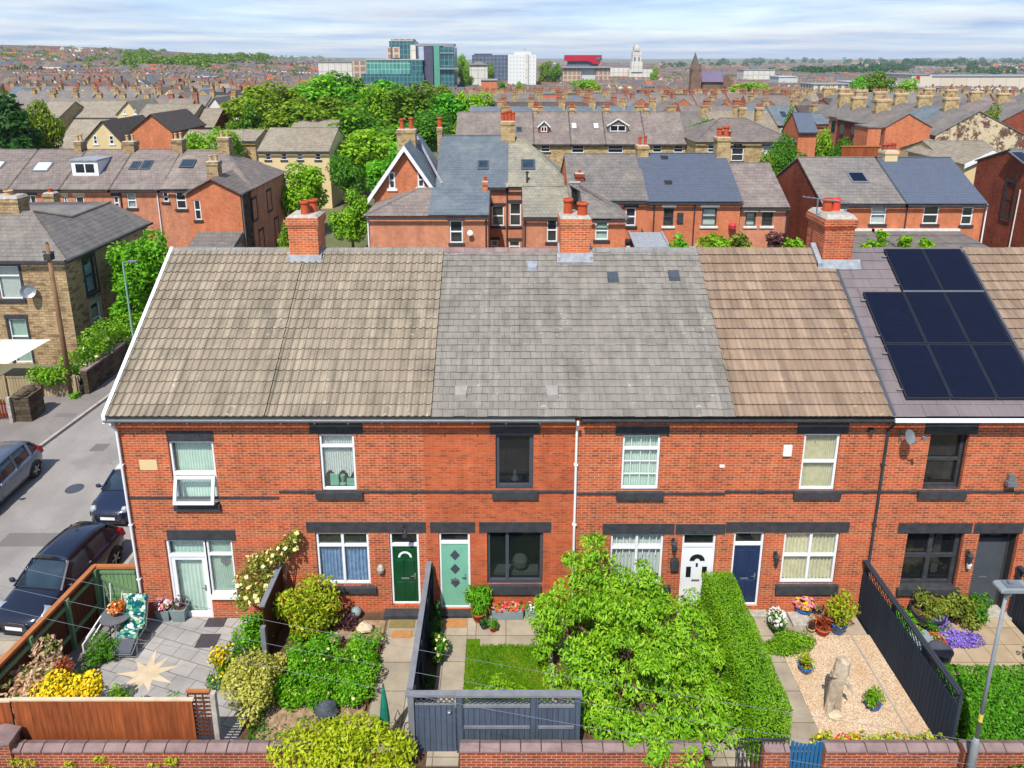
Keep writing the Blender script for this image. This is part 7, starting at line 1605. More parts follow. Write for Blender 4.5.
# ---- middle group
M2 = bhouse('rear_wing', 'low brick wing with hipped purple and blue slate roof and round white dish', 30.5, 367, 488, 215, 188.5, 6.4, 'brick_back', 'slate_purple', ((449.5, 220.5, 463, 243),), hipl=3.2, group=None, wmat='white')
b = MB(); f = lambda x, y: 0
slope_quad(b, P(428, 200, 30.5)[0], M2.x1+.05, M2.Y-.2, M2.ze+.02, M2.yr, M2.zr+.02, .05); obj('new_slates', b, M['slate_blue'], M2.rf)
b = MB(); X, _, Z = P(470, 233, 30.2); b.lathe([(.02, 0), (.14, .03), (.19, .07)], 0, 0, 0, 14); Mx = Matrix.Translation((X, 30.25, Z)) @ Matrix.Rotation(math.radians(75), 4, 'X'); b.v = [tuple(Mx @ Vector(p)) for p in b.v]; solo('satellite_dish', b, M['white'], 'round white satellite dish on the low brick wing right of its window', 'satellite dish', (X, 30.4, Z))
drainpipe(M2, 368.5, 'white', 230); drainpipe(M2, 486, 'black', 230); back_chimney(M2.h, 482.5, 487.5, 182, 33.2, M2.ze, 'brick_ext', .5, 1, 'pot_clay', .12, .35)
M1g = gfront('gabled_house', 'brick gabled house with white bargeboards and two sash windows', 35.2, 404.6, 146, 374, 436, 191, 8.5, 'brick_ext', 'slate_blue', ((388.5, 172, 395.5, 188.5), (417.5, 172, 424.5, 187)), barge='white', oh=.4)
back_chimney(M1g.h, 396.5, 415, 130, 38.5, M1g.ze+1, 'stone_pale', 1.0, 2, 'pot_clay', .18, .9)
M1 = bhouse('rear_house', 'brick house with large blue grey slate roof and one skylight behind the low wing', 36.4, 437, 507, 186, 136.5, 9, 'brick_back', 'slate_blue', ((491.7, 206, 504, 226), (491, 240, 498, 252)), wmat='white')
b = MB(); a = on_roof(M1, 442, 185); c = on_roof(M1, 417, 138); b.tube([(a[0], a[1], a[2]+.1), (c[0], c[1], c[2]+.1)], .1, 6); obj('valley', b, M['lead'], M1.h)
skylight(M1, 477.5, 162, 489, 171); chim(M1, 501, 515, 122, 'stone_pale', 1.1, 4, 'pot_clay', .8, pr=.15); chim(M1, 437, 442, 128, 'stone', .6, 1, 'pot_clay', .9, pr=.2)
M1b = bhouse('rear_house', 'brick house with pale mossy slate hipped roof beside the tall chimney', 36.4, 507, 570, 186, 137.5, 9, 'brick_back', 'slate_green', ((509.5, 203, 521, 226), (509, 241, 520, 252)), hipr=3.6, wmat='white')
skylight(M1b, 521, 161, 535, 171); drainpipe(M1b, 507)
b = MB(); X, Y_, Z = on_roof(M1b, 527, 184); b.tube([(X, Y_, Z), (X, Y_, Z+.9)], .07, 8); b.lathe([(.14, 0), (.14, .12), (.05, .14)], X, Y_, Z+.85, 8); obj('soil_vent', b, M['black'], M1b.rf)
M3 = bhouse('rear_wing', 'low brick wing with mossy grey hipped roof behind the middle terracotta pots', 30.8, 524, 585, 216, 187.5, 6.2, 'brick_back', 'slate_green', ((547, 218.5, 557, 242),), group=None)
M3b = bhouse('rear_wing', 'low orange brick wing with brown hipped roof and pale blue blind', 27.0, 585, 626, 217.5, 184, 6.8, 'brick_ext', 'slate', ((595.5, 221.5, 608, 240, dict(curtain='curtain_green', cz=None)),), hipr=3.4)
back_chimney(M3.h, 576, 584, 174, 33.0, M3.ze, 'brick_dark', .7, 1, 'pot_clay', .12, .2); drainpipe(M3, 525, 'black', 230); b = MB(); b.tube([(M3b.x0, M3b.yr, M3b.zr+.1), (M3b.x1-3.4, M3b.yr, M3b.zr+.1)], .1, 6); obj('ridge', b, M['lead'], M3b.rf)
M4 = bhouse('rear_terrace_house', 'orange brick rear house with brown grey slate and ornate wall lamp', 31.4, 570, 647, 199.5, 155, 9.4, 'brick_ext', 'slate', ((625.8, 207.5, 635.5, 226), (624.5, 242, 638, 252)), x=None)
b = MB(); X, _, Z = P(642, 234, 31.2); b.lathe([(.02, -.3), (.12, -.15), (.14, .1), (.03, .3)], X, 31.15, Z, 8); b.bar((X, 31.4, Z+.4), (X, 31.1, Z+.3), .05, .05); obj('wall_lamp', b, M['black'], M4.h)
M5 = bhouse('rear_terrace_house', 'orange brick rear house with smooth new dark slate roof and white lintels', 31.4, 647, 741, 200.5, 154.5, 9.4, 'brick_ext', 'slate_new', ((664, 208, 673, 226, dict(fm='black')), (702.5, 208, 716, 226, dict(fm='black', curtain='curtain'))), lint='white_rough')
M6 = bhouse('rear_terrace_house', 'lower brick rear house with brown slate roof and two small dark windows', 31.6, 741, 788, 206, 164, 9, 'brick_back', 'slate_purple', ((746, 212, 755, 226, dict(fm='black')), (762.5, 212, 772, 226, dict(fm='black'))), lint='white_rough')
chim(M4, 638, 649, 146, 'stone_pale', .9, 2, 'pot_clay', .7); chim(M5, 718, 731, 138, 'stone_pale', 1.0, 2, 'pot_clay', .8, pr=.2); drainpipe(M5, 653.5, 'black', 220); drainpipe(M5, 693.7, 'black', 220); drainpipe(M6, 786, 'black', 220)
b = MB(); X0, _, Z1 = P(677.5, 213, 31.3); X1, _, Z0 = P(683, 223.5, 31.3); b.box(X0, X1, 31.32, 31.38, Z0, Z1); obj('wall_plaque', b, M['black'], M5.h)
for px, py in ((664, 159), (668, 184)):
    X, Y_, Z = on_roof(M5, px, py); b = MB(); b.box(X-.25, X+.25, Y_-.2, Y_+.2, Z, Z+.25); obj('roof_vent', b, M['black'], M5.rf)
b = MB(); X, _, Z = P(732, 226, 31.2); b.lathe([(.02, -.3), (.25, -.15), (.28, .1), (.05, .3)], X, 31.1, Z, 9); M['red_plastic'] = m_plain('red_plastic', S(220, 70, 80), S(200, 50, 60), 5, .5); solo('hanging_basket', b, M['red_plastic'], 'red hanging basket on the new slate roofed rear house', 'hanging basket', (X, 31.2, Z))
# yards behind the front terrace
for nm, lb, x0, x1, y0, y1, z, mt in (('shed', 'white framed glass roofed lean-to showing above the front ridge', P(637, 240, 27)[0], P(668, 240, 27)[0], 26, 29.5, 4.1, 'lead'), ('shed', 'plain grey flat roofed extension left of the lime shrub', P(662, 243, 27)[0], P(700, 243, 27)[0], 25.2, 28, 3.5, 'lead')):
    o = thing(nm, lb, 'shed', ((x0+x1)/2, y0, ZB)); b = MB(); b.box(x0, x1, y0, y1, ZB, z-.3); obj('wall', b, M['brick_back'], o); b = MB(); b.add([(x0-.1, y0-.1, z-.28), (x1+.1, y0-.1, z-.28), (x1+.1, y1, z+.25), (x0-.1, y1, z+.25)], [(0, 1, 2, 3)]); b.bar((x0-.1, y0-.1, z-.25), (x0-.1, y1, z+.28), .12, .12); b.bar((x1+.1, y0-.1, z-.25), (x1+.1, y1, z+.28), .12, .12); obj('roof', b, M[mt], o)
# ---- right pair
R1 = bhouse('semi_detached_house', 'brick semi with grey slate roof and large skylight behind the right chimney', 31.6, 822, 905, 202.5, 158.5, 9.6, 'brick_ext', 'slate', ((839, 206, 847, 214), (872, 205, 885, 224)), lint='black')
R1b = bhouse('semi_detached_house', 'brick semi with dark blue slate roof next to the tall brick gable', 31.6, 905, 985, 202.5, 158.5, 9.6, 'brick_ext', 'slate_new', ((924.5, 205.5, 937.5, 224, ), (963, 207, 971.5, 225)), lint='black')
b = MB(); b.add([(R1.x0-.006, R1.Y, R1.gz), (R1.x0-.006, R1.Y, R1.ze), (R1.x0-.006, R1.yr, R1.zr-.06), (R1.x0-.006, R1.Y+9.6, R1.ze), (R1.x0-.006, R1.Y+9.6, R1.gz)], [(0, 1, 2, 3, 4)]); obj('gable_shade_skin', b, M['brick_dark'], R1.h)  # darker brick skin: the gable's dimmer light is put into the colour
skylight(R1, 849, 174, 866, 184.5, 'solar', 'alu'); chim(R1, 886, 898.5, 151, 'stucco', 1.0, 3, 'tile_red', .45, pr=.2); drainpipe(R1, 905, 'black', 220); drainpipe(R1b, 984, 'white', 220)
for lb, a, c in (('flat grey extension roof left of the party gap, green plants on it', 853, 908), ('flat grey extension roof below the dark blue slate semi', 909.5, 1002)):
    x0, x1 = P(a, 236, 27)[0], P(c, 236, 27)[0]; o = thing('rear_extension', lb, 'extension', ((x0+x1)/2, 27, ZB)); b = MB(); b.box(x0, x1, 23.8, 31.5, ZB, 3.2); obj('wall', b, M['brick_back'], o); b = MB(); b.add([(x0-.15, 23.6, 3.2), (x1+.15, 23.6, 3.2), (x1+.15, 31.55, 3.95), (x0-.15, 31.55, 3.95)], [(0, 1, 2, 3)]); obj('roof', b, M['slate'], o); b = MB(); b.box(x0-.15, x1+.15, 31.4, 31.56, 3.96, 4.12); obj('flashing', b, M['white_rough'], o)
for k, (px, py, w) in enumerate(((875, 243, 1.6), (905, 240, .7), (925, 243, .8), (882, 234, .5))):
    X, Y_, Z = P(px, py, 27.5); shrub('roof_plant', ('spreading pale green plant on the flat extension roof', 'small green plant at the party gap of the extension roofs', 'tiny green plant right of the party gap', 'upright green plant behind the spreading one')[k], 'plant', (X, 27.5, Z-.1), (w*.6, .5, .4), 320, .28, 'leaf_lime', 130+k, z0=3.4, base=(X, 27.5, 3.4))
# brick house at the right edge, gable to the left
xg = 41.5; R2 = bhouse('brick_house', 'dark red brick house at the right edge with narrow black gable window', 37.2, 1010, 1200, 174, 150, 7.6, 'brick_dark', 'slate', x=(xg, xg+14))
side_window(R2.h, xg-.1, 39.5, 40.5, 3.1, 6.0, 'black', -1, 'black'); b = MB(); b.tube([(xg-.08, 39.0, .5), (xg-.08, 38.9, 5.6)], .05, 6); obj('downpipe', b, M['white_rough'], R2.h)
skylight(R2, 1016, 153, 1030, 166, 'solar', 'alu')
# ---- third row: stone terrace with dormers
Y3 = 68.6; GR3 = 'stone terrace with dormers'
R3 = []
for lb, a, c, ws in (('stone terraced house under grey slate at the left end beside the trees', 456, 534, ()), ('stone terraced house with small gabled dormer and window below', 534, 571, ((541, 145, 550, 152),)), ('stone terraced house with two pale skylights', 571, 606, ((571.5, 145, 584, 153),)), ('stone terraced house with white gabled dormer', 606, 646, ((608, 145, 623, 153),)), ('stone terraced house at the right end with two small windows', 646, 686, ((653, 145, 661.5, 152.5), (674, 145, 683, 152.5)))):
    R3.append(bhouse('stone_house', lb, Y3, a, c, 143.5, 112.5, 9.5, 'stone_pale', 'slate_purple', ws, group=GR3, lint='black', wmat='white'))
dormer(R3[1], 539, 121, 549, 134, 'brick_dark', 'slate', True, (.5,)); dormer(R3[3], 608, 119, 628, 133.5, 'slate', 'slate', True, (.5,)); skylight(R3[2], 571, 124, 577, 130, 'curtain', 'alu'); skylight(R3[2], 593, 124, 599, 130, 'curtain', 'alu'); skylight(R3[0], 516, 128, 522, 133)  # white skylight panes carry the reflected sky as colour
for r, a, c in ((R3[1], 533, 537.5), (R3[2], 570, 574.5), (R3[3], 605, 609.5), (R3[4], 644.5, 649)): chim(r, a, c, 109, 'stone_pale', .7, 2, 'pot_clay', .7)
RH = bhouse('stone_villa', 'detached stone villa with hipped purple slate roof and arched window', 64.5, 696, 795, 141.5, 118, 11, 'stone_pale', 'slate_purple', ((708, 145, 717.5, 152.5), (732, 148, 743, 161), (763, 146, 774, 161)), hipl=4.2, hipr=4.2)
back_chimney(RH.h, 724, 731, 131, 65.5, RH.ze, 'brick_dark', .8, 2, 'pot_clay', .15, .5)
for a in (740, 757): back_chimney(RH.h, a, a+7, 108, 75, 8, 'stone_pale', .8, 3, 'pot_dull', .14, .55)
b = MB(); cx, _, cz = P(737.5, 148, 64.44); curved_arch(b, cx, cz, .42, .62, 64.4, 64.47, 8); obj('arch_head', b, M['black'], RH.h)
# ---- left estate
E1 = gfront('estate_house', 'cream rendered gable house with dark brown roof and two square windows', 80, 102, 121.5, 85.5, 120.5, 140.5, 11, 'stucco', 'tile_brown', ((93, 135.5, 98, 144), (109, 135.5, 114.5, 144)))
E2 = gfront('estate_house', 'plain orange brick gable with dark roof beside the cream gable', 82, 151, 114.5, 131, 172, 131, 11, 'brick_ext', 'tile_brown')
GE = 'tan roofed estate houses'
for lb, Y, a, c, e_, r_, d_ in (('tan roofed estate house left of the cream gable', 84, 56, 92, 148, 120, 11), ('long tan roofed estate house with cream gable at its right end', 104, 66, 124, 117.5, 101.5, 11), ('tan roofed estate house among dark trees at the left', 100, 33, 59, 117.5, 102, 10), ('tan roofed estate house behind the orange gable', 97, 134, 190, 121.5, 104.5, 10), ('small tan roofed estate house left of the lime tree', 98, 194, 214, 127, 109, 9), ('low tan roof in front of the lime green tree', 72, 176, 232, 148, 130.5, 9), ('low tan roofed house between lime tree and cream block', 73, 232, 255, 141, 130, 8), ('tan roofed estate house at the foot of the big trees', 84, 289, 348, 131, 120.5, 8)):
    bhouse('estate_house', lb, Y, a, c, e_, r_, d_, 'brick_dark' if 'small' in lb else 'stone_pale', 'tile_beige', group=GE)
gfront('estate_house', 'cream gable end of the long tan roofed estate row', 103, 128, 101.5, 117, 138, 114, 9, 'stucco', 'tile_beige', ((123, 109.5, 126, 114), (133.5, 109.5, 136.5, 114)))
gfront('estate_house', 'white gabled cottage among the dark roofs beyond the estate', 135, 214.5, 98, 208.5, 220.5, 106, 12, 'white_rough', 'slate')
CB = bhouse('cream_block', 'three storey cream block with tan ribbed roof beside the young tree', 60, 258, 329, 151, 128.5, 9.5, 'stucco', 'tile_beige', tuple((a, 153.5, a+6, 160) for a in (265, 281, 297, 315))+tuple((a, 178, a+6, 186) for a in (265, 281, 297, 315)), lint=None, wmat='white')
# ---- right-hand streets running away from the camera
def awayrow(label, Y0, pxl, pxa, pxr, pye, pya, n, step, wall, roof, first='brick_dark', group=None, name='street_house', chm='stone_pale'):
    x0, _, ze = P(pxl, pye, Y0); x1 = P(pxr, pye, Y0)[0]; xm, _, zr = P(pxa, pya, Y0)
    for k in range(n):
        y0 = Y0+k*step; h = thing(name, label[0] if k == 0 else label[1], 'house', (xm, y0+step/2, ZB), group=group if k else None); b = MB()
        b.quad((x0, y0, ZB), (x0, y0, ze), (x0, y0+step, ze), (x0, y0+step, ZB)); b.quad((x1, y0, ZB), (x1, y0+step, ZB), (x1, y0+step, ze), (x1, y0, ze))
        for y in (y0, y0+step): b.add([(x0, y, ZB), (x1, y, ZB), (x1, y, ze), (xm, y, zr-.05), (x0, y, ze)], [(0, 1, 2, 3, 4)])
        obj('wall', b, M[first if k == 0 else wall], h); b = MB()
        for xe, sg in ((x0, -1), (x1, 1)): s = (zr-ze)/abs(xm-xe); b.prism([(xe+sg*.2, ze-.2*s), (xm, zr), (xm, zr+.1), (xe+sg*.2, ze-.2*s+.1)], y0+(.02 if k else -.1), y0+step, 'y')
        obj('roof', b, M[roof[k % len(roof)]], h)
        if chm: chimney_stack(h, xm-.9, xm+.9, y0+step-.4, y0+step+.3, zr-1.2, zr+1.3, chm, pots=[(xm-.6+.6*j, y0+step-.05, .12, .4, ('pot_buff', 'pot_dull')[(j+k) % 2]) for j in range(3)])
        for j, yy in enumerate((y0+.8, y0+step-2.2)):
            for zz in (1.0, ze-2.2):
                w = MB(); w.box(x0-.05, x0-.003, yy, yy+1.2, zz, zz+1.6); wn = obj('window', w, M['charcoal'], h); w = MB(); w.box(x0-.06, x0-.0505, yy+.1, yy+1.1, zz+.1, zz+1.5); obj('pane', w, M['car_glass'], wn)
t = NT('white_stained_brick'); uv = t.wallco(); bt_ = t.n('ShaderNodeTexBrick'); t.l(uv, bt_.inputs['Vector'])
for k, v in (('Color1', S(120, 78, 66)), ('Color2', S(96, 66, 60)), ('Mortar', S(120, 96, 86)), ('Scale', 1.0), ('Mortar Size', .01), ('Brick Width', .23), ('Row Height', .08)): bt_.inputs[k].default_value = v
n = t.noise(t.obj(), .9, 8, .75); t.bsdf(t.mix(t.maprange(n, .46, .53, 0, 1), bt_.outputs[0], S(226, 208, 172)), .9); M['ruin'] = t.m
awayrow(('brick gable end blotched with old white paint, first house of the far right street', 'house in the street behind the white blotched gable, slate roof and wide stone chimney'), 70, 936, 979.5, 1024, 135, 111.5, 7, 6.0, 'brick_dark', ('slate', 'slate_blue', 'slate'), 'ruin', 'houses behind the blotched gable')
awayrow(('orange brick end house with beige roof in the street left of the blotched gable', 'slate roofed house in the street left of the blotched gable'), 66, 886, 909, 931, 127, 114, 2, 6.2, 'brick_dark', ('slate_purple', 'slate', 'slate_blue'), 'brick_ext', 'houses left of the blotched gable')
awayrow(('red brick end house with drain pipes at the near end of the alley street', 'brick house of the alley street with dark slate roof'), 78, 851, 867, 882, 119, 106, 1, 6.4, 'brick_dark', ('slate', 'slate_purple'), 'brick_back', 'houses of the alley street')
awayrow(('dark slate house corner beyond the tree at the far right edge', 'dark slate roofed house of the street at the far right edge'), 84, 1000, 1033, 1066, 122, 105, 4, 6.4, 'brick_ext', ('slate', 'slate_purple'), 'brick_dark', 'houses at the far right edge')
CG = gfront('cream_house', 'cream gable with white bargeboards and tan roof behind the brick house', 50, 991.5, 151.5, 966, 1017, 163.5, 10, 'stucco', 'tile_beige', barge='white')
bhouse('tan_bungalow', 'tan tiled house roof in front of the white blotched gable', 55, 943, 1006, 158, 141.5, 8, 'stucco', 'tile_beige')
bhouse('brick_outhouse', 'dark roofed brick outhouse with skylight among the gardens', 72, 799, 817, 131.5, 113, 5, 'brick_ext', 'slate_new'); bhouse('brick_outhouse', 'blue slate roofed house low among the gardens', 88, 817, 851, 124, 114, 8, 'brick_back', 'slate_blue'); bhouse('brick_house', 'orange brick gabled house behind the blue slate roof', 104, 833, 852, 109.5, 99, 8, 'brick_ext', 'tile_brown')
g_ = thing('yard_fence', 'long orange timber yard fence behind the grey slate semi', 'fence', (40, 52, ZB)); b = MB(); x0, x1 = P(842, 150, 47)[0], P(880, 150, 47)[0]; b.box(x0, x1, 47, 47.1, ZB, P(860, 147, 47)[2]); obj('boards', b, M['fence_orange'], g_); b = MB(); b.box(x0-.1, x1+.1, 46.95, 47.15, P(860, 147, 47)[2], P(860, 147, 47)[2]+.1); obj('top_rail', b, M['fence_top'], g_)
o = thing('rear_extension', 'small brick extension stub behind the grey slate semi', 'extension', (45, 60, ZB)); b = MB(); x0, x1 = P(867, 140, 60)[0], P(880, 140, 60)[0]; b.box(x0, x1, 60, 63, ZB, P(870, 128, 60)[2]); obj('wall', b, M['brick_ext'], o); b = MB(); b.box(x0-.1, x1+.1, 59.9, 63.1, P(870, 128, 60)[2], P(870, 128, 60)[2]+.15); obj('roof', b, M['slate'], o)

# ------------------------------------------------------------------ trees
def tree_proto(seed, kind='broad', n=4200, size=.55, mat='leaf_tree'):
    """unit tree about 10 m high, 8 m wide"""
    t = bpy.data.objects.new('tree', None); COL.objects.link(t)
    if kind == 'broad': bl = clump((0, 0, 6.0), (3.9, 3.9, 3.9), 26, seed, (.26, .42))
    elif kind == 'tall': bl = clump((0, 0, 5.8), (2.6, 2.6, 4.4), 24, seed, (.28, .45))
    else: bl = [(0.5*math.sin(k*2.1), .5*math.cos(k*1.7), 1.6+k*.62, 3.2-.2*k, 3.2-.2*k, .75) for k in range(13)]
    foliage('crown', t, bl, n, size, mat, seed, 1.9, .25, .45, shell=.5)
    b = MB(); b.tube([(0, 0, -.4), (.1, 0, 2.5), (0, .1, 6.5)], [.34, .26, .1], 8)
    for q in bl[:10]: b.tube([(.05, 0, 2.2+.2*RND.random()), (q[0]*.5, q[1]*.5, 2+(q[2]-2)*.6), (q[0], q[1], q[2])], [.14, .09, .03], 5)
    obj('trunk', b, M['bark'], t, True); return t
PROTO = [tree_proto(201, 'broad'), tree_proto(202, 'broad'), tree_proto(203, 'tall'), tree_proto(204, 'broad', 4200, .55, 'leaf_lime'), tree_proto(205, 'layers', 4200, .6, 'leaf_dark'), tree_proto(206, 'broad', 5200, .42, 'leaf_mid')]
USED = set()
def plant(i, px, pytop, Y, wpx, label, name='broadleaf_tree', group=None, seed=0):
    z = terrain(P(px, pytop, Y)[0], Y) ; x, _, zt = P(px, pytop, Y); dpt = (Y+CAM_D)*math.cos(TILT)+(CAM_H-zt)*math.sin(TILT); w = wpx*dpt/CAM_F; hh = zt-z
    s = (w/8.0, w/8.0, hh/10.0)
    if i in USED: o = dup(PROTO[i], (x, Y, z), (px*1.7+Y) % 6.28, scale=s)
    else: USED.add(i); o = PROTO[i]; o.location = (x, Y, z); o.rotation_euler = (0, 0, (px*1.7) % 6.28); o.scale = s
    o.name = name; o['label'] = label; o['category'] = 'tree'
    if group: o['group'] = group
    elif 'group' in o: del o['group']
    return o
X, _, Z = P(148, 272, 21.5); o = shrub('street_tree', 'leafy street tree between the sandstone house and the tiled gable roof', 'tree', (X, 21.5, Z), (2.3, 2.0, 2.6), 9000, .26, 'leaf_bright', 120, k=34, sub=(.24, .38), base=(X, 21.5, ZB), z0=ZB, shell=.5)
plant(3, 304, 163, 47, 62, 'young pale green tree in front of the cream block')
plant(0, 38, 98, 72, 46, 'round dark tree right of the cedar like tree at the left edge'); plant(1, 350, 189, 40, 44, 'small round tree beside the brick wing hip roof')
plant(4, 4, 92, 66, 100, 'big dark spreading cedar like tree at the left edge', 'cedar_tree')
plant(2, 286, 219, 30, 34, 'slender green tree showing behind the left chimney stack')
plant(3, 196, 131, 66, 40, 'lime green tree behind the last chimney of the left rear terrace'); plant(3, 222, 128, 70, 52, 'wide lime green tree right of the narrow lime tree')
GT = 'big trees behind the gabled brick house'
for k, (i, px, py, Y, w) in enumerate(((0, 252, 84, 104, 62), (1, 285, 80, 112, 66), (0, 318, 73, 125, 70), (1, 352, 70, 130, 74), (0, 385, 78, 122, 60), (1, 412, 80, 112, 66), (0, 440, 92, 112, 56), (3, 374, 84, 118, 40), (1, 240, 100, 92, 40), (0, 330, 95, 96, 70), (1, 372, 104, 84, 84), (0, 360, 128, 66, 66), (1, 388, 140, 60, 60), (5, 425, 105, 90, 70), (2, 462, 92, 112, 46), (3, 480, 92, 118, 40), (1, 268, 108, 88, 60), (0, 300, 100, 90, 70), (5, 345, 150, 58, 40))):
    plant(i, px, py, Y, w*1.16, ('tall dense green tree in the wood behind the white gabled house' if i in (0, 1) else 'pale yellow green tree in the wood behind the white gabled house' if i == 3 else 'slim or dark tree in the wood behind the white gabled house'), group=GT)
plant(5, 786, 128, 60, 34, 'green tree right of the stone villa'); plant(1, 776, 150, 50, 44, 'low spreading tree in the gap left of the red brick gable'); plant(2, 791, 106, 90, 18, 'slender tree behind the stone villa roof'); plant(0, 708, 118, 84, 46, 'green tree filling the gap between stone terrace and villa')
plant(3, 780, 176, 45, 36, 'low lime tree in the gap beside the lower brick rear house')
for k, (i, px, py, Y, w) in enumerate(((5, 800, 148, 54, 26), (3, 824, 128, 74, 22), (5, 842, 133, 70, 26), (1, 858, 138, 66, 20), (5, 806, 112, 94, 24), (3, 838, 104, 108, 18), (5, 822, 95, 130, 20), (1, 868, 100, 116, 16))): plant(i, px, py, Y, w, 'small tree in the leafy gardens behind the red brick gable', group='trees in the gardens behind the red gable')
plant(1, 990, 102, 84, 30, 'green tree behind the white blotched gable'); plant(0, 876, 70, 250, 44, 'round green tree in front of the long white striped building'); plant(0, 860, 75, 240, 20, 'smaller green tree left of the round one by the striped building')
plant(1, 905, 77, 260, 36, 'low wide tree at the end of the long white building')
shrub('garden_hedge', 'clipped hedge in the garden behind the red brick gable', 'hedge', P(850, 143, 56)[:2]+(1.0,), (2.2, 1, 1.1), 700, .5, 'leaf_mid', 150); shrub('garden_hedge', 'small round bush in the garden behind the red brick gable', 'hedge', P(832, 140, 60)[:2]+(1.0,), (1.5, 1, 1.2), 500, .5, 'leaf_mid', 151)
for k, (px, py, Y, w, mt, lb) in enumerate(((723, 238, 27, 1.7, 'leaf_lime', 'lime green shrub poking above the front roof ridge'), (680, 243, 25.5, .6, 'leaf_bright', 'small green bush left of the lime shrub above the ridge'), (738, 242, 26.5, 1.0, 'leaf_rose', 'dull green shrub right of the lime shrub'), (777, 239, 27, .8, 'leaf_purple', 'plum coloured bush at the corner of the lower brick house'), (800, 243, 22, .8, 'leaf_lime', 'small green bush at the foot of the red brick gable'), (120, 300, 20, .5, 'leaf_bright', 'green shoot at the hedge end below the street tree'))):
    X, _, Z = P(px, py, Y); shrub('yard_shrub', lb, 'shrub', (X, Y, Z-.5), (w, .8, 1.0), 800, .3, mt, 160+k, base=(X, Y, ZB), z0=ZB)
# ------------------------------------------------------------------ landmarks of the town
def m_grid(name, c, c2, line, w, h, mort=.25, rough=.5, off=0.0):
    t = NT(name); uv = t.wallco(); b = t.n('ShaderNodeTexBrick'); b.offset = off; t.l(uv, b.inputs['Vector'])
    for k, v in (('Color1', c), ('Color2', c2), ('Mortar', line), ('Scale', 1.0), ('Mortar Size', mort), ('Brick Width', w), ('Row Height', h)): b.inputs[k].default_value = v
    t.bsdf(b.outputs[0], rough, 0, .4); return t.m
M['glass_green'] = m_grid('green_curtain_wall', S(96, 176, 160), S(70, 146, 136), S(170, 206, 196), 2.4, 3.6, .2, .3); M['glass_teal'] = m_grid('teal_curtain_wall', S(58, 116, 124), S(44, 92, 104), S(110, 150, 152), 2.6, 3.4, .2, .3)
M['clad_green'] = m_plain('green_cladding', S(104, 178, 152), S(92, 166, 140), .2, .6); M['clad_purple'] = m_grid('purple_grey_cladding', S(92, 92, 118), S(84, 84, 108), S(78, 78, 100), 3, 3.4, .15, .6); M['clad_red'] = m_plain('crimson_cladding', S(206, 24, 60), S(190, 18, 52), .1, .5)
M['tower_white'] = m_grid('white_tower_windows', S(196, 202, 206), S(176, 184, 190), S(244, 244, 240), 2.6, 2.9, 1.0, .6); M['office_grey'] = m_grid('grey_office_windows', S(96, 108, 128), S(80, 92, 112), S(132, 142, 156), 3.2, 3.4, .3, .4)
M['office_tan'] = m_grid('tan_office_windows', S(176, 142, 120), S(158, 124, 104), S(210, 190, 172), 4, 4, .6, .6); M['shed_cream'] = m_grid('cream_shed_cladding', S(234, 222, 200), S(228, 214, 190), S(206, 194, 170), 9, 30, .25, .7); M['shed_white'] = m_plain('white_shed_roof', S(226, 228, 226), S(206, 210, 210), .05, .6); M['shed_stripe'] = m_grid('striped_shed', S(236, 226, 204), S(230, 218, 196), S(140, 136, 124), 4.2, 40, .9, .7)
M['portland'] = m_grid('white_stone_front', S(236, 232, 220), S(228, 222, 208), S(196, 192, 182), 5, 6, .35, .7); M['church_stone'] = m_plain('brown_church_stone', S(150, 120, 98), S(112, 88, 74), .25, .9); M['copper_dark'] = m_plain('dark_spire_slate', S(120, 108, 100), S(96, 88, 84), .3, .8); M['roof_lilac'] = m_plain('lilac_metal_roof', S(120, 104, 136), S(108, 94, 124), .1, .6)
def lbox(b, px0, py0, px1, py1, Y, dep, mi=0, ground=False):
    x0, _, z1 = P(px0, py0, Y); x1, _, z0 = P(px1, py1, Y); b.box(x0, x1, Y, Y+dep, (terrain((x0+x1)/2, Y)-2 if ground else z0), z1, mi); return x0, x1, z0, z1
def landmark(name, label, cat, Y, pxc):
    x = P(pxc, 70, Y)[0]; return thing(name, label, cat, (x, Y, terrain(x, Y)))
def part(t, name, mat, *boxes):
    b = MB()
    for q in boxes: lbox(b, *q)
    return obj(name, b, M[mat], t)
Y = 450; t_ = landmark('glass_office_complex', 'large green glass office complex with stepped towers on the skyline', 'office block', Y, 408)
part(t_, 'long_glass_wing', 'glass_green', (366, 60, 411, 78, Y, 18, 0, True)); part(t_, 'podium', 'glass_teal', (361, 74, 424, 86, Y-4, 30, 0, True), (411, 60, 423, 80, Y-1, 20, 0, True)); part(t_, 'tower', 'glass_teal', (389, 41, 415, 60, Y+20, 22, 0, True)); part(t_, 'tower_cap', 'office_tan', (391, 39, 413, 41.2, Y+22, 18)); part(t_, 'red_bay', 'office_tan', (386.5, 47, 391, 60, Y+19, 22, 0, True), (392.5, 47, 400, 58, Y+19.5, 3)); part(t_, 'white_stair', 'portland', (410, 45, 416, 62, Y+18, 10, 0, True), (366, 59, 424, 60.2, Y-.5, 19)); part(t_, 'dark_block', 'clad_purple', (423.5, 46.5, 433.5, 86, Y+2, 26, 0, True)); part(t_, 'green_block', 'clad_green', (433.5, 45.5, 440, 78, Y-1, 28, 0, True)); part(t_, 'glass_block', 'glass_teal', (440, 47, 454.5, 84, Y, 30, 0, True)); part(t_, 'roof_slab', 'lead', (416, 43.5, 454, 46, Y+8, 18), (439.5, 52.5, 455, 53.6, Y-.6, 10), (439.5, 68, 458, 69.4, Y-2, 10)); part(t_, 'brick_annexe', 'office_tan', (352, 61, 366, 70, Y+6, 14, 0, True))
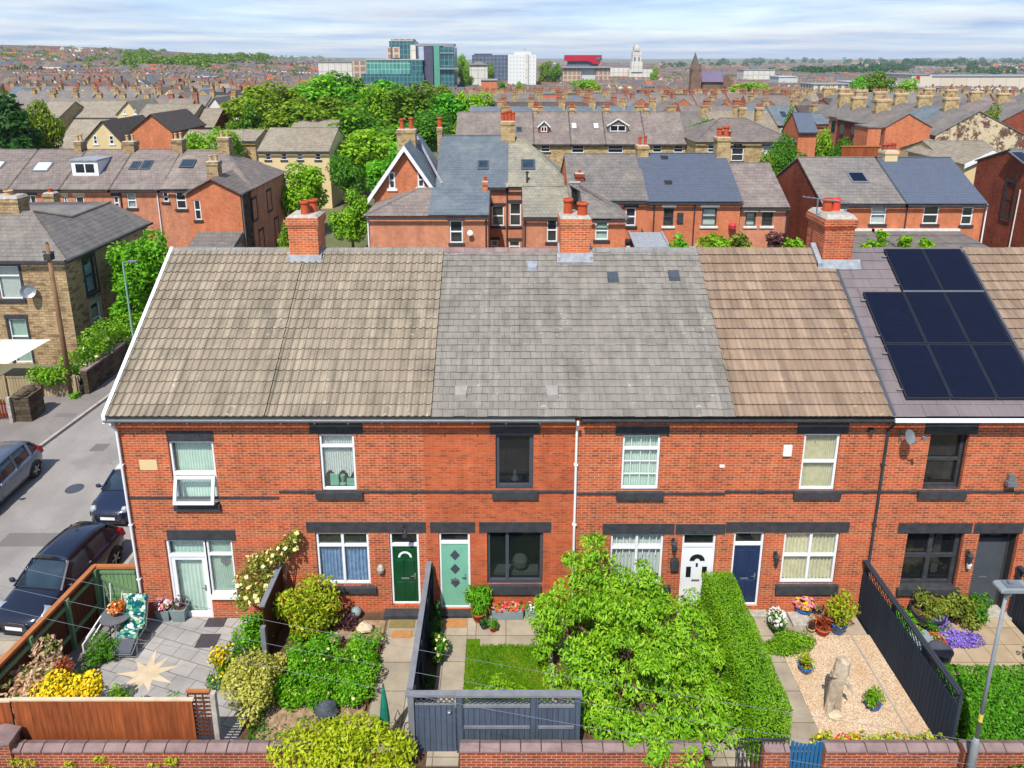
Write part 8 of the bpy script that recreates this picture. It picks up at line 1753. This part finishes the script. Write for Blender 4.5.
t_ = landmark('tower_block', 'white high rise tower block with rows of windows', 'tower block', 560, 522); part(t_, 'shaft', 'tower_white', (508, 54.5, 536, 82, 560, 16, 0, True)); part(t_, 'stair_core', 'portland', (525.4, 54.3, 528.5, 82, 559, 3, 0, True)); part(t_, 'roof_plant', 'shed_white', (514, 51.5, 531, 54.6, 564, 8)); part(t_, 'mast', 'lead', (524.5, 48.5, 525.2, 51.6, 568, .6))
t_ = landmark('office_slab', 'long dark grey glass office slab behind the white tower block', 'office block', 620, 490); part(t_, 'body', 'office_grey', (472, 55, 509, 80, 620, 18, 0, True)); part(t_, 'roof_plant', 'clad_purple', (474, 53.6, 492, 55.1, 625, 8))
t_ = landmark('classical_hall', 'small pale classical building below the grey office slab', 'hall', 520, 478); part(t_, 'body', 'portland', (469.5, 65, 487.5, 80, 520, 12, 0, True)); b = MB(); x0, _, z0 = P(469, 65, 520); x1 = P(488, 65, 520)[0]; b.add([(x0, 519, z0), (x1, 519, z0), (x1, 533, z0), (x0, 533, z0), ((x0+x1)/2, 526, z0+3)], [(0, 1, 4), (1, 2, 4), (2, 3, 4), (3, 0, 4)]); obj('roof', b, M['slate'], t_)
t_ = landmark('red_building', 'crimson clad building with glazed end on the skyline', 'office block', 700, 583); b = MB(); x0, _, z1 = P(565.5, 55, 700); x1, _, z0 = P(602, 61, 700); xm = P(588, 60, 700)[0]; zl = P(598, 64, 700)[2]; b.prism([(x0, z0), (xm, z0), (P(594, 60, 700)[0], zl), (P(600, 60, 700)[0], zl), (x1, z1), (x0, z1)], 700, 716, 'y'); obj('body', b, M['clad_red'], t_); part(t_, 'glazed_end', 'glass_teal', (596.5, 57, 602, 60, 699.6, 3)); part(t_, 'base', 'office_grey', (568, 60.5, 598, 70, 702, 12, 0, True))
t_ = landmark('civic_offices', 'row of low tan and white offices under the crimson building', 'office block', 640, 590); part(t_, 'tan_block', 'office_tan', (563, 68, 581, 80, 640, 14, 0, True)); part(t_, 'tan_block', 'office_tan', (596, 68, 610, 80, 640, 14, 0, True)); part(t_, 'white_block', 'shed_white', (581, 66.5, 596, 80, 642, 14, 0, True)); part(t_, 'roof', 'lead', (561, 66.5, 612, 68, 638, 18))
t_ = landmark('town_hall', 'white stone town hall with tall stepped clock tower', 'town hall', 760, 638); part(t_, 'wings', 'portland', (610, 68, 629, 78, 764, 14, 0, True), (629, 69.5, 653.5, 78, 758, 16, 0, True)); part(t_, 'tower_base', 'portland', (631.8, 62, 642.2, 72, 757, 11)); part(t_, 'tower_shaft', 'portland', (633, 52, 641.2, 62.1, 758, 9)); part(t_, 'tower_top', 'portland', (634, 46.5, 640.2, 52.1, 759, 7), (635.3, 44.5, 639, 46.6, 760, 5)); part(t_, 'belfry_opening', 'office_grey', (634.4, 57, 635.6, 61, 757.8, 1), (638.4, 57, 639.6, 61, 757.8, 1), (634.6, 50.6, 639.6, 51.8, 758.4, 1))
t_ = landmark('church', 'brown stone church with pointed spire and lilac roofed hall', 'church', 400, 697); part(t_, 'tower', 'church_stone', (692, 68, 700.5, 92, 400, 5, 0, True)); b = MB(); x0, _, z0 = P(692.5, 68, 400); x1 = P(700.5, 66, 400)[0]; xm, _, zt = P(696.5, 51.5, 400); b.add([(x0, 400, z0), (x1, 400, z0), (x1, 405, z0), (x0, 405, z0), (xm, 402.5, zt)], [(0, 1, 4), (1, 2, 4), (2, 3, 4), (3, 0, 4)]); obj('spire', b, M['copper_dark'], t_); part(t_, 'pinnacle', 'church_stone', (691.5, 64, 692.8, 70, 399.5, 1), (699.8, 64, 701, 70, 399.5, 1)); part(t_, 'nave', 'church_stone', (703, 80, 732, 96, 402, 10, 0, True)); b = MB(); x0, _, z0 = P(702, 82, 401); x1, _, z1 = P(721, 71, 407); b.add([(x0, 401, z0), (x1, 401, z0), (x1, 407, z1), (x0, 407, z1), (x1, 413, z0), (x0, 413, z0)], [(0, 1, 2, 3), (3, 2, 4, 5), (1, 4, 2), (0, 3, 5)]); obj('roof', b, M['roof_lilac'], t_); b = MB(); xm, _, zz = P(728.5, 75, 401); b.prism([(xm-3, z0-3), (xm+3, z0-3), (xm, zz)], 400, 408, 'y'); obj('gable', b, M['church_stone'], t_)
for lb, px0, py0, px1, py1, Y, m, d in (('pale flat roofed office right of the church', 744, 70, 774, 80, 650, 'portland', 20), ('low white commercial building right of the pale office', 779, 77, 797, 86, 560, 'shed_white', 20), ('long cream building with dark vertical stripes', 813, 84.5, 856, 95, 430, 'shed_stripe', 20), ('long low white shed right of the striped building', 856, 82.5, 896, 93, 445, 'shed_white', 25), ('tan warehouse end bearing a round red sign', 912, 75, 930, 90, 470, 'shed_cream', 40), ('very long cream warehouse at the right edge of the town', 930, 76.5, 1060, 92, 480, 'shed_cream', 40), ('white industrial shed on the left hillside, lower one', 4, 67.5, 36, 73, 640, 'shed_white', 40), ('white industrial shed on the left hillside beside a dark tree', 40, 68, 68, 74, 640, 'shed_white', 40), ('long white shed roof among the left terraces', 134, 78, 200, 83, 420, 'shed_white', 30), ('white house block on the hill under the wood', 318, 62, 352, 70, 560, 'portland', 18), ('orange brick works beside the tower block', 481, 80.5, 497, 88, 380, 'brick_ext', 20), ('long dark flat roof behind the stone chimneys at right', 898, 88, 940, 96, 330, 'clad_purple', 30)):
    t_ = landmark('commercial_building', lb, 'building', Y, (px0+px1)/2); part(t_, 'body', m, (px0, py0, px1, py1, Y, d, 0, True)); part(t_, 'roof', 'lead' if m != 'shed_white' else 'shed_white', (px0-.3, py0-.7, px1+.3, py0+.05, Y-.5, d+1))
    if 'red sign' in lb: b = MB(); x, _, z = P(918, 78, Y-.4); b.lathe([(1.4, 0), (1.4, .3)], 0, 0, 0, 16); Mx = Matrix.Translation((x, Y-.05, z)) @ Matrix.Rotation(PI/2, 4, 'X'); b.v = [tuple(Mx @ Vector(p)) for p in b.v]; obj('sign', b, M['clad_red'], t_)

# ------------------------------------------------------------------ the terraces of the town
M['slate_far'] = m_plain('far_slate', S(126, 114, 106), S(104, 95, 90), .12, .95, spec=.05); M['slate_far_blue'] = m_plain('far_blue_slate', S(104, 110, 122), S(92, 97, 108), .12, .95, spec=.05); M['tile_far'] = m_plain('far_brown_tile', S(142, 124, 108), S(120, 106, 96), .12, .95, spec=.05)
FARM = [M['brick_back'], M['slate'], M['stone_pale'], M['car_glass'], M['white'], M['pot_clay']]
def town_house(wall, roof, wing, seed):
    w, dp, ze, zr = 5.2, 8.0, 5.4, 8.3; g = random.Random(seed); b = MB()
    b.box(-w/2, w/2, -dp/2, dp/2, -3, ze, 0); b.add([(-w/2, -dp/2, ze), (-w/2, dp/2, ze), (-w/2, 0, zr-.08), (w/2, -dp/2, ze), (w/2, dp/2, ze), (w/2, 0, zr-.08)], [(0, 1, 2), (3, 5, 4)], 0)
    sl = (zr-ze)/(dp/2); slope_quad(b, -w/2, w/2, -dp/2-.25, ze-.25*sl, 0, zr, .1, 1); slope_quad(b, -w/2, w/2, dp/2+.25, ze-.25*sl, 0, zr, .1, 1)
    b.box(w/2-.55, w/2+.55, -.35, .35, zr-1.2, zr+.85, 2); b.box(w/2-.62, w/2+.62, -.42, .42, zr+.85, zr+1.0, 2)
    for k in range(3): b.lathe([(.11, 0), (.12, .45)], w/2-.38+.38*k, 0, zr+1.0, 6, 5)
    for x, z0, z1 in ((-1.3, .8, 2.3), (-1.3, 3.3, 4.8), (1.2, 3.3, 4.7), (1.2, 0, 2.1)): b.box(x-.55, x+.55, -dp/2-.04, -dp/2-.003, z0, z1, 4); b.box(x-.43, x+.43, -dp/2-.06, -dp/2-.041, z0+.12, z1-.12, 3)
    if wing:
        b.box(-w/2+.2, -w/2+2.6, -dp/2-3.2, -dp/2-.07, -3, 4.0, 0); b.add([(-w/2+.1, -dp/2-3.4, 3.9), (-w/2+2.7, -dp/2-3.4, 3.9), (-w/2+2.7, -dp/2, 4.0), (-w/2+.1, -dp/2, 4.0), (-w/2+1.4, -dp/2-3.4, 5.0), (-w/2+1.4, -dp/2, 5.0)], [(0, 4, 5, 3), (4, 1, 2, 5), (0, 1, 4)], 1)
    if seed % 3 == 0: y = -dp/4; z = (ze+zr)/2; slope_quad(b, -.9, .1, y-.6, z-.6*sl+.11, y+.6, z+.6*sl+.11, .04, 3)
    return obj('terraced_house', b, [M[wall], M[roof], M['stone_pale'] if seed % 2 else M['brick_far'], M['car_glass'], M['white'], M['pot_dull']], None, True)
KINDS = [('brick_far', 'slate', True, 1, 'brick terraced house with grey slate roof and rear wing in the close packed town'), ('brick_ext', 'slate_purple', False, 2, 'orange brick terraced house with purple slate roof in the close packed town'), ('stone_pale', 'slate_blue', False, 3, 'pale stone terraced house with blue slate roof and skylight in the close packed town'), ('brick_dark', 'tile_brown', True, 4, 'dark brick terraced house with brown roof and rear wing in the close packed town'), ('white_rough', 'slate', False, 5, 'white painted terraced house with grey roof in the close packed town'), ('brick_far', 'tile_red', False, 6, 'brick terraced house with red clay roof and skylight in the close packed town'), ('stucco', 'tile_beige', True, 7, 'cream rendered house with tan roof and rear wing in the close packed town')]
KW = (30, 22, 16, 14, 7, 3, 8)
THP = [town_house(a, b_, c, d) for a, b_, c, d, e in KINDS]
for o, k in zip(THP, KINDS): tag(o, k[4], 'house', 'terraced houses of the town')
g_ = random.Random(77); count = 0; first = [True]*len(KINDS); FAR = []
def rows(u0, u1, d0, d1, dstep, ang, cap):
    """streets of houses across a sector of bearings, some blocks turned gable-on"""
    d = d0
    while d < d1:
        a = ang+g_.uniform(-.14, .14); x = u0*d; y0 = d-CAM_D; kk = g_.choices(range(len(KINDS)), KW)[0]; left = 0; turn = 0
        while x < u1*d:
            if left <= 0:
                left = g_.randint(5, 12); kk = g_.choices(range(len(KINDS)), KW)[0]; turn = PI/2 if g_.random() < .3 else (PI if g_.random() < .3 else 0); a = ang+g_.uniform(-.2, .2); x += g_.uniform(1.5, 9)
            if g_.random() < .35: kk = g_.choices(range(len(KINDS)), KW)[0]
            y = y0+math.tan(ang)*(x-(u0+u1)/2*d)+(g_.uniform(-2, 2) if turn == PI/2 else 0); left -= 1
            yield (x, y, terrain(x, y), a+turn, kk)
            x += 8.7 if turn == PI/2 else 5.2*math.cos(a)+.02
        d += dstep*g_.uniform(.9, 1.15)
spots = list(rows(-.06, .44, 110, 330, 15, .06, 0))+list(rows(-.70, -.33, 150, 330, 17, -.1, 0))+list(rows(.44, .74, 190, 330, 18, -.25, 0))
spots = [s for s in spots if not (abs(s[0]/(s[1]+CAM_D)-.27) < .03 and 400 < s[1] < 420)]
spots.sort(key=lambda s: s[0]**2+(s[1]+CAM_D)**2)
for s in spots[:290]:
    x, y, z, a, k = s
    o = THP[k] if first[k] else THP[k].copy()
    if not first[k]: COL.objects.link(o)
    first[k] = False; o.location = (x, y, z); o.rotation_euler = (0, 0, a)
for k, f in enumerate(first):
    if f: bpy.data.objects.remove(THP[k])
far = spots[290:]+list(rows(.76, 1.2, 150, 330, 18, -.2, 0))+list(rows(-1.2, -.73, 150, 330, 18, .1, 0))
fb = MB()
def far_house(x, y, z, a, k, w, chim_=True):
    ca, sa = math.cos(a), math.sin(a); dp = 8.5; ze, zr = 5.4, 8.4
    wi = (0, 0, 2, 0, 3, 0, 2)[k] if g_.random() < .75 else g_.choice((0, 2, 3, 3)); ri = g_.choices((1, 4, 5, 6), (50, 20, 26, 4))[0]
    def T(px, py, pz): return (x+px*ca-py*sa, y+px*sa+py*ca, z+pz)
    v = [T(-w/2, -dp/2, -8), T(w/2, -dp/2, -8), T(w/2, dp/2, -8), T(-w/2, dp/2, -8), T(-w/2, -dp/2, ze), T(w/2, -dp/2, ze), T(w/2, dp/2, ze), T(-w/2, dp/2, ze), T(-w/2, 0, zr), T(w/2, 0, zr)]
    fb.add(v, [(0, 1, 5, 4), (1, 2, 6, 9, 5), (3, 0, 4, 8, 7)], wi); fb.add([v[4], v[5], v[9], v[8], v[6], v[7]], [(0, 1, 2, 3), (3, 2, 4, 5)], ri)
    if chim_:
        q = w/2-.3; c = zr+g_.uniform(.6, 1.3); fb.add([T(q-.5, -.4, zr-1), T(q+.5, -.4, zr-1), T(q+.5, .4, zr-1), T(q-.5, .4, zr-1), T(q-.5, -.4, c), T(q+.5, -.4, c), T(q+.5, .4, c), T(q-.5, .4, c)], [(0, 1, 5, 4), (1, 2, 6, 5), (3, 0, 4, 7), (4, 5, 6, 7)], 2 if k % 2 else 0)
    # windows on the near side
    if w < 9:
        for px in (-w*.27, w*.22):
            for pz in (1, 3.4): fb.quad(T(px-.6, -dp/2-.05, pz), T(px+.6, -dp/2-.05, pz), T(px+.6, -dp/2-.05, pz+1.4), T(px-.6, -dp/2-.05, pz+1.4), 7 if (k+int(px*7)) % 2 else 3)
for s in far: far_house(*s, 5.2, g_.random() < .5)
d = 330
while d < 3400:
    u = -1.2+g_.uniform(0, .02); a = g_.uniform(-.5, .5); k = g_.choices(range(7), KW)[0]
    while u < 1.2:
        x = u*d; seg = 5.6 if d < 700 else 9 if d < 1400 else 14
        if g_.random() < .07+.1*(d > 1100): u += g_.uniform(8, 30+.03*d)/d; a = g_.uniform(-.6, .6)+(PI/2 if g_.random() < .25 else 0); k = g_.choices(range(7), KW)[0]; continue
        if g_.random() < .1: k = g_.choices(range(7), KW)[0]
        y = d-CAM_D+math.sin(u*19+d)*6+.15*math.sin(a)*g_.uniform(-6, 6)
        far_house(x, y, terrain(x, y), a, k, seg, d < 700 and g_.random() < .3); u += seg*max(.5, abs(math.cos(a)))/d+.0005
    d *= 1+g_.uniform(.036, .058)
o = obj('distant_town', fb, [M['brick_far'], M['slate_far'], M['stone_pale'], M['white_rough'], M['slate_far_blue'], M['tile_far'], M['tile_red'], M['glass_dark']])
tag(o, 'thousands of small far houses spread over the plain and the left hillside', 'houses', kind='stuff')
# ------------------------------------------------------------------ far trees
def wood(name, label, spec, n, size, mat, seed):
    g = random.Random(seed); bl = []
    for u0, u1, d0, d1, cnt, r0, r1 in spec:
        for _ in range(cnt):
            d = math.exp(g.uniform(math.log(d0), math.log(d1))); u = g.uniform(u0, u1); x, y = u*d, d-CAM_D; r = g.uniform(r0, r1); bl.append((x, y, terrain(x, y)+r*.75, r, r, r*1.05))
    foliage(name, None, bl, n, size, mat, seed, 1.5, 0, .5, shell=.7); o = COL.objects[-1] if False else bpy.data.objects[name]
    return tag(o, label, 'trees', kind='stuff')
def on_ground(px, py):
    r = ray(px, py); t_ = 60
    while t_ < 9000:
        if CAM_H+r[2]*t_ < terrain(r[0]*t_, -CAM_D+r[1]*t_): break
        t_ *= 1.02
    return r[0]*t_, -CAM_D+r[1]*t_, t_
def wood_at(name, label, spec, n, size, mat, seed):
    """belts of trees on the far slopes: (px0, px1, py0, py1, count, radius in metres)"""
    g = random.Random(seed); bl = []
    for a, b_, c, d, cnt, r0, r1 in spec:
        for _ in range(cnt):
            f = g.random(); x, y, t_ = on_ground(a+(b_-a)*f, c+(d-c)*f+g.uniform(-3, 3)); r = g.uniform(r0, r1); bl.append((x, y, terrain(x, y)+r*.8, r*1.1, r*1.1, r))
    foliage(name, None, bl, n, size, mat, seed, 1.4, 0, .5, shell=.7); return tag(bpy.data.objects[name], label, 'trees', kind='stuff')
wood_at('hill_wood', 'green tree belts between the houses of the left hillside', [(128, 205, 68, 73, 110, 4, 8), (180, 280, 71, 61, 130, 4, 9), (255, 325, 61, 57, 90, 5, 10), (0, 128, 62, 66, 30, 3.5, 6.5), (110, 165, 56, 60, 22, 4, 8), (140, 148, 52, 66, 14, 5, 8), (0, 110, 55, 53, 12, 4, 7), (318, 352, 60, 64, 24, 4, 7), (190, 260, 86, 80, 22, 2.5, 4.5), (195, 245, 95, 90, 14, 2.5, 4), (0, 180, 78, 84, 16, 2.5, 4)], 76000, 2.6, 'leaf_far', 301)
wood('town_trees', 'scattered green trees between the streets of the far town', [(-1.15, 1.15, 230, 700, 230, 2.2, 4.6), (-1.15, 1.15, 700, 2600, 480, 3.5, 7), (-.72, -.3, 180, 480, 70, 2.5, 4.8), (-.72, -.2, 480, 1100, 110, 3.5, 6.5), (-.1, .7, 125, 300, 60, 1.6, 3.2)], 90000, 1.6, 'leaf_far', 302)
wood_at('valley_wood', 'blue green belts of woods behind the town on the right', [(745, 830, 76, 74, 34, 5, 8), (800, 912, 76, 73, 80, 6, 10), (860, 1024, 69, 66, 60, 6, 11), (940, 1024, 76, 73, 30, 5, 8), (660, 760, 67, 66, 26, 6, 10), (700, 900, 63.5, 63, 40, 9, 15), (900, 1024, 64, 62, 40, 9, 15)], 36000, 4.2, 'leaf_dark', 303)  # dark leaves also stand in for the cloud shadow over these woods
GT2 = 'separate trees in the middle of the town'
for k, (i, px, py, Y, w, lb) in enumerate(((3, 752, 82, 320, 58, 'wide yellow green tree right of the church'), (0, 520, 80.5, 330, 14, 'small round tree right of the orange works'), (1, 504, 80, 330, 16, 'small round tree below the white tower block'), (0, 490, 61, 560, 12, 'dark tree between the classical hall and the tower block'), (1, 546, 60, 600, 20, 'green tree just right of the white tower block'), (0, 556, 63, 580, 16, 'green tree between the white tower block and crimson building'), (3, 462, 54, 600, 16, 'yellow green tree right of the glass office complex'), (1, 465, 66, 480, 18, 'green tree in front of the classical hall'), (0, 440, 84, 300, 34, 'low trees in front of the glass office complex'), (3, 585, 79, 380, 36, 'yellow green trees below the civic offices'), (1, 655, 66, 700, 10, 'tree right of the town hall'))): plant(i, px, py, Y, w, lb, group=GT2)
for k in range(3):
    a, b_ = Vector(P(-250, 505+22*k, -6-.3*k)), Vector(P(980, 742+24*k, -8-.3*k)); b = MB(); b.tube([a+(b_-a)*(t_/24)-Vector((0, 0, .35*math.sin(PI*t_/24))) for t_ in range(25)], .003, 5)
    solo('overhead_wire', b, M['rail_grey'], 'thin grey overhead wire crossing low over the front gardens', 'wire', tuple(a), 'overhead wires')
# ------------------------------------------------------------------ haze
def haze():
    m = bpy.data.materials.new('haze'); m.use_nodes = True; t = m.node_tree; t.nodes.clear(); o = t.nodes.new('ShaderNodeOutputMaterial'); v = t.nodes.new('ShaderNodeVolumePrincipled'); v.inputs['Color'].default_value = (.82, .9, 1, 1); v.inputs['Density'].default_value = HAZE; v.inputs['Anisotropy'].default_value = .2; t.links.new(v.outputs[0], o.inputs['Volume'])
    b = MB(); b.box(-31000, 31000, -60, 17500, -40, 140); h = obj('haze', b, m); tag(h, kind='stuff'); h['label'] = 'thin pale blue air over the whole town'; h['category'] = 'haze'
HAZE = .00008
haze()
